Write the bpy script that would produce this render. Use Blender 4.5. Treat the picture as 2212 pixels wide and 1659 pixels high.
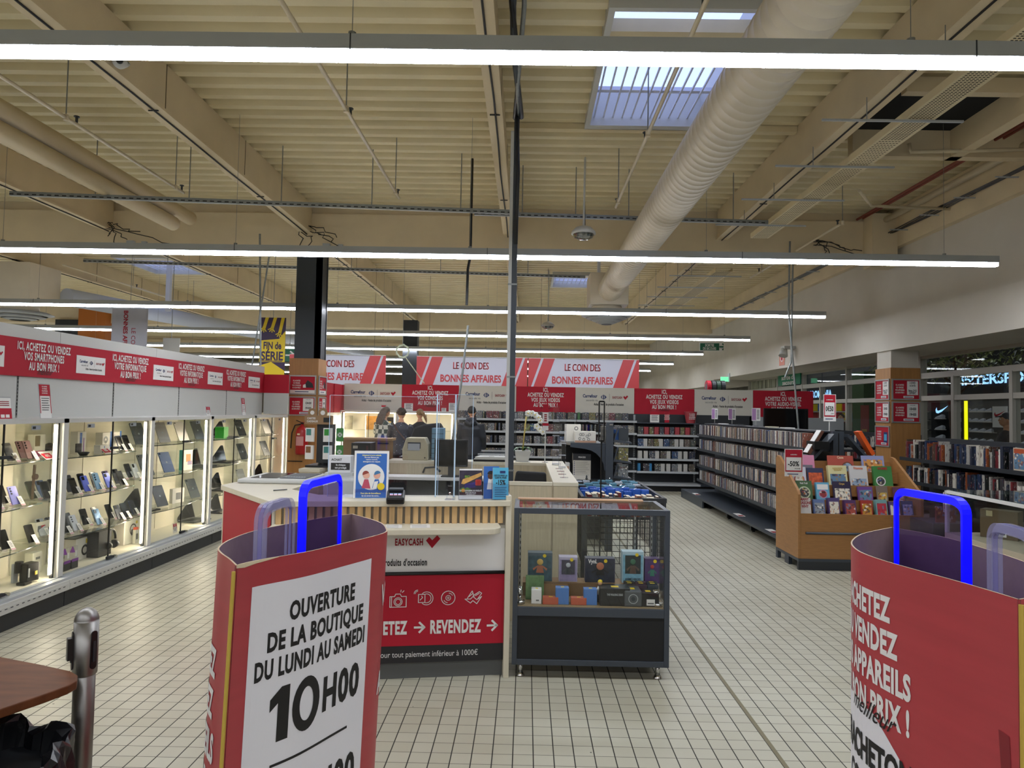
import bpy, math, random
from mathutils import Matrix, Vector, Euler
random.seed(7)
S = bpy.context.scene
COL = S.collection
for o in list(bpy.data.objects): bpy.data.objects.remove(o)
# ---------------------------------------------------------------- camera, world, exposure
cd = bpy.data.cameras.new('camera'); cam = bpy.data.objects.new('camera', cd); COL.objects.link(cam)
RM = Matrix(((0.9997955, -0.0170683, 0.0108444), (0.0101610, -0.0396278, -0.9991628), (0.0174837, 0.9990687, -0.0394463)))
cam.matrix_world = Matrix.Translation((0, 0, 1.68)) @ RM.to_4x4()
cd.sensor_width = 36.0; cd.lens = 24.005; cd.shift_x = -16 / 2212; cd.clip_start = .05; cd.clip_end = 200
S.camera = cam
S.cycles.transparent_max_bounces = 24
S.view_settings.view_transform = 'Standard'; S.view_settings.look = 'None'
S.view_settings.exposure = 1.2; S.view_settings.gamma = 1.0
try: S.view_settings.use_curve_mapping = False
except Exception: pass
LIGHT = 34.0; SIDE = 4.0; DAY = 1.6
W = bpy.data.worlds.new('daylight'); S.world = W; W.use_nodes = True
bg = W.node_tree.nodes['Background']; bg.inputs[0].default_value = (.39, .43, .56, 1); bg.inputs[1].default_value = DAY

# ---------------------------------------------------------------- materials
def lin(h):
    if isinstance(h, str):
        h = h.lstrip('#'); h = [int(h[i:i+2], 16) / 255 for i in (0, 2, 4)]
    return tuple(((c / 12.92) if c <= .04045 else ((c + .055) / 1.055) ** 2.4) for c in h) + (1,)
MATS = {}
def mat(name, col, rough=.5, metal=0, emit=0, noise=0, ns=8, bump=0, wood=0, spec=.5, coat=0, nstretch=(1, 1, 1)):
    if name in MATS: return MATS[name]
    m = bpy.data.materials.new(name); m.use_nodes = True; nt = m.node_tree; b = nt.nodes['Principled BSDF']
    c = lin(col); b.inputs['Base Color'].default_value = c
    b.inputs['Roughness'].default_value = rough; b.inputs['Metallic'].default_value = metal
    b.inputs['Specular IOR Level'].default_value = spec; b.inputs['Coat Weight'].default_value = coat
    if emit:
        b.inputs['Emission Color'].default_value = c; b.inputs['Emission Strength'].default_value = emit
    if noise or bump or wood:
        tc = nt.nodes.new('ShaderNodeTexCoord'); mp = nt.nodes.new('ShaderNodeMapping'); nt.links.new(tc.outputs['Object'], mp.inputs[0])
        mp.inputs['Scale'].default_value = nstretch
        n = nt.nodes.new('ShaderNodeTexNoise'); n.inputs['Scale'].default_value = ns; n.inputs['Detail'].default_value = 5
        nt.links.new(mp.outputs[0], n.inputs['Vector'])
        if noise:
            r = nt.nodes.new('ShaderNodeValToRGB')
            r.color_ramp.elements[0].position = .3; r.color_ramp.elements[1].position = .7
            r.color_ramp.elements[0].color = tuple(x * (1 - noise) for x in c[:3]) + (1,)
            r.color_ramp.elements[1].color = tuple(min(1, x * (1 + noise)) for x in c[:3]) + (1,)
            nt.links.new(n.outputs['Fac'], r.inputs[0]); nt.links.new(r.outputs[0], b.inputs['Base Color'])
        if bump:
            bp = nt.nodes.new('ShaderNodeBump'); bp.inputs['Strength'].default_value = bump; bp.inputs['Distance'].default_value = .01
            nt.links.new(n.outputs['Fac'], bp.inputs['Height']); nt.links.new(bp.outputs[0], b.inputs['Normal'])
    MATS[name] = m; return m
def glass_mat(name, tint='#ffffff', gloss=.1, rough=.0):
    if name in MATS: return MATS[name]
    m = bpy.data.materials.new(name); m.use_nodes = True; nt = m.node_tree; nt.nodes.clear()
    out = nt.nodes.new('ShaderNodeOutputMaterial'); mx = nt.nodes.new('ShaderNodeMixShader')
    t = nt.nodes.new('ShaderNodeBsdfTransparent'); g = nt.nodes.new('ShaderNodeBsdfGlossy')
    t.inputs[0].default_value = lin(tint); g.inputs['Roughness'].default_value = rough
    lw = nt.nodes.new('ShaderNodeLayerWeight'); pw = nt.nodes.new('ShaderNodeMath'); pw.operation = 'POWER'; pw.inputs[1].default_value = 5
    nt.links.new(lw.outputs['Facing'], pw.inputs[0])
    ad = nt.nodes.new('ShaderNodeMath'); ad.operation = 'MULTIPLY_ADD'; ad.inputs[1].default_value = .7; ad.inputs[2].default_value = gloss; ad.use_clamp = True
    nt.links.new(pw.outputs[0], ad.inputs[0]); nt.links.new(ad.outputs[0], mx.inputs[0])
    nt.links.new(t.outputs[0], mx.inputs[1]); nt.links.new(g.outputs[0], mx.inputs[2]); nt.links.new(mx.outputs[0], out.inputs[0])
    MATS[name] = m; return m
def art_mat(name, cols, scale=14, island=False, stripes=False, rough=.35, detail=True, dark=.0):
    """printed artwork: a palette picked per object (or per mesh island), broken up by cells"""
    if name in MATS: return MATS[name]
    m = bpy.data.materials.new(name); m.use_nodes = True; nt = m.node_tree; b = nt.nodes['Principled BSDF']
    N = nt.nodes.new; L = nt.links.new
    if island: rnd = N('ShaderNodeNewGeometry').outputs['Random Per Island']
    else: rnd = N('ShaderNodeObjectInfo').outputs['Random']
    def ramp(cs, shift=0):
        r = N('ShaderNodeValToRGB'); r.color_ramp.interpolation = 'CONSTANT'
        while len(r.color_ramp.elements) < len(cs): r.color_ramp.elements.new(1)
        for i, c in enumerate(cs):
            r.color_ramp.elements[i].position = i / len(cs); r.color_ramp.elements[i].color = lin(c)
        return r
    base = ramp(cols); L(rnd, base.inputs[0])
    tc = N('ShaderNodeTexCoord'); mp = N('ShaderNodeMapping'); L(tc.outputs['Object'], mp.inputs[0])
    cx = N('ShaderNodeCombineXYZ'); mu = N('ShaderNodeMath'); mu.operation = 'MULTIPLY'; mu.inputs[1].default_value = 57.3
    L(rnd, mu.inputs[0]); L(mu.outputs[0], cx.inputs[0]); L(mu.outputs[0], cx.inputs[1]); L(cx.outputs[0], mp.inputs['Location'])
    if stripes: mp.inputs['Scale'].default_value = (2.2, 2.2, .5)
    v = N('ShaderNodeTexVoronoi' if not stripes else 'ShaderNodeTexNoise'); v.inputs['Scale'].default_value = scale; L(mp.outputs[0], v.inputs['Vector'])
    sc = v.outputs['Color']
    sp = N('ShaderNodeSeparateColor'); L(sc, sp.inputs[0])
    r2 = ramp(list(reversed(cols)) + ['#e8e4da', '#22252c']); L(sp.outputs[0], r2.inputs[0])
    mix = N('ShaderNodeMix'); mix.data_type = 'RGBA'
    gt = N('ShaderNodeMath'); gt.operation = 'GREATER_THAN'; gt.inputs[1].default_value = .55 if not stripes else .6; L(sp.outputs[1], gt.inputs[0])
    mm = N('ShaderNodeMath'); mm.operation = 'MULTIPLY'; mm.inputs[1].default_value = .75 if detail else 0; L(gt.outputs[0], mm.inputs[0])
    L(mm.outputs[0], mix.inputs[0]); L(base.outputs[0], mix.inputs[6]); L(r2.outputs[0], mix.inputs[7])
    L(mix.outputs[2], b.inputs['Base Color']); b.inputs['Roughness'].default_value = rough
    MATS[name] = m; return m

# ---------------------------------------------------------------- glyphs (the built-in font), made once
GL = {}; ADV = {}
CH = "ABCDEFGHIJKLMNOPQRSTUVWXYZabcdefghijklmnopqrstuvwxyz0123456789,.!'-%€:+/éÉàâèÈ()&"
def _txt_mesh(s, off):
    c = bpy.data.curves.new('g', 'FONT'); c.body = s; c.size = 1; c.resolution_u = 3; c.offset = off
    o = bpy.data.objects.new('g', c); me = o.to_mesh()
    vs = [tuple(v.co)[:2] for v in me.vertices]; fs = [tuple(p.vertices) for p in me.polygons]
    o.to_mesh_clear(); bpy.data.objects.remove(o); bpy.data.curves.remove(c)
    return vs, fs
def _w(s):
    v, f = _txt_mesh(s, 0); xs = [p[0] for p in v]; return max(xs) - min(xs)
hv, _ = _txt_mesh('H', 0); CAP = max(p[1] for p in hv) - min(p[1] for p in hv); HB = min(p[1] for p in hv)
HX = min(p[0] for p in hv)
_hh = _w('HH')
for c_ in CH + ' ':
    ADV[c_] = (_w('H' + c_ + 'H') - _hh) / CAP
    if c_ != ' ':
        for bi, bo in ((0, 0), (1, .03), (2, .042)):
            v, f = _txt_mesh(c_, bo); GL[(c_, bi)] = ([(x / CAP, (y - HB) / CAP) for x, y in v], f)
def twidth(s, size, sx=1, sp=0): return sum(ADV.get(c, .6) * sx + sp for c in s) * size

class MB:
    def __init__(s): s.v = []; s.f = []; s.mi = []; s.m = []; s.T = None
    def _m(s, m):
        if m not in s.m: s.m.append(m)
        return s.m.index(m)
    def add(s, vs, fs, m, M=None):
        n = len(s.v); i = s._m(m)
        for p in vs:
            p = Vector(p)
            if M is not None: p = M @ p
            if s.T is not None: p = s.T @ p
            s.v.append(tuple(p))
        for f in fs: s.f.append(tuple(n + k for k in f)); s.mi.append(i)
        return s
    def box(s, x0, x1, y0, y1, z0, z1, m, M=None):
        return s.add([(x0, y0, z0), (x1, y0, z0), (x1, y1, z0), (x0, y1, z0), (x0, y0, z1), (x1, y0, z1), (x1, y1, z1), (x0, y1, z1)],
                     [(0, 3, 2, 1), (4, 5, 6, 7), (0, 1, 5, 4), (1, 2, 6, 5), (2, 3, 7, 6), (3, 0, 4, 7)], m, M)
    def prism(s, pts, z0, z1, m, M=None):
        n = len(pts)
        return s.add([(x, y, z0) for x, y in pts] + [(x, y, z1) for x, y in pts],
                     [tuple(range(n - 1, -1, -1)), tuple(range(n, 2 * n))] + [(i, (i + 1) % n, n + (i + 1) % n, n + i) for i in range(n)], m, M)
    def sweep(s, pts, rad, m, n=12, M=None, cap=True, up=None):
        P = [Vector(p) for p in pts]; vs = []; fs = []
        if not isinstance(rad, (list, tuple)): rad = [rad] * len(P)
        u = Vector(up) if up else None
        for i, p in enumerate(P):
            d = (P[min(i + 1, len(P) - 1)] - P[max(i - 1, 0)]).normalized()
            if u is None: u = Vector((0, 0, 1)) if abs(d.z) < .9 else Vector((1, 0, 0))
            a = d.cross(u).normalized(); b = a.cross(d).normalized(); u = b
            r = rad[i]; ra, rb = (r if isinstance(r, (list, tuple)) else (r, r))
            for k in range(n):
                t = 2 * math.pi * k / n; vs.append(p + a * (math.cos(t) * ra) + b * (math.sin(t) * rb))
        for i in range(len(P) - 1):
            for k in range(n):
                k2 = (k + 1) % n; fs.append((i * n + k, (i + 1) * n + k, (i + 1) * n + k2, i * n + k2))
        if cap: fs.append(tuple(range(n))); fs.append(tuple((len(P) - 1) * n + k for k in range(n - 1, -1, -1)))
        return s.add(vs, fs, m, M)
    def cyl(s, x, y, z0, z1, r, m, n=16, r2=None, M=None):
        return s.sweep([(x, y, z0), (x, y, z1)], [r, r if r2 is None else r2], m, n, M, up=(0, 1, 0))
    def lathe(s, x, y, prof, m, n=24, M=None):
        vs = []; fs = []
        for r, z in prof:
            for k in range(n): t = 2 * math.pi * k / n; vs.append((x + r * math.cos(t), y + r * math.sin(t), z))
        for i in range(len(prof) - 1):
            for k in range(n): k2 = (k + 1) % n; fs.append((i * n + k, i * n + k2, (i + 1) * n + k2, (i + 1) * n + k))
        return s.add(vs, fs, m, M)
    def ball(s, c, r, m, n=12, M=None):
        rx, ry, rz = (r if isinstance(r, (tuple, list)) else (r, r, r)); vs = []; fs = []; h = n // 2
        for i in range(h + 1):
            a = math.pi * i / h
            for k in range(n):
                t = 2 * math.pi * k / n; vs.append((c[0] + rx * math.sin(a) * math.cos(t), c[1] + ry * math.sin(a) * math.sin(t), c[2] - rz * math.cos(a)))
        for i in range(h):
            for k in range(n): k2 = (k + 1) % n; fs.append((i * n + k, i * n + k2, (i + 1) * n + k2, (i + 1) * n + k))
        return s.add(vs, fs, m, M)
    def text(s, st, x, y, size, m, M=None, al='C', sx=1, bold=True, shear=0, z=0, fn=None, sp=0):
        w = twidth(st, size, sx, sp); px = x - (w / 2 if al == 'C' else (w if al == 'R' else 0))
        for c in st:
            g = GL.get((c, int(bold)))
            if g:
                vs = [(px + (vx * sx + vy * shear) * size, y + vy * size, z) for vx, vy in g[0]]
                if fn: vs = [fn(*p) for p in vs]
                s.add(vs, g[1], m, M)
            px += (ADV.get(c, .6) * sx + sp) * size
        return s
    def poly(s, pts, m, M=None, z=0, fn=None):
        vs = [(p[0], p[1], z) for p in pts]
        if fn: vs = [fn(*p) for p in vs]
        return s.add(vs, [tuple(range(len(vs)))], m, M)
    def disc(s, x, y, r, m, M=None, z=0, n=20, r0=0):
        if not r0: return s.poly([(x + r * math.cos(2 * math.pi * k / n), y + r * math.sin(2 * math.pi * k / n)) for k in range(n)], m, M, z)
        vs = []; fs = []
        for k in range(n):
            t = 2 * math.pi * k / n; vs += [(x + r * math.cos(t), y + r * math.sin(t), z), (x + r0 * math.cos(t), y + r0 * math.sin(t), z)]
        for k in range(n): j = (k + 1) % n; fs.append((2 * k, 2 * j, 2 * j + 1, 2 * k + 1))
        return s.add(vs, fs, m, M)
    def build(s, name, parent=None, label=None, cat=None, group=None, kind=None, smooth=False, local=False, bevel=0, mods=()):
        off = Vector((0, 0, 0))
        if parent is not None:
            if not local:
                p = parent
                while p is not None: off += p.location; p = p.parent
        elif not local and s.v:
            xs = [v[0] for v in s.v]; ys = [v[1] for v in s.v]; zs = [v[2] for v in s.v]
            off = Vector(((min(xs) + max(xs)) / 2, (min(ys) + max(ys)) / 2, min(zs)))
        me = bpy.data.meshes.new(name)
        me.from_pydata([(a - off.x, b - off.y, c - off.z) for a, b, c in s.v], [], s.f)
        for m in s.m: me.materials.append(m)
        me.polygons.foreach_set('material_index', s.mi)
        if smooth: me.polygons.foreach_set('use_smooth', [len(f) <= 4 for f in s.f])
        me.update()
        o = bpy.data.objects.new(name, me); COL.objects.link(o)
        if parent is not None: o.parent = parent
        else: o.location = off
        if bevel:
            b = o.modifiers.new('bevel', 'BEVEL'); b.width = bevel; b.segments = 2; b.limit_method = 'ANGLE'; b.angle_limit = .6
        tag(o, label, cat, group, kind); return o
def tag(o, label=None, cat=None, group=None, kind=None):
    if label: o['label'] = label
    if cat: o['category'] = cat
    if group: o['group'] = group
    if kind: o['kind'] = kind
def thing(name, loc, label, cat, group=None, kind=None, rz=0):
    o = bpy.data.objects.new(name, None); COL.objects.link(o); o.location = loc; o.rotation_euler = (0, 0, rz); o.empty_display_size = .05
    tag(o, label, cat, group, kind); KIDS[o] = []; return o
KIDS = {}
def cp(root, loc, rz=0, label=None, group=None, swap=None, sc=None, hide=False):
    r = root.copy(); COL.objects.link(r); r.location = loc; r.rotation_euler = (0, 0, rz)
    if sc: r.scale = sc
    if label: r['label'] = label
    if group: r['group'] = group
    def rec(src, dst):
        for ch in src.children:
            c = ch.copy(); COL.objects.link(c); c.parent = dst
            if swap:
                for i, sl in enumerate(c.material_slots):
                    if sl.material in swap: nm_ = swap[sl.material]; sl.link = 'OBJECT'; sl.material = nm_
            rec(ch, c)
    rec(root, r)
    if swap:
        for i, sl in enumerate(r.material_slots):
            if sl.material in swap: nm_ = swap[sl.material]; sl.link = 'OBJECT'; sl.material = nm_
    return r
PROTOS = []
def kill(o):
    for c in list(o.children): kill(c)
    bpy.data.objects.remove(o)
def frameM(o, u, v):
    o, u, v = Vector(o), Vector(u).normalized(), Vector(v).normalized(); n = u.cross(v)
    return Matrix(((u.x, v.x, n.x, o.x), (u.y, v.y, n.y, o.y), (u.z, v.z, n.z, o.z), (0, 0, 0, 1)))
def face_cam(x, y, z, rz=0):   # local x right, y up, z towards -Y (towards the viewer side)
    return frameM((x, y, z), (math.cos(rz), math.sin(rz), 0), (0, 0, 1))
def face_px(x, y, z): return frameM((x, y, z), (0, 1, 0), (0, 0, 1))     # facing +X
def face_nx(x, y, z): return frameM((x, y, z), (0, -1, 0), (0, 0, 1))    # facing -X
ORD = ['first', 'second', 'third', 'fourth', 'fifth', 'sixth', 'seventh', 'eighth', 'ninth', 'tenth', 'eleventh', 'twelfth', 'thirteenth', 'fourteenth', 'fifteenth', 'sixteenth', 'seventeenth', 'eighteenth', 'nineteenth', 'twentieth', 'twenty-first', 'twenty-second', 'twenty-third', 'twenty-fourth', 'twenty-fifth', 'twenty-sixth', 'twenty-seventh', 'twenty-eighth', 'twenty-ninth', 'thirtieth']

# palette
cream = mat('cream_paint', '#d6c7a2', .65, noise=.06, ns=3)
creamW = mat('deck_paint', '#dccfaa', .5, noise=.05, ns=2)
beam_m = mat('beam_paint', '#d6c5a4', .7, noise=.06, ns=2)
wallw = mat('white_wall', '#c6c0b4', .8, noise=.04, ns=2)
red = mat('sign_red', '#ab1f30', .6, spec=.2); redd = mat('sign_red_dark', '#8f1522', .6, spec=.2)
white = mat('white_print', '#dcdad6', .5); offw = mat('offwhite_print', '#c9c5b9', .55)
black = mat('black_plastic', '#0b0b0c', .35); blackp = mat('black_print', '#101010', .6)
dgrey = mat('dark_grey_metal', '#33383d', .45, .2); dgrey2 = mat('charcoal_metal', '#24272b', .5)
gunm = mat('gunmetal_shelf', '#3b4149', .4, .2); alu = mat('aluminium', '#9a9c9c', .35, .7); aluw = mat('white_aluminium', '#c4c4c0', .35, .1)
steel = mat('galvanised_steel', '#8b8f8e', .4, .6, noise=.1, ns=20); chrome = mat('chrome', '#c8c8c8', .15, 1)
lgrey = mat('light_grey_metal', '#a7abad', .5); whitem = mat('white_enamel', '#bdbdb8', .4)
glass = glass_mat('clear_glass', '#fbfcfb', .02); acryl = glass_mat('acrylic', '#f8f9fc', .04); tglass = glass_mat('greenish_glass', '#f8faf8', .03)
navy = mat('navy_print', '#1c2f63', .5); greyp = mat('grey_print', '#6a6a6a', .5)
oakl = mat('light_oak_laminate', '#b5a88c', .5, noise=.09, ns=5, nstretch=(14, 14, 1)); oakt = mat('light_oak_top', '#c9c1ab', .45, noise=.05, ns=6, nstretch=(1, 12, 1))
wood = mat('beech_wood', '#9a6d3e', .45, noise=.1, ns=5, nstretch=(2, 2, 12)); woodc = mat('cladding_wood', '#a0713d', .5, noise=.1, ns=4, nstretch=(8, 8, .6))
pine = mat('pine_slat', '#c4a270', .55, noise=.18, ns=5, nstretch=(8, 8, 1)); woodd = mat('dark_walnut', '#5c351b', .5, spec=.25, noise=.25, ns=3, nstretch=(2, 9, 2))
led = mat('led_light', '#eef4ff', .5, emit=LIGHT); led2 = mat('led_side', '#eef4ff', .5, emit=SIDE); ledw = mat('warm_led', '#ffefd2', .5, emit=26); ledb = mat('back_led', '#ffefd2', .5, emit=6)
lit = mat('lit_lettering', '#8fc4ff', .5, emit=.7); skin = mat('skin', '#b98767', .6); hairb = mat('brown_hair', '#33241a', .7, noise=.3, ns=40)
green = mat('exit_green', '#0d5c40', .5); yellow = mat('yellow_print', '#d9bd12', .5); purple = mat('purple_print', '#2c1440', .5)
lilac = mat('lilac_print', '#a37aa8', .5); blue = mat('blue_print', '#2a62ad', .5); cyan = mat('cyan_print', '#4ea7c9', .5)
PALB = ['#8a2f35', '#2b4a86', '#c9bfa6', '#3d3a3a', '#6f7f8e', '#b3662e', '#284a3c', '#d8d2c6', '#59406f', '#1d1d22', '#8aa0b5', '#c2a04a']
PALD = ['#c9c4ba', '#8a8783', '#3c4353', '#dcd8ce', '#5b4a3f', '#22262f', '#a39378', '#6d7a8c', '#d3cfc8', '#2c2829', '#7f4a3a', '#3f4f78']
PALS = ['#1d1d22', '#2a2f3d', '#c9c2b2', '#3d3a3a', '#6d2529', '#24344f', '#d8d2c6', '#4a3a2c', '#1a1f1d', '#8d4a26', '#33455a', '#a8a49a']
PALG = ['#3c424c', '#5a5347', '#777a7c', '#2c3140', '#6d6258', '#454b45', '#8a8578', '#33313a']
spine_b = art_mat('book_spine', PALS, 26, stripes=True); spine_d = art_mat('disc_spine', PALD, 45, stripes=True); spine_di = art_mat('disc_spine_row', PALD, 45, island=True, stripes=True)
spine_bi = art_mat('book_spine_row', PALB, 30, island=True, stripes=True)
game_art = art_mat('game_cover', PALG + ['#6b2f33', '#2c4a6f', '#6f6a3c'], 75); book_art = art_mat('picture_cover', PALB, 45)
paper = mat('page_edges', '#d8cfb8', .8)

def semi(name, col, alpha, rough=.25, bl=0):
    m = mat(name, col, rough); m.node_tree.nodes['Principled BSDF'].inputs['Alpha'].default_value = alpha; return m
# print helpers -------------------------------------------------------------
def emblem(mb, x, y, s, m, M, z, fn=None):        # two facing arrow halves with a gap between them
    mb.poly([(x - .62 * s, y), (x - .2 * s, y + .5 * s), (x - .2 * s, y + .25 * s), (x - .38 * s, y), (x - .2 * s, y - .25 * s), (x - .2 * s, y - .5 * s)], m, M, z, fn)
    mb.poly([(x - .08 * s, y + .55 * s), (x + .15 * s, y + .5 * s), (x + .2 * s, y + .22 * s), (x + .1 * s, y), (x + .2 * s, y - .22 * s), (x + .15 * s, y - .5 * s), (x - .08 * s, y - .55 * s)], m, M, z, fn)
    mb.poly([(x + .22 * s, y + .5 * s), (x + .72 * s, y), (x + .22 * s, y - .5 * s), (x + .3 * s, y)], m, M, z, fn)
def checkmark(mb, x, y, s, m, M, z, fn=None):
    mb.poly([(x - .5 * s, y + .12 * s), (x - .28 * s, y + .36 * s), (x - .06 * s, y + .14 * s), (x - .06 * s, y - .42 * s)], m, M, z, fn)
    mb.poly([(x - .06 * s, y + .14 * s), (x + .28 * s, y + .48 * s), (x + .5 * s, y + .24 * s), (x - .06 * s, y - .42 * s)], m, M, z, fn)
def shoplogo(mb, M, cx, cy, w, z, sub=True, fn=None):   # shop lockup, w = full width
    mb.text('Carrefour', cx - .28 * w, cy + .02 * w, .062 * w, navy, M, sx=.78, z=z, bold=True, fn=fn)
    mb.text('seconde vie', cx - .24 * w, cy - .055 * w, .04 * w, greyp, M, sx=.85, z=z, bold=False, fn=fn)
    emblem(mb, cx - .01 * w, cy + .03 * w, .09 * w, navy, M, z, fn)
    mb.poly([(cx + .105 * w, cy - .06 * w), (cx + .11 * w, cy - .06 * w), (cx + .11 * w, cy + .1 * w), (cx + .105 * w, cy + .1 * w)], greyp, M, z, fn)
    mb.text('EASYCASH', cx + .27 * w, cy + .005 * w, .045 * w, redd, M, sx=.56, z=z, fn=fn, sp=.06)
    checkmark(mb, cx + .435 * w, cy + .025 * w, .1 * w, red, M, z, fn)
    if sub: mb.text("Achat - Vente de produits d'occasion", cx + .1 * w, cy - .135 * w, .045 * w, blackp, M, sx=.52, z=z, fn=fn, sp=.05)
def buyline(mb, M, cx, cy, lines, cap, z, lead=1.45, sx=.78, scr=True, m=None, fn=None):
    y = cy
    for l in lines:
        mb.text(l, cx, y, cap, m or white, M, sx=sx, z=z, fn=fn, sp=.06); y -= cap * lead
    if scr: mb.text('meilleur', cx, y + cap * .75, cap * .85, blackp, M, sx=.7, shear=.5, z=z + .001, bold=False, fn=fn)
# ================================================================ STRUCTURE
def floor_mat():
    m = bpy.data.materials.new('floor_tiles'); m.use_nodes = True; nt = m.node_tree; b = nt.nodes['Principled BSDF']; N = nt.nodes.new; L = nt.links.new
    g = N('ShaderNodeNewGeometry'); sp = N('ShaderNodeSeparateXYZ'); L(g.outputs['Position'], sp.inputs[0])
    def grid(out, off, w):
        a = N('ShaderNodeMath'); a.operation = 'ADD'; a.inputs[1].default_value = off + 100; L(out, a.inputs[0])
        d = N('ShaderNodeMath'); d.operation = 'DIVIDE'; d.inputs[1].default_value = .1; L(a.outputs[0], d.inputs[0])
        fr = N('ShaderNodeMath'); fr.operation = 'FRACT'; L(d.outputs[0], fr.inputs[0])
        s = N('ShaderNodeMath'); s.operation = 'SUBTRACT'; s.inputs[1].default_value = .5; L(fr.outputs[0], s.inputs[0])
        ab = N('ShaderNodeMath'); ab.operation = 'ABSOLUTE'; L(s.outputs[0], ab.inputs[0])
        gt = N('ShaderNodeMath'); gt.operation = 'LESS_THAN'; gt.inputs[1].default_value = w; L(ab.outputs[0], gt.inputs[0])
        fl = N('ShaderNodeMath'); fl.operation = 'ROUND'; L(d.outputs[0], fl.inputs[0]); return gt.outputs[0], fl.outputs[0]
    gx, ix = grid(sp.outputs[0], .038 + .05, .028); gy, iy = grid(sp.outputs[1], -.01 + .05, .02)
    mx = N('ShaderNodeMath'); mx.operation = 'MAXIMUM'; L(gx, mx.inputs[0])
    half = N('ShaderNodeMath'); half.operation = 'MULTIPLY'; half.inputs[1].default_value = .8; L(gy, half.inputs[0]); L(half.outputs[0], mx.inputs[1])
    cx = N('ShaderNodeCombineXYZ'); L(ix, cx.inputs[0]); L(iy, cx.inputs[1])
    wn = N('ShaderNodeTexWhiteNoise'); L(cx.outputs[0], wn.inputs['Vector'])
    r = N('ShaderNodeValToRGB'); r.color_ramp.elements[0].color = lin('#afab98'); r.color_ramp.elements[1].color = lin('#b8b5a3'); L(wn.outputs['Value'], r.inputs[0])
    n2 = N('ShaderNodeTexNoise'); n2.inputs['Scale'].default_value = .8; n2.inputs['Detail'].default_value = 6; L(g.outputs['Position'], n2.inputs['Vector'])
    r2 = N('ShaderNodeValToRGB'); r2.color_ramp.elements[0].position = .35; r2.color_ramp.elements[0].color = (.86, .84, .8, 1); r2.color_ramp.elements[1].position = .65; r2.color_ramp.elements[1].color = (1, 1, 1, 1); L(n2.outputs['Fac'], r2.inputs[0])
    ml = N('ShaderNodeMix'); ml.data_type = 'RGBA'; ml.blend_type = 'MULTIPLY'; ml.inputs[0].default_value = 1; L(r.outputs[0], ml.inputs[6]); L(r2.outputs[0], ml.inputs[7])
    n3 = N('ShaderNodeTexVoronoi'); n3.inputs['Scale'].default_value = 3.2; L(g.outputs['Position'], n3.inputs['Vector'])
    sd = N('ShaderNodeMath'); sd.operation = 'LESS_THAN'; sd.inputs[1].default_value = .022; L(n3.outputs['Distance'], sd.inputs[0])
    m2 = N('ShaderNodeMix'); m2.data_type = 'RGBA'; L(mx.outputs[0], m2.inputs[0]); L(ml.outputs[2], m2.inputs[6]); m2.inputs[7].default_value = lin('#2a2723')
    m3 = N('ShaderNodeMix'); m3.data_type = 'RGBA'; L(sd.outputs[0], m3.inputs[0]); L(m2.outputs[2], m3.inputs[6]); m3.inputs[7].default_value = lin('#4a463e')
    L(m3.outputs[2], b.inputs['Base Color']); b.inputs['Roughness'].default_value = .4; b.inputs['Specular IOR Level'].default_value = .4
    rr = N('ShaderNodeMath'); rr.operation = 'MULTIPLY_ADD'; rr.inputs[1].default_value = .4; rr.inputs[2].default_value = .4; L(mx.outputs[0], rr.inputs[0]); L(rr.outputs[0], b.inputs['Roughness'])
    return m
XL, XR, YB, YF = -26.0, 6.0, -13.0, 44.0
DZ = 5.05
MB().box(XL, 17, YB, YF, -.1, 0, floor_mat()).build('floor', kind='structure')
MB().box(1.262, 1.284, YB, 14.0, 0, .0015, mat('joint_brass', '#6e6546', .5)).build('trim_1', kind='structure')
SKY = [(.67, 1.95, 5.5, 7.75), (.63, 1.95, 16.5, 18.0), (-9.4, -8.2, 15.25, 17.0)]
mb = MB(); k = YB
while k < YF:
    segs = [(XL, 6.1)]
    for x0, x1, y0, y1 in SKY:
        if y0 <= k + .125 < y1:
            segs = [q for a, b in segs for q in ((a, min(b, x0)), (max(a, x1), b)) if q[1] - q[0] > .01] if any(a < x0 < b for a, b in segs) else segs
    for a, b in segs:
        ys = [k, k + .09, k + .12, k + .22, k + .25]; zs = [DZ, DZ, DZ + .075, DZ + .075, DZ]
        n = 5; mb.add([(a, ys[i], zs[i]) for i in range(n)] + [(b, ys[i], zs[i]) for i in range(n)], [(i, i + 1, n + i + 1, n + i) for i in range(n - 1)], creamW)
    k += .25
mb.build('ceiling', kind='structure')
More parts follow.
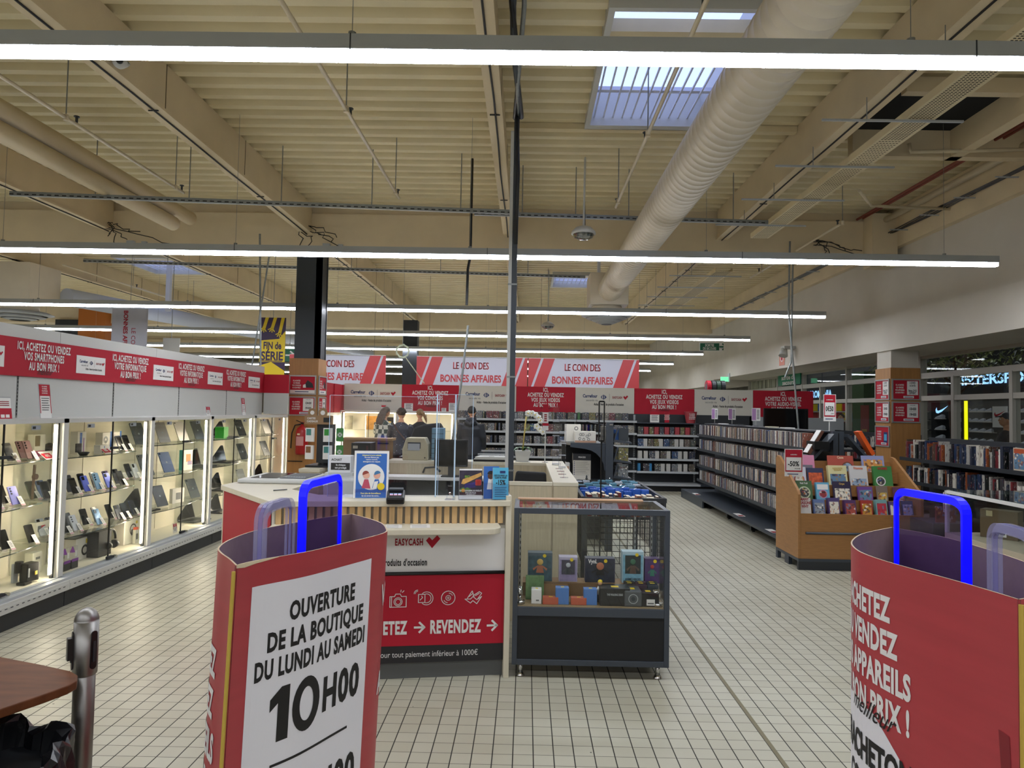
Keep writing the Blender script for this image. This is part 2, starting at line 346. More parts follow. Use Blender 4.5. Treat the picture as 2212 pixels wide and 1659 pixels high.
# roof above the deck keeps daylight to the skylights
mb = MB()
xs = sorted({XL, 6.1} | {s for q in SKY for s in q[:2]}); ys = sorted({YB, YF} | {s for q in SKY for s in q[2:]})
for i in range(len(xs) - 1):
    for j in range(len(ys) - 1):
        cx, cy = (xs[i] + xs[i+1]) / 2, (ys[j] + ys[j+1]) / 2
        if not any(a < cx < b and c < cy < d for a, b, c, d in SKY): mb.box(xs[i], xs[i+1], ys[j], ys[j+1], DZ + .08, DZ + .16, dgrey)
mb.build('ceiling', kind='structure')
whitebar = mat('skylight_bar', '#cfd3e2', .5)
for i, (x0, x1, y0, y1) in enumerate(SKY):
    t = thing('window_%d' % (i + 1), (x0, y0, DZ), None, None, kind='structure')
    f = MB(); w = .05
    e_ = .006
    for a in ((x0 - w, x0 + e_, y0 + e_, y1 - e_), (x1 - e_, x1 + w, y0 + e_, y1 - e_), (x0 - w, x1 + w, y0 - w, y0 + e_), (x0 - w, x1 + w, y1 - e_, y1 + w + .06)): f.box(*a, DZ - .07, DZ + .35, whitem)
    f.box(x0, x1, y0 + .42, y0 + .54, DZ + .0, DZ + .12, cream)
    f.build('window_frame', t)
    b = MB(); n = int((x1 - x0) / .105)
    for q in range(n): xx = x0 + (q + .5) * (x1 - x0) / n; b.box(xx - .008, xx + .008, y0 + .54, y1, DZ + .02, DZ + .04, whitebar)
    b.box(x0, x1, (y0 + y1) / 2 + .5, (y0 + y1) / 2 + .56, DZ + .05, DZ + .09, whitebar)
    b.build('bars', t)
    MB().box(x0, x1, y0, y1, DZ + .33, DZ + .34, glass_mat('dome_glass', '#e6ecff', .02)).build('pane', t)

# walls
MB().box(XL - .2, XL, YB, YF, 0, 5.2, wallw).build('wall_left', kind='structure')
MB().box(XL, 17, YB - .2, YB, 0, 5.2, wallw).build('wall_back', kind='structure')
MB().box(XL, 17, YF, YF + .2, 0, 5.2, mat('far_wall', '#8d8674', .8)).build('wall_front', kind='structure')
SO = 2.793  # right wall, windows and pillar coordinates scaled outward about the camera
mb = MB(); mb.box(6.0, 7.17, YB, 22.0, SO, 5.3, wallw); mb.box(6.0, 7.17, 22.0, YF, 2.61, 5.3, wallw); mb.box(6.0, 7.17, 28.9, YF, 0, 2.61, wallw)
mb.build('wall_right', kind='structure')
# window wall of the mall side, scaled outward about the camera
fr = mat('window_frame_grey', '#a8a499', .45, .2)
panes = [(-13, -4), (-4, 2.35), (2.35, 4.9), (4.9, 7.4), (7.4, 10.12), (10.12, 11.5), (11.5, 12.45), (12.45, 13.9), (13.9, 15.3), (15.3, 16.66), (16.66, 17.76), (17.76, 19.5), (19.5, 22.0), (22.0, 28.9)]
for i, (a, b) in enumerate(panes):
    t = thing('window_%d' % (i + 4), (7.17, (a + b) / 2, .0), None, None, kind='structure')
    f = MB(); h = .035
    for z0, z1 in ((.0, .06), (1.0, 1.06), (1.99, 2.075), (2.385, 2.485), (SO - .05, SO)): f.box(7.13, 7.23, a, b, z0, z1, fr)
    f.box(7.12, 7.24, a - h, a + h, 0, 2.4 if a in (7.4, 10.12, 11.5, 16.66) else SO, fr); f.build('window_frame', t)
    g = MB(); g.box(7.175, 7.183, a + h, b - h, 1.06, 1.99, tglass); g.box(7.175, 7.183, a + h, b - h, 2.075, 2.385, tglass); g.box(7.175, 7.183, a + h, b - h, 2.485, SO - .05, tglass)
    g.build('pane', t)
    MB().box(7.16, 7.19, a + h, b - h, .06, 1.0, mat('spandrel_grey', '#6a6862', .5)).build('spandrel', t)
# veiled upper lights beside the exit panel
mb = MB()
for k in range(20):
    y = 19.6 + k * .115; mb.box(7.2 + .02 * math.sin(k * 1.9), 7.22 + .02 * math.sin(k * 1.9), y, y + .125, 2.09, SO - .05, mat('veil', '#a9a894', .6, noise=.1, ns=3))
mb.build('blind', label='pale crumpled plastic blind behind the upper panes left of the green exit panel', cat='blind')
# pillar
t = thing('pillar', (6.25, 11.58, 0), 'square pillar clad in beech wood with white top, holding five framed signs', 'pillar')
MB().box(6.035, 6.485, 11.365, 11.815, 2.5, SO, wallw).build('pillar_core', t)
MB().box(6.013, 6.505, 11.34, 11.835, 0, 2.504, woodc).build('cladding', t, bevel=.004)
# steel column in the middle
t = thing('steel_column', (-3.72, 11.62, 0), 'dark grey steel column clad in beech wood below, beside the phone cabinets', 'column')
mb = MB()
for y in (11.47, 11.75): mb.box(-3.93, -3.49, y, y + .03, 2.5, 4.32, dgrey)
mb.box(-3.93, -3.60, 11.44, 11.5, 2.5, 4.32, dgrey); mb.box(-3.60, -3.50, 11.47, 11.8, 2.5, 4.32, dgrey2); mb.box(-3.93, -3.9, 11.47, 11.8, 2.5, 4.32, dgrey)
mb.build('steel_section', t)
MB().box(-3.99, -3.50, 11.40, 11.86, 0, 2.5, woodc).build('cladding', t, bevel=.004)
t = thing('steel_column', (-3.45, 20.1, 0), 'dark steel column behind the gap between two hanging white and red banners', 'column')
MB().box(-3.67, -3.25, 20, 20.35, 2.4, 4.3, dgrey2).build('steel_section', t); MB().box(-3.75, -3.2, 19.95, 20.4, 0, 2.4, woodc).build('cladding', t)
t = thing('steel_column', (-14.7, 22.2, 0), 'far column with dark steel head and orange panel behind the phone cabinets', 'column')
MB().box(-15.4, -14.6, 22, 22.4, 0, 4.4, dgrey2).build('steel_section', t); MB().box(-14.58, -13.7, 21.9, 22.3, 0, 4.75, mat('orange_panel', '#a8601c', .6)).build('cladding', t)

# beams
def ibeam(nm, x0, x1, y0, y1, zb, zt, label, rodlab=None):
    t = thing(nm, ((x0 + x1) / 2, (y0 + y1) / 2, zb), label, 'beam')
    mb = MB(); xm0, xm1 = x0 + (x1 - x0) * .12, x1 - (x1 - x0) * .12
    mb.box(x0, x1, y0, y1, zb, zb + .03, beam_m); mb.box(xm0, xm1, y0, y1, zb + .03, zt, beam_m)
    for q in range(int((y1 - y0) / 1.9)):
        yy = y0 + .6 + q * 1.9; mb.box(xm1, xm1 + .003, yy, yy + .012, zb + .03, zt, mat('joint_dark', '#6b5e46', .8))
    mb.build('concrete', t)
    c = MB(); xc = (x0 + x1) / 2
    pts = [(xc + .008 * math.sin(q * 1.7), y0 + q * (y1 - y0) / 24, zb - .008) for q in range(25)]; c.sweep(pts, .009, blackp, 6)
    for q in range(9): yy = y0 + .7 + q * (y1 - y0) / 9; c.box(xc - .05, xc + .05, yy, yy + .01, zb - .014, zb - .004, blackp)
    c.build('cable', t); return t
for x0, x1, nm in ((-7.1, -6.92, 'pale concrete beam at far left above the light row, ending over the cabinets'), (-3.79, -3.6, 'long pale concrete beam running diagonally over the phone cabinets with a camera dome'),
                   (-.43, -.28, 'slim pale beam with a black cable running overhead beside the dark pole'), (3.08, 3.27, 'wide pale beam right of the round air duct')):
    ibeam('ceiling_beam', x0, x1, YB, 11.2, 4.56, DZ, nm)
for x0, x1, nm in ((-10.5, -10.3, 'leftmost pale beam in the second roof bay'), (-7.1, -6.92, 'pale beam beside the bright rooflight in the second roof bay'), (-3.79, -3.6, 'pale beam of the second roof bay behind the steel column'),
                   (-.43, -.28, 'pale beam of the second roof bay behind the dark pole'), (3.08, 3.27, 'pale beam of the second roof bay right of the duct')):
    ibeam('ceiling_beam', x0, x1, 11.7, 22.4, 4.56, DZ, nm)
for y, lab in ((11.2, 'deep pale cross beam carrying the diagonal beams over the shop'), (22.2, 'second deep pale cross beam behind the round air diffuser'), (33.4, 'farthest cross beam above the hanging banners')):
    mb = MB(); mb.box(XL, 6.0, y, y + .5, 4.32, 4.9, beam_m); mb.box(XL, 6.0, y + .08, y + .42, 4.9, DZ, beam_m)
    mb.build('cross_beam', label=lab, cat='beam')
# trimmed dark opening in the deck at right
t = thing('roof_opening', (4.35, 7.3, 4.85), 'pale boxed frame around a black roof opening, right of the perforated tray', 'opening')
mb = MB(); mb.box(3.75, 5.9, 7.88, 8.0, 4.72, DZ, beam_m); mb.box(4.88, 5.02, 6.3, 8.0, 4.72, DZ, beam_m); mb.box(3.7, 5.9, 6.66, 6.76, 4.9, DZ, beam_m); mb.build('frame', t)
MB().box(3.7, 4.88, 6.76, 7.88, DZ - .02, DZ - .005, mat('opening_black', '#111214', .9)).build('cover_panel', t)  # flat black sheet paints the darkness inside the opening
# purlins (dark channels on the deck)
for x0, x1, y, lab in ((-9.5, -3.65, 6.0, 'dark steel channel under the deck left of the long beam'), (-.2, 3.1, 7.85, 'pale angle bar at the near edge of the large rooflight')):
    MB().box(x0, x1, y, y + .1, DZ - .07, DZ, dgrey if x0 < -5 else cream).build('channel_bar', label=lab, cat='bar')

# light rows --------------------------------------------------------------
def light_row(y, x0, x1, lab, seg=1.5, wires=True):
    t = thing('strip_light', ((x0 + x1) / 2, y, 3.40), lab, 'strip light', 'suspended rows of LED strip lights')
    h = MB(); h.box(x0, x1, y - .032, y + .032, 3.443, 3.518, lgrey)
    n = int((x1 - x0) / 2.8)
    for q in range(1, n): xx = x0 + q * (x1 - x0) / n; h.box(xx - .003, xx + .003, y - .034, y + .034, 3.438, 3.52, dgrey)
    h.build('housing', t)
    l = MB(); a, b = x0 + .01, x1 - .01
    l.add([(a, y - .03, 3.402), (b, y - .03, 3.402), (b, y + .03, 3.402), (a, y + .03, 3.402)], [(0, 3, 2, 1)], led)
    for e in (-1, 1): l.add([(a, y + e * .03, 3.402), (b, y + e * .03, 3.402), (b, y + e * .03, 3.441), (a, y + e * .03, 3.441)], [(0, 1, 2, 3) if e < 0 else (3, 2, 1, 0)], led2)
    l.add([(b, y - .03, 3.402), (b, y + .03, 3.402), (b, y + .03, 3.441), (b, y - .03, 3.441)], [(0, 1, 2, 3)], led2); l.build('diffuser', t)
    if wires:
        for q in range(n + 1):
            xx = x0 + .6 + q * (x1 - x0 - 1.2) / n; w = MB(); w.sweep([(xx, y, 3.518), (xx, y, DZ - .02)], .0022, steel, 5); w.cyl(xx, y, 3.518, 3.54, .02, steel, 8); w.build('suspension_wire', t)
light_row(-.98, -12, 5.2, 'unseen suspended LED strip row just behind the viewer', wires=False); light_row(-5.3, -12, 5.2, 'unseen LED strip row added some way behind the viewer', wires=False); light_row(-9.6, -12, 5.2, 'unseen LED strip row added farthest behind the viewer', wires=False)  # unseen rows added behind the viewer to brighten the foreground sleeves
light_row(3.305, -7, 5.21, 'nearest suspended LED strip row crossing the top of the picture')
light_row(7.70, -12, 5.29, 'second suspended LED strip row, crossing in front of the steel column')
light_row(12.0, -20, 5.23, 'third suspended LED strip row, passing behind the steel column')
light_row(15.96, -20, 5.2, 'fourth suspended LED strip row, above the hanging banners')
light_row(19.95, -22, 5.14, 'fifth suspended LED strip row, just above the banners')
light_row(24.08, -22, 5.16, 'sixth suspended LED strip row, ending right of the banners')
light_row(28.2, -24, 5.1, 'seventh suspended LED strip row, far behind the banners')
light_row(34, -24, 5.0, 'farthest suspended LED strip row')

# air duct with diffuser ----------------------------------------------------
pipew = mat('pipe_beige', '#cdbb94', .6)
ductm = mat('duct_paint', '#cfc4af', .45, .1, noise=.04, ns=3)
t = thing('air_duct', (1.59, 5, 4.07), 'large round pale air duct running diagonally overhead to a round diffuser', 'duct')
mb = MB(); pts = []; rr = []
y = -3.5
while y < 13.4:
    for dy, r in ((0, .232), (.05, .232), (.056, .236), (.064, .236), (.07, .232)): pts.append((1.59, y + dy, 4.07)); rr.append(r)
    y += .12
mb.sweep(pts, rr, ductm, 32); mb.build('duct', t, smooth=True)
mb = MB(); mb.box(1.2, 1.95, 13.2, 13.95, 3.78, 4.4, ductm); mb.build('plenum_box', t, bevel=.01)
mb = MB()
mb.cyl(1.57, 13.6, 3.66, 3.8, .3, ductm, 32)
mb.build('collar', t, smooth=True)
mb = MB()
for r, z in ((.5, 3.60), (.40, 3.55), (.30, 3.51), (.2, 3.47)): mb.lathe(1.57, 13.6, [(r - .09, z - .035), (r, z), (r, z + .012), (r - .12, z + .05)], lgrey, 32)
mb.cyl(1.57, 13.6, 3.43, 3.6, .1, dgrey, 16); mb.build('diffuser_rings', t, smooth=True)
for z, ax, lab, yy in ((4.62, -5.35, 'pale twin air pipe at upper left, upper of the two', 10.6), (4.40, -5.35, 'pale twin air pipe at upper left, lower of the two', 10.1)):
    mb = MB(); mb.sweep([(ax, -3, z), (ax, yy, z)], .105, pipew, 24); mb.build('air_pipe', label=lab, cat='pipe', smooth=True)
t = thing('air_duct', (-10.2, 14.5, 3.9), 'round duct elbow with plenum box and diffuser at the far left edge', 'duct')
mb = MB(); mb.sweep([(-13.5, 13.5, 4.1), (-10.9, 13.9, 4.1)], .33, ductm, 24); mb.build('duct', t, smooth=True)
mb = MB(); mb.box(-10.95, -10.0, 13.5, 14.4, 3.75, 4.5, ductm); mb.build('plenum_box', t)
mb = MB(); mb.cyl(-10.5, 13.95, 3.55, 3.76, .33, ductm, 24)
for r, z in ((.6, 3.5), (.45, 3.44), (.3, 3.4)): mb.lathe(-10.5, 13.95, [(r - .12, z - .03), (r, z), (r - .12, z + .05)], lgrey, 24)
mb.build('diffuser_rings', t, smooth=True)
MB().sweep([(-9.9, 14.45, 3.95), (-6.5, 28, 3.95)], .19, mat('duct_blue_white', '#b9bfcc', .4), 20).build('air_pipe', label='long pale pipe slanting away behind the hanging vertical sign', cat='pipe', smooth=True)

# sprinkler pipes, trays, rods ---------------------------------------------
pipem = mat('pipe_paint', '#cbbd9f', .4)
def sprinkler(x, y0, y1, z, lab, heads):
    t = thing('sprinkler_pipe', (x, y1, z), lab, 'pipe'); MB().sweep([(x, y0, z), (x, y1, z)], .018, pipem, 10).build('pipe', t, smooth=True)
    for yy in heads:
        h = MB(); h.cyl(x, yy, z + .018, z + .07, .012, dgrey, 8); h.cyl(x, yy, z + .07, z + .08, .026, dgrey, 8); h.build('sprinkler_head', t)
        r = MB(); r.cyl(x, yy - .15, z, DZ - .02, .006, steel, 6); r.cyl(x, yy - .15, z - .025, z + .03, .024, pipem, 8); r.build('hanger', t)
sprinkler(-4.36, 1.5, 8.45, 4.35, 'thin pale sprinkler pipe left of the long diagonal beam', (6.4, 8.4))
sprinkler(-1.66, 1.0, 8.55, 4.35, 'thin pale sprinkler pipe between the two middle beams', (6.15, 8.45))
sprinkler(1.118, 1.0, 8.8, 4.35, 'thin pale sprinkler pipe crossing in front of the large rooflight', (4.4, 6.6, 8.7))
sprinkler(-9.0, 13, 18.5, 4.35, 'thin sprinkler pipe below the far left rooflight', (15.5, 18.3))
sprinkler(4.4, 9.6, 13.5, 4.4, 'thin sprinkler pipe right of the perforated tray, near the white wall', (9.7, 13))
mb = MB(); mb.sweep([(5.9, 9.55, 4.62), (4.75, 9.45, 4.62), (4.1, 8.0 + .45, 4.5)], .02, pipem, 10); mb.build('sprinkler_branch', label='bent pale branch pipe below the black roof opening', cat='pipe', smooth=True)
mb = MB(); mb.sweep([(5.85, 7.6, 4.72), (4.35, 7.75, 4.72), (4.33, 7.75, 4.82)], .022, pipem, 10); mb.build('sprinkler_branch', label='short pale elbow pipe beside the black roof opening', cat='pipe', smooth=True)
def channel(x0, x1, y0, y1, z, lab):
    t = thing('cable_tray', ((x0 + x1) / 2, (y0 + y1) / 2, z), lab, 'cable tray')
    mb = MB(); d = Vector((x1 - x0, y1 - y0, 0)); M = frameM((x0, y0, z), d, (0, 0, 1)); Lg = d.length
    mb.box(0, Lg, 0, .055, -.02, .02, steel, M)
    n = int(Lg / .09)
    for k in range(n): mb.box(k * .09, k * .09 + .05, .012, .026, .02, .0215, blackp, M)
    mb.build('channel', t)
    for k in range(5): q = Vector((x0, y0, z)) + d * (.16 + .18 * k); r = MB(); r.cyl(q.x, q.y, z, DZ - .02, .007, steel, 6); r.build('threaded_rod', t)
channel(-6.48, -.14, 8.35, 8.85, 4.25, 'long slotted grey channel hanging across the left half of the ceiling')
channel(-.75, 3.3, 9.15, 9.4, 4.32, 'slotted grey channel hanging across the ceiling in front of the duct')
channel(-8.2, 1.1, 12.4, 13.2, 4.28, 'second slotted channel just below the deep cross beam')
def perf_tray(x0, x1, y0, y1, z, lab, n0=110):
    t = thing('perforated_tray', ((x0 + x1) / 2, (y0 + y1) / 2, z), lab, 'cable tray')
    MB().box(x0, x1, y0, y1, z, z + .006, cream).build('tray', t)
    s = MB(); s.box(x0 - .006, x0, y0, y1, z, z + .07, cream); s.box(x1, x1 + .006, y0, y1, z, z + .07, cream); s.build('side_flanges', t)
    h = MB(); y = y0 + .02
    while y < y1 - .03:
        for c in range(7): xx = x0 + .02 + c * (x1 - x0 - .04) / 7; h.box(xx, xx + (x1 - x0) / 7 * .55, y, y + .011, z - .0012, z - .0002, mat('slot_dark', '#2c271f', .9))
        y += .028 if y < 6.5 else .045
    h.build('slots', t, kind='stuff')
    y = 4.9 if y0 < 5 else y0 + .3
    while y < y1: r = MB(); r.box(x0 - .75, x1 + .25, y, y + .02, z - .03, z - .012, lgrey); r.cyl(x0 - .35, y + .01, z - .02, DZ - .5 if y0 < 5 else DZ - .02, .004, steel, 5); r.build('cross_bar', t); y += 1.15
perf_tray(3.36, 3.62, 2.5, 10.3, 4.36, 'wide perforated pale cable tray running right of the wide beam')
perf_tray(3.3, 3.6, 12.0, 17.5, 4.2, 'perforated tray continuing beyond the cross beam, right of the diffuser')
# wall-side pipes and cable ladder
mb = MB(); mb.sweep([(5.72, 1, 4.85), (5.72, 11.2, 4.85)], .048, pipem, 12); mb.build('wall_pipe', label='pale pipe running along the top of the white wall', cat='pipe', smooth=True)
mb = MB(); mb.sweep([(5.4, 1, 4.93), (5.4, 11.2, 4.93)], .02, mat('red_pipe', '#7c3a2c', .5), 8); mb.sweep([(5.5, 1, 4.95), (5.5, 11.2, 4.95)], .016, mat('red_pipe', '#7c3a2c', .5), 8)
mb.build('red_cable_run', label='reddish cable run under the deck beside the wall pipe', cat='cable')
t = thing('cable_ladder', (5.8, 6, 4.6), 'wire cable ladder with black cables along the white wall', 'cable tray')
y = 1.0
while y < 20: MB().box(5.62, 5.9, y, y + .015, 4.60, 4.615, lgrey).build('bracket', t); y += .8
mb = MB()
for k in range(4): mb.sweep([(5.75 + .03 * k + .012 * math.sin(q * 2.1 + k), 1 + q * .8, 4.64 + .01 * math.sin(q * 1.3 + k)) for q in range(24)], .009, black, 6)
mb.build('cables', t)
MB().box(5.9, 6.0, YB, 11.2, 4.42, DZ, beam_m).build('trim_2', kind='structure'); MB().box(5.9, 6.0, 11.7, 22, 4.42, DZ, beam_m).build('trim_3', kind='structure')
MB().box(5.5, 5.9, 10.9, 11.2, 4.1, 4.95, beam_m).build('wall_corbel', label='pale block where the cross beam meets the white wall', cat='beam')

# camera dome, pendants
t = thing('security_camera', (-3.52, 5.72, 4.62), 'white dome camera under the long diagonal beam', 'camera')
M = Matrix.Translation((-3.56, 5.72, 4.62)) @ Euler((.0, .9, 0)).to_matrix().to_4x4()
mb = MB(); mb.lathe(0, 0, [(.0, .0), (.065, .0), (.072, .03), (.072, .06), (.06, .06)], whitem, 20, M); mb.build('mount', t, smooth=True)
mb = MB(); mb.ball((-3.52, 5.68, 4.60), .06, whitem, 16); mb.build('ball', t, smooth=True)
mb = MB(); mb.ball((-3.495, 5.635, 4.585), .028, black, 12); mb.build('lens', t, smooth=True)
def pendant(x, y, z, top, s, lab):
    t = thing('pendant_lamp', (x, y, z), lab, 'lamp')
    mb = MB(); mb.lathe(x, y, [(.02 * s, z + .17 * s), (.13 * s, z + .13 * s), (.19 * s, z + .07 * s), (.2 * s, z + .03 * s), (.17 * s, z + .02 * s)], whitem, 24); mb.build('housing', t, smooth=True)
    mb = MB(); mb.lathe(x, y, [(.18 * s, z + .03 * s), (.15 * s, z - .03 * s), (.08 * s, z - .06 * s), (0, z - .065 * s)], glass_mat('lens_glass', '#cfd6d8', .25), 24)
    for q in range(10): mb.box(x - .1 * s, x + .1 * s, y - .1 * s + q * .02 * s, y - .095 * s + q * .02 * s, z - .01 * s, z + .02 * s, chrome)
    mb.build('lens', t)
    mb = MB(); mb.sweep([(x, y, z + .17 * s), (x + .01, y, top - .05)], .014, whitem, 8); mb.sweep([(x + .02, y, z + .17 * s), (x - .01, y, top)], .005, dgrey, 5); mb.build('stem', t)
pendant(.72, 9.0, 4.02, 5.4, .82, 'round white pendant lamp hanging on a rod below the large rooflight')
pendant(.47, 16, 3.66, 5.05, .8, 'small round pendant lamp hanging farther back, left of the diffuser')
mb = MB(); mb.box(1.42, 1.48, 14.0, 14.06, 3.7, DZ, mat('white_post', '#ccd2e4', .5)); mb.build('hanging_post', label='white square post hanging from the second rooflight', cat='post')
mb = MB(); mb.box(-8.6, -8.5, 16.0, 16.1, 3.9, DZ, mat('white_post', '#ccd2e4', .5)); mb.build('hanging_post', label='white square post hanging from the far left rooflight', cat='post')
# central dark pole with its cables
t = thing('service_pole', (-.16, 6.62, 0), 'tall dark and silver service pole rising from the counters to the roof', 'pole')
MB().box(-.165, -.115, 6.58, 6.64, 0, 4.8, gunm).build('dark_profile', t); MB().box(-.197, -.166, 6.58, 6.64, 0, 4.42, aluw).build('light_profile', t)
mb = MB()
for z in (1.1, 2.0, 2.9): mb.box(-.2, -.11, 6.575, 6.645, z, z + .015, steel)
mb.build('clips', t)
mb = MB()
for k, (m, r) in enumerate(((black, .022), (gunm, .026), (steel, .02))):
    mb.sweep([(-.16 + .03 * k + .035 * math.sin(q * 1.1 + k * 2), 6.6 - q * .45, min(4.98, 4.55 + .1 * q) + .015 * math.sin(q * 2 + k)) for q in range(14)], r, m, 8)
mb.sweep([(-.13, 6.57, 3.3), (-.12, 6.57, 4.0), (-.14, 6.56, 4.6)], .018, dgrey2, 8)
mb.build('cables', t, smooth=True)
# loose poles hung near the cabinets and walls
mb = MB(); mb.sweep([(-4.30, 10.75, 4.43), (-4.22, 10.75, 2.326)], .016, steel, 8); mb.build('thin_pole', label='thin grey pole standing on the red sign band left of the column', cat='pole')
mb = MB(); mb.sweep([(-4.12, 10.71, 4.1), (-4.34, 10.71, 2.326)], .014, steel, 8); mb.build('thin_pole', label='thin grey pole leaning left beside the taller grey pole', cat='pole')
mb = MB(); mb.sweep([(4.22, 11, 4.5), (4.2, 11, 3.4), (4.36, 11, 1.5), (4.36, 11, .165)], .016, steel, 8); mb.build('thin_pole', label='thin grey conduit slanting down to the disc shelves before the white wall', cat='pole')
mb = MB(); mb.sweep([(4.33, 11.15, 4.35), (4.3, 11.15, 2.55), (4.2, 11.15, 2.3)], .014, steel, 8); mb.build('thin_pole', label='second grey conduit hanging beside the slanting one', cat='pole')
mb = MB(); mb.sweep([(-.79, 9.0, 2.8), (-.87, 9.0, 2.0), (-.98, 9.0, 1.2), (-1.0, 9.0, 0)], .015, steel, 8); mb.build('thin_pole', label='thin grey pole leaning across the consoles sign', cat='pole')
mb = MB(); mb.sweep([(-.78, 9.0, 5.04), (-.78, 9.0, 3.72), (-.81, 9.0, 3.55), (-.815, 9.0, 3.07)], .018, black, 8); mb.build('cable_end', label='short black hanging cable end left of the dark pole', cat='cable')
mb = MB(); mb.sweep([(-2.55 + .13 * math.cos(q * .7), 13.9, 2.86 + .13 * math.sin(q * .7) + .01 * math.sin(q * 3)) for q in range(28)], .016, mat('cable_white', '#c9d4c0', .5), 6); mb.sweep([(-2.55, 13.9, 2.99), (-2.55, 13.9, 5.03)], .004, steel, 5); mb.sweep([(-2.5, 13.9, 2.75), (-2.2, 14.6, 2.24)], .01, mat('cable_white', '#c9d4c0', .5), 6)
mb.build('cable_coil', label='coil of pale cable hanging above the white shop panel', cat='cable')
for i, (x, y, z) in enumerate(((-3.7, 11.1, 4.3), (-6.95, 11.1, 4.3), (4.72, 11.13, 4.2))):
    mb = MB()
    random.seed(i + 60)
    for k in range(5):
        px_, pz_ = x - .05 + random.uniform(-.04, .04), z + .35; P_ = []
        for q in range(9): P_.append((px_, y - random.uniform(0, .06), pz_)); px_ += random.uniform(-.05, .09 + .04 * k); pz_ -= random.uniform(-.02, .09)
        mb.sweep(P_, .0075, black, 5)
    mb.box(x + .3, x + .42, y, y + .06, z - .05, z + .08, lgrey); mb.box(x + .55, x + .63, y, y + .05, z - .03, z + .07, lgrey)
    mb.build('cable_bundle', label=['tangle of black cables over the steel column', 'tangle of black cables at the far left beam end', 'tangle of black cables where the cross beam meets the wall'][i], cat='cable')
# ================================================================ LIT PHONE CABINETS (left)
creamp = mat('cabinet_back', '#e2dac4', .6); plinth = mat('plinth_dark', '#26282b', .5)
CABN = ['nearest', 'second', 'third', 'fourth', 'fifth']
SHZ = [(.52, .856, 1.207)] * 2 + [(.53, .90, 1.245)] * 3
BOT = .235
for i in range(5):
    y0, y1 = 4.35 + 1.33 * i, 5.68 + 1.33 * i
    t = thing('display_cabinet', (-4.05, (y0 + y1) / 2, 0), CABN[i] + ' lit glass display cabinet in the long row on the left', 'display cabinet')
    MB().box(-4.25, -3.80, y0 + .003, y1 - .003, 0, .15, plinth).build('plinth', t)
    mb = MB(); mb.box(-4.25, -3.76, y0 + .002, y1 - .002, .15, .215, aluw); mb.box(-3.77, -3.755, y0 + .002, y1 - .002, .14, .19, whitem); mb.box(-3.84, -3.78, y0, y1, .215, .235, lgrey)
    for q in range(22): mb.box(-3.7545, -3.753, y0 + .05 + q * .057, y0 + .075 + q * .057, .172, .178, dgrey)
    mb.build('base_rail', t)
    mb = MB(); mb.box(-4.30, -4.28, y0, y1, .2, 1.53, creamp); mb.box(-4.28, -3.86, y0, y1, .215, .233, creamp); mb.box(-4.28, -3.88, y0, y1, 1.535, 1.55, whitem)
    for q in (.45, .9): mb.box(-4.279, -4.277, y0 + q, y0 + q + .006, .25, 1.5, mat('seam', '#9a9078', .8))
    mb.build('back_panel', t)
    mb = MB()
    for yy in (y0, y1 - .03): mb.box(-3.87, -3.84, yy, yy + .03, .215, 1.55, aluw)
    mb.box(-3.88, -3.84, y0, y1, 1.515, 1.55, aluw); mb.box(-3.88, -3.84, y0, y1, .215, .24, lgrey)
    mb.box(-4.27, -3.87, y0 + .001, y0 + .006, 0.24, 1.53, tglass)
    mb.build('frame', t)
    mb = MB()
    for yy in ((y0 + .035, y0 + .035),) : mb.box(-3.90, -3.888, y1 - .066, y1 - .053, .27, 1.5, ledw)
    mb.build('light_tube', t)
    mb = MB(); mb.box(-3.90, -3.875, y1 - .05, y1 - .032, .24, 1.52, dgrey2); mb.build('light_profile', t)
    for s, (a, b) in enumerate(((y0 + .03, (y0 + y1) / 2 - .003), ((y0 + y1) / 2 + .003, y1 - .03))):
        d = MB(); d.box(-3.857, -3.852, a, b, .24, 1.515, glass); dd = d.build('door', t)
        e = MB(); ym = b if s == 0 else a; e.box(-3.859, -3.85, ym - .003, ym + .003, .24, 1.515, black); e.build('door_edge', dd)
    ym = (y0 + y1) / 2
    for z in (.26, 1.27 if i < 4 else 1.2): mb = MB(); mb.box(-3.85, -3.825, ym - .04, ym + .04, z - .012, z + .012, dgrey2); mb.sweep([(-3.83, ym + .05, z), (-3.80, ym + .05, z)], .014, chrome, 10); mb.build('lock', t)
    for k, z in enumerate(SHZ[i]):
        sh = MB(); N = 12; pts = [(-4.27, y1 - .04), (-4.27, y0 + .02)]
        for q in range(N + 1): a = q / N; pts.append((-3.98 + .07 * math.sin(math.pi * a), y0 + .02 + a * (y1 - y0 - .07)))
        sh.prism(pts, z - .008, z, tglass)
        ed = [(p[0] + .001, p[1]) for p in pts[2:]]
        for q in range(len(ed) - 1): sh.add([(ed[q][0], ed[q][1], z - .008), (ed[q+1][0], ed[q+1][1], z - .008), (ed[q+1][0], ed[q+1][1], z), (ed[q][0], ed[q][1], z)], [(0, 1, 2, 3)], mat('glass_edge', '#2c3a36', .2))
        sh.build('shelf', t)
    st = MB()
    for yy in (y0 + .3, y0 + .95): st.box(-3.859, -3.8575, yy, yy + .1, 1.465, 1.5, mat('sticker_grey', '#a3a7b5', .5)); st.box(-3.8575, -3.857, yy + .01, yy + .045, 1.472, 1.492, blackp)
    st.build('sticker', t)
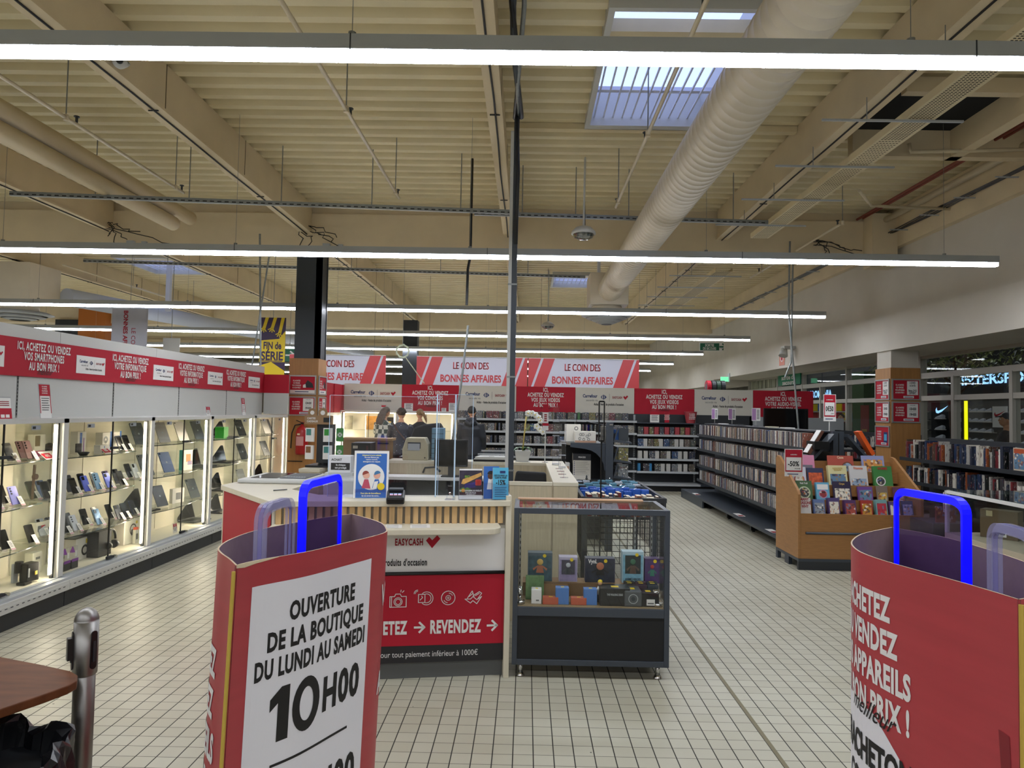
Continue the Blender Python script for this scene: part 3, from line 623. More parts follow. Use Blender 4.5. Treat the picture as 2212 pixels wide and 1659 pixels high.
# white slotted wall with the red sign band
t = thing('gondola_panel', (-4.28, 7.7, 1.55), 'white slotted back panels with a long red sign band above the phone cabinets', 'wall panel')
mb = MB()
for i in range(-1, 5): y0 = 4.35 + 1.33 * i; mb.box(-4.33, -4.27, y0 + .012, y0 + 1.318, 1.55, 1.90, whitem)
mb.box(-4.35, -4.3, 3.02, 11.0, 1.55, 1.9, black)
mb.build('panels', t)
mb = MB(); mb.box(-4.33, -4.25, 3.02, 11.0, 1.90, 2.22, red); mb.build('sign_band', t)
mb = MB()
for i in range(-1, 4): mb.box(-4.36, -4.262, 4.55 + 1.62 * i, 6.165 + 1.62 * i, 2.22, 2.325, whitem)
mb.box(-4.36, -4.262, 3.0, 11.02, 2.2, 2.222, lgrey); mb.build('top_cap', t)
mb = MB()
for i in range(0, 6):
    for q in range(11): mb.box(-4.269, -4.2685, 4.345 + 1.33 * i, 4.356 + 1.33 * i, 1.57 + q * .03, 1.588 + q * .03, black)
mb.build('slots', t)
M = face_px(-4.2475, 0, 0)
for i, l in ((0, 'VOS SMARTPHONES'), (1, 'VOTRE INFORMATIQUE'), (2, 'VOTRE INFORMATIQUE'), (3, 'VOTRE INFORMATIQUE'), (-1, 'VOS SMARTPHONES')):
    mb = MB(); y0 = 5.58 + 1.33 * i; c = y0 + .38 if i == 0 else y0 + .36
    buyline(mb, M, c, 2.125, ['ICI, ACHETEZ OU VENDEZ', l, 'AU BON PRIX !'], .064, .001, lead=1.3, sx=.52)
    mb.build('lettering', t); mb = MB(); mb.box(-4.249, -4.2465, y0 + .80, y0 + 1.24, 1.965, 2.135, white)
    shoplogo(mb, face_px(-4.2455, 0, 0), y0 + 1.02, 2.06, .42, .0005); mb.build('logo_plate', t)
# corner panel
t = thing('corner_panel', (-4.05, 11.03, 1.55), 'plain red and white corner panel beside the steel column', 'wall panel')
MB().box(-4.25, -3.86, 11.0, 11.05, 1.9, 2.2, red).build('red_band', t); MB().box(-4.25, -3.86, 11.0, 11.05, 1.56, 1.9, whitem).build('white_panel', t)
t = thing('side_run', (-4.2, 13.2, 0), 'short wall run with red fabric band behind the steel column', 'wall panel')
mb = MB()
for q in range(20): y = 11.1 + q * .22; mb.box(-4.16 + .012 * math.sin(q * 2), -4.13 + .012 * math.sin(q * 2), y, y + .222, 1.58, 2.2, red)
mb.build('red_fabric', t); MB().box(-4.4, -4.2, 11.1, 15.5, 0, 1.58, creamp).build('cabinet_body', t)
mb = MB()
for y in (11.15, 12.5, 13.8, 15.1): mb.box(-4.17, -4.13, y, y + .04, .2, 1.55, aluw)
mb.box(-4.17, -4.13, 11.1, 15.2, 1.52, 1.57, aluw); mb.build('frame', t)
mb = MB(); mb.box(-4.16, -4.14, 12.35, 12.38, .2, 1.5, ledw); mb.box(-4.16, -4.14, 14.95, 14.98, .2, 1.5, ledw); mb.build('light_tube', t)

# --- phones, stands with price cards
def lean(M0=None, ang=.42): return Euler((0, -ang, 0)).to_matrix().to_4x4()
L_ = lean()
def rbox(mb, hw, h, th, r, m, M):      # rounded plate: x thickness, y width, z height
    pts = []
    for cx, cy, a0 in ((hw - r, h - r, 0), (-hw + r, h - r, 90), (-hw + r, r, 180), (hw - r, r, 270)):
        for k in range(4): a = math.radians(a0 + k * 30); pts.append((cx + r * math.cos(a), cy + r * math.sin(a)))
    MM = M @ Matrix(((0, 0, 1, 0), (1, 0, 0, 0), (0, 1, 0, 0), (0, 0, 0, 1)))
    mb.prism(pts, -th, 0, m, MM)
pbody = mat('phone_body', '#1a1c20', .25, .1, coat=.3); pcam = mat('phone_lens', '#07080a', .15)
def mk_phone(kind):
    t = thing('smartphone', (0, 0, 0), 'p', 'smartphone'); MM = Matrix.Translation((.03, 0, .012)) @ L_
    b = MB(); rbox(b, .037, .155, .009, .009, pbody, MM); b.build('body', t, local=True, smooth=False)
    c = MB()
    if kind == 0:
        for k in range(3): c.sweep([MM @ Vector((-.0, -.019, .135 - k * .022)), MM @ Vector((.003, -.019, .135 - k * .022))], .0075, pcam, 10)
    elif kind == 1:
        rbox(c, .014, .036, .003, .006, pcam, MM @ Matrix.Translation((.003, -.016, .112)))
    else:
        rbox(c, .033, .138, .001, .004, pcam, MM @ Matrix.Translation((.0012, 0, .008)))
    c.build('camera' if kind < 2 else 'screen', t, local=True)
    return t
def mk_stand():
    t = thing('phone_stand', (0, 0, 0), 's', 'display stand')
    s = MB(); s.box(-.055, .05, -.03, .03, 0, .003, acryl); rbox(s, .028, .11, .003, .004, acryl, Matrix.Translation((.016, 0, .004)) @ L_)
    for y in (-.026, .022): s.sweep([(.05, y, .002), (.052, y, .02)], .002, acryl, 5)
    s.build('easel', t, local=True); return t
def mk_card():
    t = thing('price_card', (0, 0, 0), 'c', 'price card')
    c = MB(); M = Matrix.Translation((.03, 0, .002)) @ lean(ang=.6); rbox(c, .02, .085, .001, .002, white, M); c.build('card', t, local=True)
    p = MB(); M2 = M @ Matrix(((0, 0, 1, .0003), (1, 0, 0, 0), (0, 1, 0, 0), (0, 0, 0, 1)))
    for k in range(4): p.box(-.014, .012 - .004 * (k % 2), .03 + k * .011, .034 + k * .011, 0, .0004, greyp, M2)
    p.box(-.02, .02, .002, .014, 0, .0004, mat('card_pink', '#cf9aa6', .6), M2)
    p.build('print', t, local=True); return t
PH = [mk_phone(0), mk_phone(1), mk_phone(2)]; ST = mk_stand(); CD = mk_card(); PROTOS += PH + [ST, CD]
PCOL = {}
for nm, hx in (('black', '#15161a'), ('lilac', '#7d7ac0'), ('slate blue', '#5a6f95'), ('pale blue', '#7fa8c8'), ('violet blue', '#5568d8'), ('dark grey', '#3a3c42'), ('silver', '#b2b5ba'), ('mauve brown', '#6a4f4f'), ('navy', '#1f2747'), ('dark green', '#24352f'), ('purple', '#54406b')):
    PCOL[nm] = mat('phone_' + nm.replace(' ', '_'), hx, .25, .1, coat=.3)
def phone_row(ci, lv, items, x=-4.06):
    z = SHZ[ci][lv] + .0005; sn = ['lowest', 'middle', 'top'][lv]; cn = CABN[ci]; idx = {}
    for n, (y, nm, kind, row) in enumerate(items):
        xx = x - .11 * row
        idx_s = ORD[n]
        rz = random.uniform(-.22, -.08)
        cp(PH[kind], (xx, y, z + .003), rz, '%s smartphone, %s from the left, %s shelf of the %s lit cabinet' % (nm, idx_s, sn, cn), swap={pbody: PCOL[nm]}, sc=(1, random.uniform(.94, 1.04), random.uniform(.94, 1.05)))
        cp(ST, (xx, y, z), rz, 'clear stand under the %s phone, %s shelf of the %s lit cabinet' % (idx_s, sn, cn))
        if kind < 3: cp(CD, (xx + .03, y + .068, z), rz * .5, 'price card beside the %s phone, %s shelf of the %s lit cabinet' % (idx_s, sn, cn))
phone_row(0, 2, [(5.07, 'black', 2, 0), (5.22, 'mauve brown', 0, 1), (5.27, 'mauve brown', 0, 0)])
phone_row(0, 1, [(4.93, 'slate blue', 2, 0), (5.02, 'black', 2, 1), (5.14, 'lilac', 0, 0), (5.32, 'dark green', 0, 1), (5.43, 'slate blue', 1, 1), (5.48, 'dark grey', 2, 0), (5.57, 'dark grey', 1, 1)])
phone_row(0, 0, [(4.98, 'black', 1, 1), (5.06, 'black', 2, 0), (5.33, 'black', 2, 0), (5.45, 'silver', 1, 1), (5.56, 'dark grey', 0, 1)])
phone_row(1, 2, [(6.46, 'navy', 2, 0), (6.57, 'black', 2, 0)])
phone_row(1, 1, [(5.76, 'dark grey', 0, 1), (5.82, 'black', 2, 0), (5.93, 'black', 2, 1), (5.98, 'violet blue', 1, 0), (6.1, 'black', 0, 1), (6.14, 'pale blue', 0, 0), (6.28, 'purple', 1, 1), (6.3, 'violet blue', 1, 0), (6.46, 'dark grey', 1, 1), (6.5, 'black', 2, 0), (6.62, 'black', 0, 1), (6.74, 'silver', 1, 0)])
phone_row(1, 0, [(5.72, 'dark grey', 2, 0), (5.78, 'black', 0, 1), (5.85, 'silver', 0, 0), (5.98, 'black', 2, 1), (6.14, 'black', 0, 1), (6.17, 'pale blue', 1, 0), (6.34, 'black', 2, 1), (6.48, 'dark grey', 1, 0), (6.58, 'black', 2, 0), (6.72, 'navy', 2, 0)])
# tablets and laptops
tabb = mat('tablet_body', '#2b2d31', .3, .3)
def mk_tab():
    t = thing('tablet', (0, 0, 0), 't', 'tablet'); MM = Matrix.Translation((.04, 0, .012)) @ L_
    b = MB(); rbox(b, .085, .245, .008, .01, tabb, MM); b.build('body', t, local=True)
    c = MB(); c.sweep([MM @ Vector((0, -.065, .225)), MM @ Vector((.002, -.065, .225))], .008, pcam, 10); c.sweep([MM @ Vector((0, 0, .12)), MM @ Vector((.001, 0, .12))], .012, lgrey, 12); c.build('camera', t, local=True)
    s = MB(); s.box(-.06, .05, -.05, .05, 0, .003, acryl); s.sweep([(-.05, 0, .003), (-.03, 0, .13)], .003, acryl, 6); s.build('stand', t, local=True); return t
def mk_lap():
    t = thing('laptop', (0, 0, 0), 'l', 'laptop')
    b = MB(); b.box(-.12, .11, -.16, .16, 0, .016, tabb); b.box(-.08, .02, -.14, .14, .016, .0175, black); b.build('base', t, local=True, bevel=.003)
    M = Matrix.Translation((-.12, 0, .012)) @ lean(ang=.3); s = MB(); rbox(s, .16, .22, .007, .006, tabb, M); s.build('lid', t, local=True)
    c = MB(); rbox(c, .15, .195, .001, .003, mat('screen_black', '#0a0c0f', .08), M @ Matrix.Translation((.0012, 0, .013))); c.build('screen', t, local=True); return t
TB = mk_tab(); LP = mk_lap(); PROTOS += [TB, LP]
TCOL = {'silver': mat('tab_silver', '#a9a5a0', .35, .3), 'steel blue': mat('tab_blue', '#41557a', .3, .2), 'black': mat('tab_black', '#1b1d20', .25), 'grey': mat('tab_grey', '#55585a', .35, .3)}
SN = ['bottom', 'lowest', 'middle', 'top']
def put(p, ci, lv, y, nm, rz=-.2, x=-4.1, kindn='tablet', sc=None):
    z = (BOT if lv < 0 else SHZ[ci][lv]) + .001
    return cp(p, (x, y, z), rz, '%s %s, %s shelf of the %s lit cabinet, %s' % (nm, kindn, SN[lv + 1], CABN[ci], 'left door side' if (y - 4.35) % 1.33 < .45 else ('middle' if (y - 4.35) % 1.33 < .88 else 'right door side')), swap={tabb: TCOL[nm]}, sc=sc)
for ci, lv, y, nm in ((1, 2, 6.78, 'grey'), (2, 2, 7.22, 'silver'), (2, 2, 7.62, 'silver'), (2, 2, 8.0, 'grey'), (2, 1, 7.33, 'steel blue'), (2, 0, 7.22, 'black'), (1, 1, 6.93, 'grey'), (3, 2, 9.2, 'black'), (3, 1, 9.3, 'black'), (3, 0, 9.3, 'silver'), (4, 2, 10.1, 'silver'), (4, 1, 10.1, 'grey'), (4, 2, 10.6, 'grey'), (2, 0, 7.9, 'grey')):
    put(TB, ci, lv, y, nm)
for ci, lv, y, nm in ((1, 0, 6.86, 'black'), (2, 1, 8.1, 'grey'), (3, 1, 8.8, 'black'), (3, 0, 8.7, 'black'), (3, 2, 8.75, 'grey'), (4, 0, 10.1, 'black'), (2, -1, 8.0, 'grey'), (3, -1, 8.7, 'black')):
    put(LP, ci, lv, y, nm, kindn='laptop', x=-4.12)
# boxes and accessories
def sbox(name, x, y, z, sx, sy, sz, m, label, cat, extra=None, rz=0, bev=.002):
    o = MB().box(-sx / 2, sx / 2, -sy / 2, sy / 2, 0, sz, m)
    if extra:
        t = thing(name, (x, y, z), label, cat, rz=rz); o.build('carton', t, local=True, bevel=bev); e = MB(); extra(e); e.build('print', t, local=True); return t
    r = o.build(name, local=True, label=label, cat=cat, bevel=bev); r.location = (x, y, z); r.rotation_euler = (0, 0, rz); return r
wbox = mat('white_carton', '#d5d0c4', .6); bbox = mat('brown_carton', '#8a6a44', .7, noise=.06)
def ring_print(m1, m2, sx, off=0):
    def f(e):
        M = face_px(sx / 2 + .001, off, 0); e.disc(0, .12, .035, m1, M, r0=.015); e.disc(0, .1, .014, m2, M, z=.0005); e.box(sx / 2, sx / 2 + .0008, .05, .075, .01, .2, blue)
    return f
Z1, Z2 = SHZ[0], SHZ[1]
sbox('toy_carton', -4.2, 5.35, Z1[2], .06, .13, .2, wbox, 'white and pink watch carton at the back of the top shelf of the nearest cabinet', 'carton', lambda e: (e.box(.03, .031, -.06, .0, .1, .19, mat('photo_brown', '#6b5a3a', .5)), e.box(.03, .031, -.06, .06, .01, .06, mat('pink', '#c04a7a', .5))))
sbox('gadget_carton', -4.12, 5.62, Z1[2], .07, .09, .1, wbox, 'small white carton with a dark gadget picture on the top shelf of the nearest cabinet', 'carton', lambda e: (e.box(.035, .036, -.02, .02, .01, .05, dgrey), e.box(.035, .036, -.01, .01, .07, .08, blue)))
mb = MB(); mb.sweep([(-4.2, 5.46, Z1[2] + .045), (-4.2, 5.5, Z1[2] + .07), (-4.2, 5.6, Z1[2] + .045)], [(.045, .03), (.06, .05), (.04, .03)], black, 14); mb.build('black_pouch', label='black rounded pouch on the top shelf of the nearest cabinet', cat='pouch', smooth=True)
sbox('camera_carton', -4.17, 5.85, Z2[2], .07, .12, .21, wbox, 'white carton with blue band and toothbrush picture on the top shelf, second cabinet', 'carton', lambda e: (e.box(.035, .036, -.03, .0, .01, .2, blue), e.box(.035, .036, .02, .035, .02, .15, lilac)))
sbox('camera_carton', -4.15, 6.2, Z2[2], .07, .14, .19, wbox, 'white carton with round camera picture, left of the pair on the top shelf, second cabinet', 'carton', ring_print(greyp, black, .07, -.02))
sbox('camera_carton', -4.15, 6.35, Z2[2], .07, .14, .19, wbox, 'white carton with round camera picture, right of the pair on the top shelf, second cabinet', 'carton', ring_print(greyp, white, .07, .02))
sbox('camera_carton', -4.05, 6.17, Z2[2], .06, .12, .08, wbox, 'low white and yellow carton in front of the camera cartons in the second cabinet', 'carton', lambda e: (e.box(.03, .031, -.03, .03, .01, .04, dgrey), e.box(.03, .032, 0, .02, .0, .02, yellow), e.box(.03, .031, -.0, .01, .05, .07, blue)))
t = thing('earbud_case', (-4.0, 5.93, Z2[2]), 'open black earbud case on the top shelf, second cabinet', 'case')
mb = MB(); mb.lathe(-4.0, 5.93, [(.03, Z2[2]), (.05, Z2[2] + .03), (.04, Z2[2] + .034), (0, Z2[2] + .03)], black, 20); mb.build('base', t, smooth=True)
mb = MB(); mb.box(-4.055, -4.045, 5.89, 5.97, Z2[2] + .03, Z2[2] + .11, black); mb.build('lid', t, bevel=.004)
def promo(y, ci, lab):
    t = thing('promo_card', (-3.98, y, SHZ[ci][2]), lab, 'price card'); M = Matrix.Translation((-3.97, y, SHZ[ci][2] + .002)) @ lean(ang=.9)
    c = MB(); rbox(c, .09, .1, .001, .002, white, M); c.build('card', t); M2 = M @ Matrix(((0, 0, 1, .0005), (1, 0, 0, 0), (0, 1, 0, 0), (0, 0, 0, 1)))
    p = MB(); p.box(-.085, .02, .01, .075, 0, .0004, red, M2); p.text('-50%', -.035, .03, .03, white, M2, z=.001, sx=.6); p.box(.03, .08, .03, .035, 0, .0004, red, M2); p.box(.03, .08, .045, .05, 0, .0004, greyp, M2); p.build('print', t)
promo(6.31, 1, 'large red and white discount card lying on the top shelf, second cabinet'); promo(5.5, 0, 'large red and white discount card lying on the top shelf of the nearest cabinet')
sbox('green_carton', -4.1, 8.62, SHZ[3][2], .12, .14, .15, mat('bright_green', '#3ccf3a', .5), 'bright green console carton on the top shelf of the fourth cabinet', 'carton')
sbox('tablet_carton', -4.1, 7.78, SHZ[2][1], .05, .17, .24, mat('teal_carton', '#43a39b', .5), 'teal and white tablet carton on the middle shelf of the third cabinet', 'carton', lambda e: (e.box(.025, .027, -.08, .085, .0, .24, wbox), e.box(.027, .028, -.03, .05, .1, .19, mat('orange_soft', '#d8875a', .5)), e.box(.027, .028, -.0, .08, .06, .11, mat('mauve_soft', '#8a7f98', .5))), rz=-.2)
sbox('tablet_carton', -4.1, 7.56, SHZ[2][0], .04, .2, .17, wbox, 'flat white carton with a dark device picture on the lowest shelf of the third cabinet', 'carton', lambda e: e.box(.02, .021, -.04, .04, .04, .12, greyp), rz=-.2)
# bottom floors of cabinets one and two
t = thing('smart_speaker', (-3.98, 5.33, BOT), 'squat black speaker with yellow price tag on the floor of the nearest cabinet', 'speaker')
mb = MB(); mb.prism([(-4.03, 5.29), (-3.95, 5.27), (-3.93, 5.38), (-4.02, 5.40)], BOT + .01, BOT + .155, black); mb.build('body', t, bevel=.008)
mb = MB(); mb.cyl(-4.04, 5.3, BOT + .08, BOT + .17, .03, black, 14); mb.box(-4.0, -3.93, 5.22, 5.3, BOT, BOT + .02, black); mb.build('base', t, bevel=.004)
mb = MB(); mb.box(-3.932, -3.928, 5.33, 5.355, BOT + .06, BOT + .09, yellow); mb.box(-3.947, -3.943, 5.275, 5.29, BOT + .05, BOT + .12, lgrey); mb.build('price_tag', t)
sbox('speaker_carton', -4.15, 5.28, BOT, .07, .11, .18, wbox, 'white speaker carton behind the black speaker in the nearest cabinet', 'carton', lambda e: e.box(.035, .036, -.02, .03, .12, .14, greyp))
sbox('remote_control', -4.08, 5.18, BOT, .02, .05, .15, lgrey, 'grey remote standing left of the speaker carton in the nearest cabinet', 'remote control')
sbox('white_gadget_carton', -4.2, 5.45, SHZ[0][0], .06, .22, .13, wbox, 'white carton with a small red gadget picture on the lowest shelf of the nearest cabinet', 'carton', lambda e: (e.box(.03, .031, -.05, .0, .05, .1, red), e.box(.03, .031, -.09, -.05, .05, .1, greyp)))
for k, y in enumerate((5.76, 5.86)):
    t = thing('earphone_pack', (-3.95, y, BOT), ['purple and clear earphone pack, left of the pair on the floor of the second cabinet', 'purple and clear earphone pack, right of the pair on the floor of the second cabinet'][k], 'blister pack')
    mb = MB(); mb.box(-3.97, -3.94, y - .042, y + .042, BOT, BOT + .07, black); mb.box(-3.939, -3.938, y - .042, y + .042, BOT + .06, BOT + .085, mat('purple_bright', '#7b2d93', .5)); mb.build('sleeve', t)
    MB().box(-3.965, -3.945, y - .04, y + .04, BOT + .07, BOT + .19, acryl).build('blister', t)
    mb = MB(); mb.lathe(-3.955, y - .015, [(.02, BOT + .14), (.004, BOT + .19)], mat('purple_bright', '#7b2d93', .5), 10); mb.box(-3.944, -3.943, y + .005, y + .03, BOT + .1, BOT + .15, white); mb.build('insert', t)
sbox('headphone_carton', -4.15, 5.9, BOT, .1, .2, .2, wbox, 'white headphone carton with hanging tab on the floor of the second cabinet', 'carton', lambda e: (e.disc(.03, .08, .05, black, face_px(.051, 0, 0), r0=.03), e.box(-.05, .055, -.12, .06, .2, .205, black), e.box(.05, .052, .04, .08, .14, .18, yellow)))
sbox('black_carton', -4.08, 6.15, BOT, .18, .2, .24, black, 'large black carton on the floor of the second cabinet', 'carton')
sbox('headphone_carton', -4.14, 6.52, BOT, .1, .26, .25, wbox, 'white headphone carton with a dark headset picture, right in the second cabinet', 'carton', lambda e: (e.disc(.03, .14, .06, black, face_px(.051, 0, 0), r0=.045), e.box(.05, .052, .08, .11, .19, .22, yellow), e.box(.05, .0515, .0, .03, .08, .14, black)))
t = thing('headphones', (-4.0, 6.38, BOT), 'large black over ear headphones on a clear stand in the second cabinet', 'headphones')
mb = MB(); mb.sweep([(-4.0, 6.38 + .07 * math.cos(math.pi * q / 12), BOT + .13 + .1 * math.sin(math.pi * q / 12)) for q in range(13)], .012, black, 10); mb.build('headband', t, smooth=True)
for s in (-1, 1): mb = MB(); mb.sweep([(-4.01, 6.38 + s * .045, BOT + .08), (-4.0, 6.38 + s * .08, BOT + .085)], [(.05, .04), (.045, .035)], black, 16); mb.build('ear_cup', t, smooth=True)
mb = MB(); mb.sweep([(-3.95, 6.3, BOT), (-4.0, 6.36, BOT + .14)], .003, acryl, 6); mb.sweep([(-4.05, 6.44, BOT), (-4.0, 6.38, BOT + .14)], .003, acryl, 6); mb.build('stand', t)
sbox('razor_carton', -4.05, 6.78, BOT, .03, .06, .14, wbox, 'narrow white and orange carton on the floor of the second cabinet', 'carton', lambda e: (e.box(.015, .016, -.015, .015, .04, .1, black), e.box(-.015, .017, -.02, .02, .14, .165, mat('orange_tab', '#d9502a', .5))))
# hanging watch
t = thing('wrist_watch', (-4.15, 5.28, SHZ[0][1] + .1), 'brown wrist watch on a stand on the middle shelf of the nearest cabinet', 'watch')
mb = MB(); mb.sweep([(-4.14, 5.28, SHZ[0][1] + .01), (-4.13, 5.28, SHZ[0][1] + .3)], .011, mat('strap_brown', '#4a352c', .6), 8); mb.build('strap', t)
mb = MB(); mb.sweep([(-4.135, 5.28, SHZ[0][1] + .2), (-4.11, 5.28, SHZ[0][1] + .2)], .024, mat('strap_brown', '#4a352c', .6), 16); mb.build('watch_case', t)
# depth scaled from the camera to where the glass shows each item; then shelf height and clearance from the partitions
for o in list(COL.objects):
    if o.parent is None and o.get('label') and o not in PROTOS and -4.27 < o.location.x < -3.9 and .2 < o.location.z < 1.45 and o.location.y < 10.95 and o.get('category') not in ('display cabinet', 'wall panel'):
        y = o.location.y; c0 = min(4, int((y - 4.35) / 1.33)); y2 = y * abs(o.location.x) / 3.85; c1 = int((y2 - 4.35) / 1.33)
        if c1 > 4: c1 = 4; y2 = min(y2, 10.85)
        hw = .19 if o.get('category') == 'laptop' else (.11 if o.get('category') in ('tablet', 'carton', 'price card') and 'promo' not in o.name and 'price_card' not in o.name else .05)
        lo, hi = 4.35 + 1.33 * c1 + hw, 5.68 + 1.33 * c1 - hw; dy = max(lo, min(hi, y2)) - y
        dz = 0
        for k in range(3):
            if abs(o.location.z - SHZ[c0][k]) < .12: dz = SHZ[c1][k] - SHZ[c0][k]
        o.location.y += dy; o.location.z += dz
# leaflets standing on the ledge over the cabinets
def ledge_sign(y, w, h, lab, top, rot=.0, tilt=.12, x=-3.98, z=1.551):
    t = thing('price_sign', (x, y, z), lab, 'sign', rz=rot); M = Matrix.Translation((0, 0, .001)) @ Euler((0, -tilt, 0)).to_matrix().to_4x4()
    s = MB(); rbox(s, w / 2 + .006, h + .012, .003, .003, acryl, M @ Matrix.Translation((-.001, 0, -.003))); s.build('holder', t, local=True)
    c = MB(); rbox(c, w / 2, h, .001, .002, white, M @ Matrix.Translation((.0015, 0, 0))); M2 = M @ Matrix(((0, 0, 1, .003), (1, 0, 0, 0), (0, 1, 0, 0), (0, 0, 0, 1)))
    if top: c.box(-w / 2, w / 2, h * .66, h, -.001, .0004, red, M2); c.box(-w / 2, -w / 2 + .006, .04, h, -.001, .0004, red, M2); c.box(w / 2 - .006, w / 2, .04, h, -.001, .0004, red, M2)
    else: c.box(-w / 2, w / 2, 0, h * .5, -.001, .0004, red, M2)
    if top:
        for k, l in enumerate(('ICI, ACHETEZ', 'OU VENDEZ', 'VOS APPAREILS', 'AU BON PRIX !')): c.text(l, 0, h * (.92 - .065 * k), h * .035, white, M2, z=.001, sx=.7)
        for k in range(6): c.box(-w * .35, w * (.35 - .05 * (k % 3)), h * (.58 - .07 * k), h * (.6 - .07 * k), 0, .0006, blackp, M2)
    else:
        for k in range(3): c.box(-w * .35, w * .35, h * (.62 + .09 * k), h * (.66 + .09 * k), 0, .0006, redd, M2)
        c.box(-w * .3, -w * .03, h * .05, h * .2, 0, .0007, white, M2); c.box(w * .05, w * .32, h * .05, h * .2, 0, .0007, white, M2)
    c.build('print', t, local=True)
ledge_sign(5.63, .13, .28, 'tall red and white price sign leaning above the nearest cabinet', True)
ledge_sign(5.18, .14, .16, 'small sign with a red lower half above the nearest cabinet', False)
ledge_sign(8.52, .1, .11, 'tiny red framed sign above the fourth cabinet', True)
ledge_sign(9.6, .11, .24, 'red price sign leaning above the joint of the fourth and fifth cabinets', True)
ledge_sign(7.75, .08, .1, 'tiny red framed sign on the floor of the third cabinet', True, x=-3.95, z=BOT + .001)
# ================================================================ FRONT COUNTER
def stroke(mb, pts, w, m, M, z=0, closed=False):
    P = [Vector((p[0], p[1])) for p in pts]
    if closed: P.append(P[0])
    for a, b in zip(P, P[1:]):
        d = (b - a)
        if d.length < 1e-6: continue
        d.normalize(); n = Vector((-d.y, d.x)) * w / 2; e = d * w * .3
        mb.poly([a - e + n, a - e - n, b + e - n, b + e + n], m, M, z)
def circ(cx, cy, r, n=20, a0=0, a1=360): return [(cx + r * math.cos(math.radians(a0 + (a1 - a0) * k / n)), cy + r * math.sin(math.radians(a0 + (a1 - a0) * k / n))) for k in range(n + 1)]
A = Vector((-1.53, 4.15, 0)); B = Vector((-.085, 4.375, 0)); d = (B - A); CL = d.length; ang = math.atan2(d.y, d.x)
TC = Matrix.Translation(A) @ Matrix.Rotation(ang, 4, 'Z')
t = thing('sales_counter', (A.x, A.y, 0), 'front sales counter with red lower panel, wooden slats and pale worktop', 'counter')
def cb(): m = MB(); m.T = TC; return m
m_ = cb(); m_.box(0, CL - .035, .05, .3, 0, .105, mat('plinth_grey', '#5b5d5c', .6)); m_.build('plinth', t)
m_ = cb(); m_.box(0, CL - .035, .03, .3, .105, 1.075, offw); m_.build('body', t)
m_ = cb(); m_.box(0, CL - .035, .02, .031, .105, .21, mat('strip_black', '#1d1c1f', .5)); m_.box(0, CL - .035, .018, .031, .21, .645, red); m_.box(0, CL - .035, .022, .031, .665, .93, white); m_.build('front_panels', t)
m_ = cb(); m_.sweep([(-.0, .012, .656), (CL - .03, .012, .656)], .011, black, 10); m_.build('bumper_tube', t, smooth=True)
m_ = cb(); m_.box(CL - .035, CL, -.01, .32, 0, 1.14, oakt); m_.build('side_board', t, bevel=.002)
m_ = cb()
for k in range(29): x = .02 + k * .0485; m_.box(x, x + .032, .005, .025, .965, 1.075, pine)
m_.build('slats', t)
m_ = cb(); m_.box(0, CL - .035, .025, .03, .95, 1.076, mat('slat_back', '#8e8778', .7)); m_.build('slat_backing', t)
m_ = cb(); pts = [(0, .03), (0, -.2)] + [(CL - .16 + .08 * math.sin(math.radians(q * 15)), -.2 + .08 - .08 * math.cos(math.radians(q * 15))) for q in range(7)] + [(CL - .08, .03)]
m_.prism(pts, .93, .965, oakt); m_.build('ledge', t, bevel=.004)
# worktop with the left wing
def W2(p): return (p[0], p[1])
inv = TC.inverted()
mb = MB(); mb.prism([(-1.54, 4.125), (-.09, 4.35), (-.125, 4.62), (-1.35, 4.48), (-1.62, 4.75), (-1.62, 5.75), (-2.12, 5.75), (-2.19, 4.92)], 1.075, 1.11, oakt); mb.build('worktop', t, bevel=.003)
mb = MB(); mb.prism([(-1.53, 4.15), (-1.49, 4.2), (-2.08, 4.95), (-2.09, 5.7), (-2.12, 5.7), (-2.16, 4.92)], 0, 1.075, offw); mb.build('wing_body', t)
Mw = frameM((-2.163, 4.915, 0), (.63, -.767, 0), (0, 0, 1)); LW = math.hypot(.63, .765)
mb = MB(); mb.box(.02, LW, .10, 1.07, .003, .006, red, frameM((-2.163, 4.915, 0), (.63, -.767, 0), (0, 0, 1))); mb.box(0, .02, 0, 1.075, .0, .008, oakt, Mw); mb.build('wing_panel', t)
m_ = cb(); M = Matrix.Translation((0, .0205, 0)) @ frameM((0, 0, 0), (1, 0, 0), (0, 0, 1))
shoplogo(m_, M, .584, .825, .894, .002)
Mr = Matrix.Translation((0, .0165, 0)) @ frameM((0, 0, 0), (1, 0, 0), (0, 0, 1))
m_.text('REVENDEZ', 1.125, .285, .075, white, Mr, sx=.54, z=.001, bold=2, sp=.05); m_.text('ACHETEZ', .825, .285, .075, white, Mr, al='R', sx=.54, z=.001, bold=2, sp=.05); m_.text('VENDEZ', .15, .285, .075, white, Mr, sx=.54, z=.001, bold=2, sp=.05)
for x in (.36, .9, 1.355): stroke(m_, [(x - .03, .322), (x + .03, .322)], .013, white, Mr, .001); stroke(m_, [(x, .352), (x + .03, .322), (x, .292)], .013, white, Mr, .001)
m_.text('pour tout paiement inférieur à 1000€', 1.27, .142, .034, white, Mr, al='R', sx=.82, z=.001, bold=False)
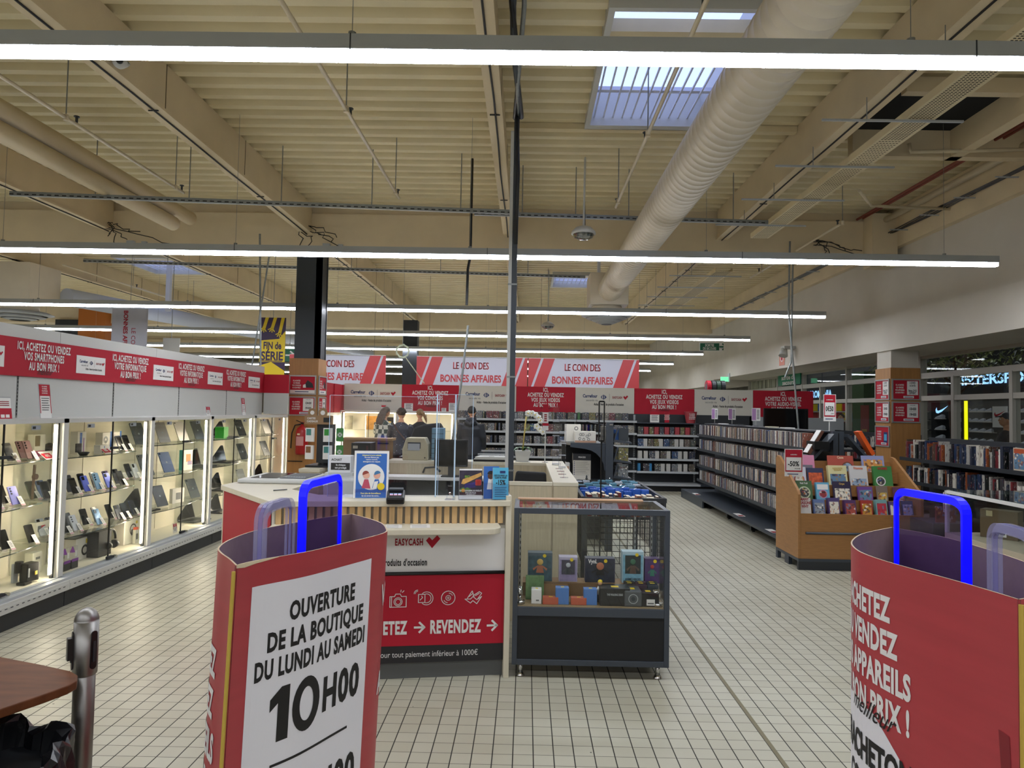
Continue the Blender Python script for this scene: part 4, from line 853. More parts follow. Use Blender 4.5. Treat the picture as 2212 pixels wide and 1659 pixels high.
def icon(kind, x, y):
    S_ = lambda p, c=False: stroke(m_, [(x + a * .05, y + b * .05) for a, b in p], .0045, white, Mr, .001, c)
    if kind == 'camera': S_([(-1, -.8), (1, -.8), (1, .5), (.4, .5), (.25, .8), (-.3, .8), (-.45, .5), (-1, .5)], True); S_(circ(0, -.15, .5)); S_(circ(0, -.15, .33)); S_([(-.8, .5), (-.8, -.7)]); S_([(.3, 1.05), (.35, 1.3)]); S_([(.5, 1), (.7, 1.2)])
    if kind == 'watch': S_([(-.7, -.5), (.1, -.5), (.1, .5), (-.7, .5)], True); S_(circ(.3, 0, .8, 20, -130, 130)); S_(circ(.3, 0, .55, 20, -110, 110)); S_([(-.5, -.2), (-.2, .1), (-.3, .3)]); S_(circ(-.8, .6, .3, 6, 90, 180)); S_(circ(-.8, .6, .45, 6, 90, 180))
    if kind == 'disc': S_(circ(0, 0, .85)); S_(circ(0, 0, .3)); S_(circ(0, 0, .1)); S_(circ(0, 0, .6, 6, 30, 80)); S_(circ(0, 0, .6, 6, 210, 260))
    if kind == 'book': S_([(-1, -.2), (-.3, -.7), (0, -.4), (.5, -.8), (1.1, .1), (.5, -.3), (.0, .1), (-.3, -.2)], True); S_([(-.7, -.1), (-.1, .8), (.15, .1)]); S_([(.0, .2), (.8, .7), (1.1, .5), (.6, -.2)]); S_([(-.5, .1), (.0, .5)]); S_([(.3, .2), (.8, .5)])
    if kind == 'laptop': S_([(-.8, -.5), (.7, -.5), (.7, .7), (-.8, .7)], True); S_([(-1.1, -.8), (1, -.8)])
    if kind == 'phone': S_([(-.4, -.9), (.4, -.9), (.4, .9), (-.4, .9)], True); S_([(-.1, -.7), (.1, -.7)])
for kd, x, y in (('camera', .765, .49), ('watch', .925, .50), ('disc', 1.075, .50), ('book', 1.23, .50), ('laptop', .61, .49), ('phone', .47, .49)): icon(kd, x, y)
m_.build('lettering', t)
# clear protective screens
for k, (a, b, z1, lab) in enumerate(((.30, .98, 1.76, 'large clear protective screen standing on the counter behind the poster'), (1.0, 1.22, 1.78, 'narrow clear protective screen right of the large one on the counter'))):
    t2 = thing('protective_screen', (A.x + a, A.y + .4, 1.111), lab, 'screen')
    s = cb(); s.box(a, b, .19, .194, 1.112, z1, acryl); s.build('pane', t2)
    s = cb(); e = mat('acrylic_edge_glint', '#b4cde4', .15)  # pale blue edge colour also paints in the tubes' bright reflections
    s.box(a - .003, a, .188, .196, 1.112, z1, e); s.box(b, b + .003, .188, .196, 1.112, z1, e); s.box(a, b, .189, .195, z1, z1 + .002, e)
    if k: s.box(a - .02, a - .012, .15, .19, 1.112, z1 - .0, e); s.box(a + .1, a + .108, .14, .19, 1.112, z1, e)  # extra pale bars drawn for the reflected tubes
    s.build('edges_and_glints', t2)
def local_thing(name, x, y, z, lab, cat, rz=0, group=None): return thing(name, (x, y, z), lab, cat, group, rz=rz)
# poster in clear holder
t = local_thing('poster_holder', -.975, 4.33, 1.111, 'clear counter stand with a blue and white courtesy poster', 'poster', rz=ang)
M = Matrix.Rotation(-.12, 4, 'X') @ frameM((0, 0, 0), (1, 0, 0), (0, 0, 1))
mb = MB(); mb.box(-.112, .112, .0, .36, -.004, .0, acryl, M); mb.box(-.1, .1, 0, .003, -.08, .06, acryl); mb.build('holder', t, local=True)
mb = MB(); mb.box(-.108, .108, .003, .30, 0, .001, white, M); mb.box(-.095, .095, .004, .283, .001, .0015, blue, M); mb.disc(0, .135, .082, white, M, .002, 32)
for x, c1, c2, f in ((-.03, mat('hair_red', '#8a3a2c', .6), mat('dress_red', '#b0445a', .6), 1), (.035, mat('cap_blue', '#3a6f9a', .6), blue, -1)):
    mb.poly([(x - .028, .065), (x + .028, .062), (x + .012, .12), (x - .012, .12)], c2, M, .003); mb.disc(x, .145, .021, mat('face_pink', '#dba58e', .6), M, .0035, 14); mb.poly(circ(x - .004 * f, .153, .021, 10, 20, 200), c1, M, .004)
mb.poly([(.01, .062), (.035, .062), (.045, .11), (.02, .105)], white, M, .0045); mb.disc(.062, .075, .023, yellow, M, .005, 16)
for k, (l, c) in enumerate((("Adoptons la bonne attitude.", mat('pale_yellow', '#e8df8a', .5)), ("Ne nous fâchons pas,", white), ("restons courtois,", white), ("échangeons avec respect.", white))): mb.text(l, 0, .268 - .0135 * k, .0085, c, M, sx=.85, z=.003)
mb.text("Pour plus de bienveillance", 0, .028, .0095, mat('pale_yellow', '#e8df8a', .5), M, sx=.85, z=.003); mb.text("les uns envers les autres...", 0, .013, .0085, white, M, sx=.85, z=.003)
mb.build('poster_print', t, local=True)
# card terminal
t = local_thing('card_terminal', -.80, 4.25, 1.111, 'black card payment terminal on the counter edge', 'card terminal', rz=.15)
M = Matrix.Rotation(.25, 4, 'X'); mb = MB(); mb.box(-.055, .055, -.07, .08, 0, .045, black, M); mb.build('body', t, local=True, bevel=.01)
mb = MB(); mb.box(-.045, .045, .04, .075, .045, .06, dgrey, M); mb.build('paper_cover', t, local=True, bevel=.004)
mb = MB(); mb.box(-.042, .042, -.045, .03, .0455, .047, mat('screen_dark', '#16181f', .1), M)
for k in range(3): mb.box(-.036 + .025 * k, -.016 + .025 * k, -.03, .0, .047, .0475, mat('tile_blue', '#7d9fd0', .3), M); mb.box(-.036 + .025 * k, -.016 + .025 * k, -.03, -.018, .0475, .048, mat('tile_pink', '#c9697a', .3), M)
mb.build('display', t, local=True)
# leaflet holders
def leaflet(x, y, w, h, lab, draw, name='leaflet_holder'):
    t = local_thing(name, x, y, 1.111, lab, 'leaflet holder', rz=ang); M = Matrix.Rotation(-.1, 4, 'X') @ frameM((0, 0, 0), (1, 0, 0), (0, 0, 1))
    mb = MB(); mb.box(-w / 2 - .005, w / 2 + .005, 0, h * .5, .004, .006, acryl, M); mb.box(-w / 2 - .005, w / 2 + .005, 0, h * .85, -.03, -.028, acryl, M); mb.box(-w / 2 - .006, -w / 2 - .004, 0, h * .6, -.03, .006, acryl, M); mb.box(w / 2 + .004, w / 2 + .006, 0, h * .6, -.03, .006, acryl, M); mb.box(-w / 2, w / 2, 0, .003, -.03, .006, acryl, M); mb.build('holder', t, local=True)
    mb = MB(); mb.box(-w / 2, w / 2, .004, h, -.02, .001, white, M); mb.build('leaflets', t, local=True)
    mb = MB(); draw(mb, M, w, h); mb.build('cover_print', t, local=True)
def dr1(mb, M, w, h):
    mb.box(-w / 2, w / 2, .03, h - .01, .0012, .0018, mat('market_dark', '#2c2436', .5, noise=.5, ns=25), M)
    mb.poly([(-w * .42, h * .52), (-w * .35, h * .66), (w * .45, h * .88), (w * .48, h * .78), (-w * .3, h * .5)], mat('bread', '#c99a52', .6, noise=.2, ns=30), M, .002)
    mb.poly([(-w * .28, h * .36), (w * .22, h * .40), (w * .2, h * .58), (-w * .26, h * .5)], mat('bag_violet', '#2c1f6a', .5), M, .0025); mb.text('BIO', -w * .15, h * .71, .014, mat('bio_green', '#6f9a2a', .5), M, z=.003)
    for k in range(9): mb.disc(w * (.26 + .07 * (k % 3)), h * (.5 + .055 * (k // 3)), .009, mat('tomato', '#b5322a', .4), M, .003, 10)
    for k in range(5): mb.disc(-w * (.42 - .09 * k), h * (.3 + .04 * (k % 2)), .012, mat('leaf_green', '#5f8a3a', .5), M, .003, 8)
    mb.disc(-w * .33, h * .3, .011, mat('orange_fruit', '#e59a1e', .4), M, .0035, 12); mb.box(-w / 2, w / 2, .03, .055, .002, .003, mat('band_wine', '#3a1424', .5), M)
    for k, l in enumerate(('UN PROGRAMME DE FIDÉLITÉ', 'ENCORE PLUS', 'GÉNÉREUX !')): mb.text(l, 0, h * .27 - k * .0135, .009, white, M, sx=.8, z=.0035)
def dr2(mb, M, w, h):
    mb.box(-w / 2, w / 2, .004, h, .0012, .0018, blue, M); mb.poly([(-w * .3, h * .3), (w * .2, h * .3), (w * .15, h * .62), (-w * .2, h * .62)], white, M, .002)
    mb.disc(-w * .05, h * .7, .02, mat('face_brown', '#5b3726', .6), M, .0025, 14); mb.poly(circ(-w * .05, h * .76, .022, 10, 0, 180), black, M, .003); mb.text('M', w * .28, h * .75, .02, cyan, M, z=.003)
def dr3(mb, M, w, h):
    mb.box(-w / 2, w / 2, .004, h, .0012, .0018, cyan, M); mb.box(-.005, w * .3, h * .82, h * .9, .002, .0025, navy, M)
    mb.text('DÉCOUVREZ LA', 0, h * .73, .01, blackp, M, sx=.8, z=.003); mb.text('CARTE PASS', 0, h * .66, .011, blackp, M, sx=.85, z=.003); mb.text('-15%', 0, h * .47, .03, blackp, M, sx=.7, z=.003)
    for k in range(6): mb.box(-w * .38, w * .38 - .006 * (k % 2), h * (.38 - .055 * k), h * (.395 - .055 * k), .002, .0028, navy, M)
leaflet(-.345, 4.36, .145, .195, 'counter stand of leaflets with a bread and vegetables cover', dr1); leaflet(-.215, 4.40, .10, .21, 'blue leaflet with a smiling person, behind the light blue card leaflet', dr2); leaflet(-.155, 4.375, .1, .205, 'light blue leaflet stand for a discount card at the right counter end', dr3)
t = local_thing('security_tag_holder', -.475, 4.35, 1.111, 'small clear holder with a black gadget, left of the food leaflets', 'holder')
mb = MB(); mb.box(-.03, .03, -.03, .03, 0, .004, acryl); mb.sweep([(-.02, 0, .004), (-.015, 0, .09), (.015, 0, .09), (.02, 0, .004)], .004, acryl, 8); mb.build('stand', t, local=True)
mb = MB(); mb.box(-.012, .012, -.01, .01, .03, .085, black); mb.ball((0, 0, .04), .014, chrome, 10); mb.build('gadget', t, local=True)
# papers on the ledge
for k, (x, w, lab) in enumerate(((.68, .1, 'small white papers lying on the counter ledge'), (.83, .12, 'printed sheet lying on the counter ledge'))):
    s = cb(); s.box(x, x + w, -.15, -.03, .9655, .967, white)
    for q in range(5): s.box(x + .01, x + w - .02, -.14 + q * .02, -.137 + q * .02, .967, .9673, greyp)
    s.build('paper_sheet', label=lab, cat='paper')
# devices on the left part
t = local_thing('flatbed_copier', -1.87, 5.35, 1.111, 'white and black flatbed copier on the left counter wing', 'copier')
mb = MB(); mb.box(-.26, .24, -.3, .25, 0, .03, whitem); mb.build('body', t, local=True, bevel=.01)
mb = MB(); mb.box(-.2, .0, -.2, .2, .03, .033, mat('scan_glass', '#0d0e10', .08)); mb.box(.02, .22, -.2, .2, .03, .034, dgrey)
for k in range(8): mb.box(.04 + .02 * k, .052 + .02 * k, -.15, -.12, .034, .037, lgrey)
mb.build('glass_plate', t, local=True)
t = local_thing('receipt_printer', -1.28, 4.72, .96, 'white printer with paper tray behind the counter poster', 'printer')
mb = MB(); mb.box(-.09, .16, -.09, .12, 0, .24, whitem); mb.build('body', t, local=True, bevel=.015); mb = MB(); mb.box(-.07, .07, -.095, -.09, .08, .12, black); mb.build('slot', t, local=True)
sbox('cheque_box', -1.32, 4.9, 1.22, .16, .1, .12, white, 'white carton with a black rounded notice about cheques, behind the antenna', 'carton', lambda e: (e.box(-.06, .075, -.051, -.05, .02, .07, black), e.text('le chèque', .01, .05, .012, white, face_cam(0, -.0515, 0), z=.0005), e.text('est protégé', .01, .03, .012, white, face_cam(0, -.0515, 0), z=.0005), e.text('ACHAT', -.02, .085, .015, blackp, face_cam(0, -.0505, 0), z=.0005)))
MB().box(-1.52, -1.12, 4.62, 4.98, .9, .96, oakl).build('inner_shelf', label='inner pale shelf behind the front counter carrying a printer', cat='shelf')
MB().box(-1.42, -1.22, 4.84, 4.97, .96, 1.22, whitem).build('terminal_base', label='white device base under the cheque carton', cat='device')
s = MB(); s.box(-1.18, -1.02, 4.35, 4.5, 1.111, 1.113, white); s.box(-1.17, -1.04, 4.39, 4.395, 1.113, 1.1135, navy); s.build('form_stack', label='white printed forms beside the poster on the counter', cat='paper')
mb = MB(); mb.sweep([(-1.70, 4.62, 1.115), (-1.62, 4.66, 1.118)], .004, black, 6); mb.build('pen', label='black pen lying on the left counter wing', cat='pen')

# ================================================================ GLASS DISPLAY CASE
X0, X1, Y0, Y1 = -.066, .922, 4.36, 4.83
t = thing('glass_display_case', ((X0 + X1) / 2, 4.6, 0), 'dark grey glass display case with boxed figures, right of the counter', 'display case')
mb = MB(); w = .032
for x in (X0, X1 - w):
    for y in (Y0, Y1 - w): mb.box(x, x + w, y, y + w, .085, 1.065, gunm)
for z0, z1 in ((.085, .12), (.39, .445), (1.03, 1.065)):
    mb.box(X0 + w, X1 - w, Y0, Y0 + w, z0, z1, gunm); mb.box(X0 + w, X1 - w, Y1 - w, Y1, z0, z1, gunm)
    mb.box(X0, X0 + w, Y0 + w, Y1 - w, z0, z1, gunm); mb.box(X1 - w, X1, Y0 + w, Y1 - w, z0, z1, gunm)
mb.build('frame', t, bevel=.002)
MB().box(X0 + w, X1 - w, Y0 + .008, Y0 + .015, .12, .39, mat('panel_black', '#0a0b0b', .7)).build('lower_panel', t)
mb = MB(); mb.box(X0 + .01, X0 + .016, Y0 + w, Y1 - w, .12, .39, dgrey2); mb.box(X1 - .016, X1 - .01, Y0 + w, Y1 - w, .12, .39, dgrey2); mb.box(X0 + w, X1 - w, Y1 - .016, Y1 - .01, .12, .39, dgrey2); mb.box(X0 + .01, X1 - .01, Y0 + .01, Y1 - .01, .09, .1, dgrey2); mb.build('lower_sides', t)
MB().box(X0 + .012, X1 - .012, Y0 + .015, Y1 - .015, .435, .447, mat('case_floor', '#8f7a58', .6)).build('case_floor', t)
mb = MB(); mb.box(X0 + w, X1 - w, Y0 + .012, Y0 + .017, .445, 1.03, glass); mb.build('front_glass', t)
mb = MB(); mb.box(X0 + .012, X0 + .017, Y0 + w, Y1 - w, .445, 1.03, glass); mb.box(X1 - .017, X1 - .012, Y0 + w, Y1 - w, .445, 1.03, glass); mb.build('side_glass', t)
mb = MB(); mb.box(X0 + .01, X1 - .01, Y0 + .01, Y1 - .01, 1.058, 1.064, glass); mb.build('top_glass', t)
mb = MB(); mb.box(X0 + w, (X0 + X1) / 2 + .02, Y1 - .02, Y1 - .016, .445, 1.03, glass); mb.box((X0 + X1) / 2 - .02, X1 - w, Y1 - .013, Y1 - .009, .445, 1.03, glass); mb.build('rear_doors', t)
mb = MB(); mb.box(X0 + .02, X1 - .1, Y1 - .055, Y1 - .002, 1.0655, 1.075, mat('case_wood_strip', '#c39b78', .5)); mb.build('wood_strip', t)
mb = MB()
for x in (X0 + .034, X1 - .16, X1 - .045):
    mb.box(x, x + .012, Y1 - .05, Y1 - .035, .45, 1.03, alu)
    for q in range(14): mb.box(x + .003, x + .009, Y1 - .051, Y1 - .05, .48 + q * .04, .5 + q * .04, black)
mb.build('shelf_rails', t)
for k, (x, y) in enumerate(((X0 + .055, Y0 + .06), (X1 - .06, Y0 + .06), (X0 + .055, Y1 - .06), (X1 - .06, Y1 - .06))):
    l = MB(); l.cyl(x, y, .02, .085, .017, chrome, 14); l.lathe(x, y, [(.0, 0), (.03, 0), (.03, .006), (.014, .024)], chrome, 14); l.build('foot', t, smooth=True)
for k, x in enumerate((X0 + .045, X1 - .06)):
    l = thing('case_lamp', (x, Y0 + .07, .448), ['small silver spot lamp inside the case at its left end', 'small silver spot lamp inside the case at its right end'][k], 'lamp')
    q = MB(); q.cyl(x, Y0 + .07, .448, .47, .032, chrome, 18); q.build('base', l, smooth=True); q = MB(); q.cyl(x, Y0 + .07, .47, .5, .01, chrome, 10); q.sweep([(x, Y0 + .07, .5), (x - .01, Y0 + .09, .545)], [.018, .026], chrome, 14); q.build('head', l, smooth=True)
# riser and boxed figures
mb = MB(); mb.box(X0 + .06, X1 - .09, 4.62, 4.775, .448, .535, bbox); mb.box(X0 + .2, X0 + .36, 4.58, 4.62, .45, .54, bbox); mb.build('cardboard_riser', label='brown cardboard riser at the back of the glass case floor', cat='cardboard')
def figbox(x, w, h, m1, m2, lab, y=4.69, win=None, fig=None, z=.536, dpt=.08, txt=None):
    t = thing('figure_box', (x, y, z), lab, 'boxed toy'); mb = MB(); mb.box(-w / 2, w / 2, -dpt / 2, dpt / 2, 0, h, m1); mb.build('carton', t, local=True, bevel=.002)
    e = MB(); M = face_cam(0, -dpt / 2 - .0005, 0)
    e.box(-w * .46, w * .46, h * .03, h * .9, 0, .0006, m2, M)
    if win: e.box(-w * .36, w * .36, h * .3, h * .88, .0007, .0012, win, M)
    if fig:
        e.ball((0, -dpt / 2 - .002, h * .68), (w * .13, .004, w * .13), fig[0], 12); e.poly([(-w * .16, h * .3), (w * .16, h * .3), (w * .1, h * .56), (-w * .1, h * .56)], fig[1], M, .002)
        e.poly([(-w * .3, h * .45), (-w * .26, h * .38), (-w * .08, h * .53), (-w * .08, h * .57)], fig[1], M, .0022); e.poly([(w * .3, h * .45), (w * .26, h * .38), (w * .08, h * .53), (w * .08, h * .57)], fig[1], M, .0022)
    if txt: e.text(txt[0], txt[1] * w, txt[2] * h, txt[3], txt[4], M, sx=.8, z=.003)
    e.disc(w * .18, h * .9, .012, yellow, M, .003, 10)
    e.build('print', t, local=True)
figbox(.09 + .02, .165, .19, mat('box_grey_blue', '#4c5a63', .5), mat('box_art_teal', '#33505a', .4, noise=.4, ns=30), 'tall teal figure box with a blond figure printed, leftmost in the glass case', fig=(mat('blond', '#c2a04e', .5), mat('art_orange', '#a8674a', .5)))
figbox(.30, .125, .165, mat('box_lilac_white', '#a9a2b5', .5), mat('box_art_lilac', '#83799a', .4, noise=.2, ns=30), 'lilac window box with a small figure, second from the left in the glass case', win=mat('window_dark', '#3d3a48', .2), fig=(lgrey, dgrey))
figbox(.515, .20, .16, mat('box_navy', '#20223a', .5), mat('box_art_navy', '#1d2333', .4, noise=.4, ns=30), 'wide dark box with white word and orange figure, middle of the glass case', fig=(mat('art_orange', '#a8674a', .5), black), txt=('Vynl.', -.25, .8, .026, white))
figbox(.735, .145, .21, mat('box_pale_cyan', '#9fb6c0', .5), mat('box_art_cyan', '#6e9db0', .4, noise=.2, ns=30), 'tall pale blue window box with a dark toy figure inside, in the glass case', win=mat('window_dark2', '#1f2a28', .2), fig=(mat('art_green', '#2f5f45', .5), mat('art_brown', '#4f3b2e', .5)), txt=('ANIME HEROES', 0, .1, .013, blackp))
figbox(.895 - .03, .1, .165, mat('box_violet', '#3c2152', .5), mat('box_art_violet', '#43295e', .4, noise=.3, ns=30), 'small violet and red box, rightmost on the riser in the glass case', fig=(mat('art_red', '#a8382a', .5), mat('art_green2', '#2a6f5a', .5)))
BL = [('small white carton with barcode beside the left lamp', .085, .065, .07, .09, white, 4.46), ('orange carded toy car pack, left one at the front of the case', .175, .1, .05, .045, mat('toy_orange', '#b4563a', .5), 4.44), ('clear blister with a blue toy, left of the two at the front', .25, .085, .06, .105, mat('toy_blue', '#4a76b5', .4), 4.45),
      ('orange carded toy car pack, right one at the front of the case', .355, .1, .05, .045, mat('toy_orange', '#b4563a', .5), 4.44), ('clear blister with a blue toy, right of the two at the front', .43, .085, .06, .1, mat('toy_blue', '#4a76b5', .4), 4.45),
      ('black oblong carton with small white lettering at the front of the case', .585, .19, .12, .11, black, 4.47), ('grey rounded console carry case lying in the glass case', .70, .11, .14, .1, mat('case_grey', '#4d5052', .4), 4.47), ('black gadget carton with a white label, right front of the case', .80, .13, .12, .085, mat('carton_black', '#17181a', .5), 4.47)]
for lab, x, w, dp, h, m, y in BL:
    def ex(e, w=w, h=h, dp=dp, lab=lab):
        M = face_cam(0, -dp / 2 - .0005, 0)
        if 'oblong' in lab: e.text('THE WALKING DEAD', 0, h * .6, .012, lgrey, M, sx=.6, z=.001)
        if 'label' in lab or 'barcode' in lab: e.box(-w * .1, w * .3, h * .1, h * .55, 0, .001, white, M); e.box(-w * .05, w * .25, h * .2, h * .3, .001, .0015, greyp, M)
        if 'grey rounded' in lab: e.disc(0, h * .5, w * .28, lgrey, M, .001, 20, r0=w * .24); e.disc(0, h * .5, w * .12, dgrey, M, .001, 14)
        e.box(-w * .1, w * .15, -dp * .2, dp * .1, h, h + .001, yellow)
    sbox('toy_pack' if 'toy' in lab else 'carton', x - .0, y, .448, w, dp, h, m, lab, 'carton', ex, bev=.008 if 'rounded' in lab else .002)
sbox('card_pack', .045 + .03, 4.545, .448, .12, .04, .15, mat('green_field', '#5d7f4e', .5, noise=.3, ns=30), 'card pack with a green landscape at the left back of the case', 'carton')
for k in range(6): sbox('game_carton', .70 + .075 * (k % 3), 4.565 - .0 * k + .04 * (k // 3) - .02, .448 if k < 3 else .448, .07, .035, .105 + .012 * (k // 3), mat('dark_game_' + str(k % 3), ['#2e2622', '#3a2430', '#26303a'][k % 3], .5), 'small dark carton with yellow tag, %s of the packed group in the glass case' % ORD[k], 'carton', lambda e: e.box(-.02, .01, -.0176, .0, .1175, .118, yellow))
t = thing('toy_figure', (.5, 4.50, .448), 'small yellow haired toy figure standing in front of the dark box', 'figurine')
mb = MB()
for s in (-1, 1): mb.sweep([(s * .012, 0, 0), (s * .01, 0, .05)], [.007, .008], black, 8); mb.sweep([(s * .012, 0, .095), (s * .03, -.008, .06)], [.006, .005], white, 8)
mb.sweep([(0, 0, .045), (0, 0, .1)], [.014, .016], white, 10); mb.build('body', t, local=True, smooth=True)
mb = MB(); mb.ball((0, 0, .122), (.014, .014, .016), mat('toy_skin', '#d6a57d', .5), 12); mb.ball((0, .003, .13), (.016, .016, .014), yellow, 10); mb.build('head', t, local=True, smooth=True)

# ================================================================ U SHAPED SERVICE DESKS BEHIND
def desk(x0, x1, y0, y1, lab, z0=0):
    t = thing('service_desk', ((x0 + x1) / 2, (y0 + y1) / 2, 0), lab, 'desk')
    MB().box(x0 + .005, x1 - .005, y0 + .005, y1 - .005, z0, 1.08, oakl).build('body', t); MB().box(x0, x1, y0, y1, 1.08, 1.11, oakt).build('worktop', t, bevel=.002); return t
desk(-2.1, -1.905, 6.33, 7.56, 'pale wooden desk block under the gift card stand'); desk(-2.1, .43, 7.565, 7.9, 'long pale back desk with printer and computer')
desk(.225, .43, 5.53, 7.56, 'pale desk leg running away from the glass case, with white rim'); desk(-.14, .22, 5.53, 5.57, 'pale wooden front panel seen behind the glass case')
MB().box(-1.9, -.3, 7.25, 7.56, .93, .96, white).build('low_worktop', label='lower white worktop in front of the back desk', cat='worktop')
mb = MB(); mb.box(-1.85, -.35, 7.45, 7.5, .0, .93, dgrey2)
mb.build('modesty_panel', label='dark panel below the lower worktop', cat='panel')
mb = MB(); mb.box(-1.5, -.2, 5.35, 5.8, .66, .7, oakl); mb.box(-1.48, -1.44, 5.4, 5.75, 0, .66, oakl); mb.box(-.26, -.22, 5.4, 5.75, 0, .66, oakl); mb.build('inner_table', label='low pale table inside the counter ring', cat='table')
mb = MB()
for k in range(7): mb.sweep([(-1.1 + .25 * k + .12 * math.sin(q + k), 7.2 - .03 * q, .25 + .12 * abs(math.sin(q * .8 + k))) for q in range(9)], .008, black, 6)
mb.build('desk_cables', label='black cables hanging under the back desk', cat='cable')
# things on the back desk
t = thing('gift_card_stand', (-2.0, 6.62, 1.111), 'black rotating stand with gift cards and a brown header reading CARTES CADEAUX', 'card stand')
mb = MB(); mb.box(-2.09, -1.83, 6.48, 6.76, 1.111, 1.13, black); mb.cyl(-1.96, 6.62, 1.13, 1.18, .05, black, 16); mb.build('base', t)
mb = MB(); mb.box(-2.01, -1.87, 6.56, 6.70, 1.15, 1.52, dgrey2); mb.build('core', t)
hd = mat('header_brown', '#8e6f4d', .6); M = face_cam(-1.93, 6.47, 1.52)
mb = MB(); mb.box(-.17, .1, 0, .085, 0, .012, hd, M); mb.box(.01, .08, .02, .065, .012, .014, black, M); mb.text('CARTES', -.105, .048, .017, white, M, sx=.9, z=.015); mb.text('CADEAUX', -.095, .02, .017, white, M, sx=.9, z=.015); mb.build('header', t)
mb = MB(); mb.disc(-.1, .11, .042, hd, M, .006, 20); mb.disc(0.0, .11, .045, hd, M, .006, 20); mb.disc(-.1, .11, .02, white, M, .007, 14); mb.disc(0, .11, .022, white, M, .007, 14); mb.build('topper', t)
n = 0
for r in range(2):
    for x, y, w in ((-2.045, 6.5, .085), (-1.885, 6.52, .085), (-1.80, 6.62, .07)):
        Mc = face_cam(x, y - .02, 1.19 + .165 * r, rz=(-.25, .2, .3)[n % 3]); q = MB(); cm = [white, white, mat('card_green', '#2f8a2f', .5)][n % 3]
        q.box(-w / 2, w / 2, 0, .13, 0, .02, cm, Mc); q.box(-w * .4, w * .2, .06, .12, .02, .021, [mat('card_brown', '#7a5230', .5), mat('card_teal', '#3f7f78', .5), mat('card_green', '#2f8a2f', .5)][(n + r) % 3 if n % 3 < 2 else 2], Mc)
        if n % 3 == 2: q.disc(0, .065, .022, white, Mc, .0215, 16); stroke(q, [(-.013, .052), (.013, .078)], .005, mat('card_green', '#2f8a2f', .5), Mc, .022); stroke(q, [(-.013, .078), (.013, .052)], .005, mat('card_green', '#2f8a2f', .5), Mc, .022)
        q.build('card_pack', t); n += 1
t = thing('wooden_crate', (-1.8, 7.78, 1.111), 'brown wooden box with lid on the back desk', 'box')
MB().box(-2.06, -1.53, 7.68, 7.88, 1.111, 1.32, bbox).build('body', t); MB().box(-2.08, -1.5, 7.66, 7.89, 1.32, 1.345, mat('lid_wood', '#9c7a52', .6)).build('lid', t); mb = MB(); mb.sweep([(-1.66, 7.675, 1.29), (-1.6, 7.66, 1.29), (-1.54, 7.675, 1.29)], .009, black, 8); mb.build('handle', t)
t = thing('computer_tower', (-1.78, 7.42, .961), 'tall black computer tower standing before the wooden box', 'computer')
MB().box(-1.86, -1.66, 7.28, 7.56, .961, 1.31, black).build('case', t, bevel=.004); MB().box(-1.84, -1.79, 7.278, 7.28, 1.25, 1.28, mat('label_beige', '#b8b09a', .5)).build('sticker', t); MB().box(-1.70, -1.68, 7.278, 7.28, 1.1, 1.28, mat('tower_red', '#5a2024', .4)).build('stripe', t)
t = thing('laser_printer', (-1.23, 7.73, 1.111), 'beige laser printer with open front tray on the back desk', 'printer'); bp = mat('printer_beige', '#b3a98c', .5)
mb = MB(); mb.prism([(-.14, 0), (.14, 0), (.135, .18), (.1, .25), (-.1, .25), (-.145, .12)], -.12, .12, bp, frameM((-1.23, 7.73, 1.111), (1, 0, 0), (0, 0, 1))); mb.build('body', t, bevel=.008)
mb = MB(); mb.box(-.085, .06, .13, .2, .1205, .122, dgrey, frameM((-1.23, 7.73, 1.111), (1, 0, 0), (0, 0, 1))); mb.box(-.08, .05, .11, .185, .123, .13, lgrey, frameM((-1.23, 7.73, 1.111), (1, 0, 0), (0, 0, 1))); mb.disc(.11, .03, .008, black, frameM((-1.23, 7.73, 1.111), (1, 0, 0), (0, 0, 1)), .1225); mb.build('tray', t)
t = thing('monitor', (-.8, 7.36, .961), 'flat black monitor facing the back desk, right of the printer', 'monitor')
MB().box(-.98, -.62, 7.34, 7.37, 1.07, 1.36, black).build('panel', t, bevel=.004); mb = MB(); mb.box(-.83, -.77, 7.35, 7.38, .97, 1.1, dgrey2); mb.box(-.9, -.7, 7.3, 7.45, .961, .972, dgrey2); mb.build('stand', t); MB().box(-.965, -.635, 7.338, 7.34, 1.085, 1.345, mat('screen_black', '#0a0c0f', .08)).build('screen', t)
t = thing('blue_bottle_crate', (-.98, 7.8, 1.111), 'blue plastic crate stack seen through the clear screen on the back desk', 'crate'); mb = MB(); mb.box(-1.06, -.93, 7.7, 7.88, 1.111, 1.47, mat('crate_blue', '#6a93ab', .5))
for q in range(6): mb.box(-1.062, -.928, 7.695, 7.7, 1.13 + q * .055, 1.135 + q * .055, dgrey)
mb.build('crate_body', t)
t = thing('scanner', (-.38, 7.72, 1.111), 'white flatbed scanner with black base on the back desk', 'scanner'); MB().box(-.58, -.19, 7.6, 7.88, 1.111, 1.135, black).build('base', t, bevel=.004); mb = MB(); mb.prism([(-.56, 7.6), (-.2, 7.6), (-.24, 7.86), (-.52, 7.86)], 1.135, 1.165, whitem); mb.box(-.41, -.35, 7.66, 7.68, 1.165, 1.167, dgrey); mb.build('lid', t, bevel=.006)
for k in range(3): MB().box(-.55 + .02 * k, -.24 + .01 * k, 7.87 - .0 * k, 7.885, 1.168 + .02 * k, 1.185 + .02 * k, [lgrey, dgrey, alu][k]).build('flat_device', label='thin flat device stacked behind the scanner, %s from the bottom' % ORD[k], cat='device')
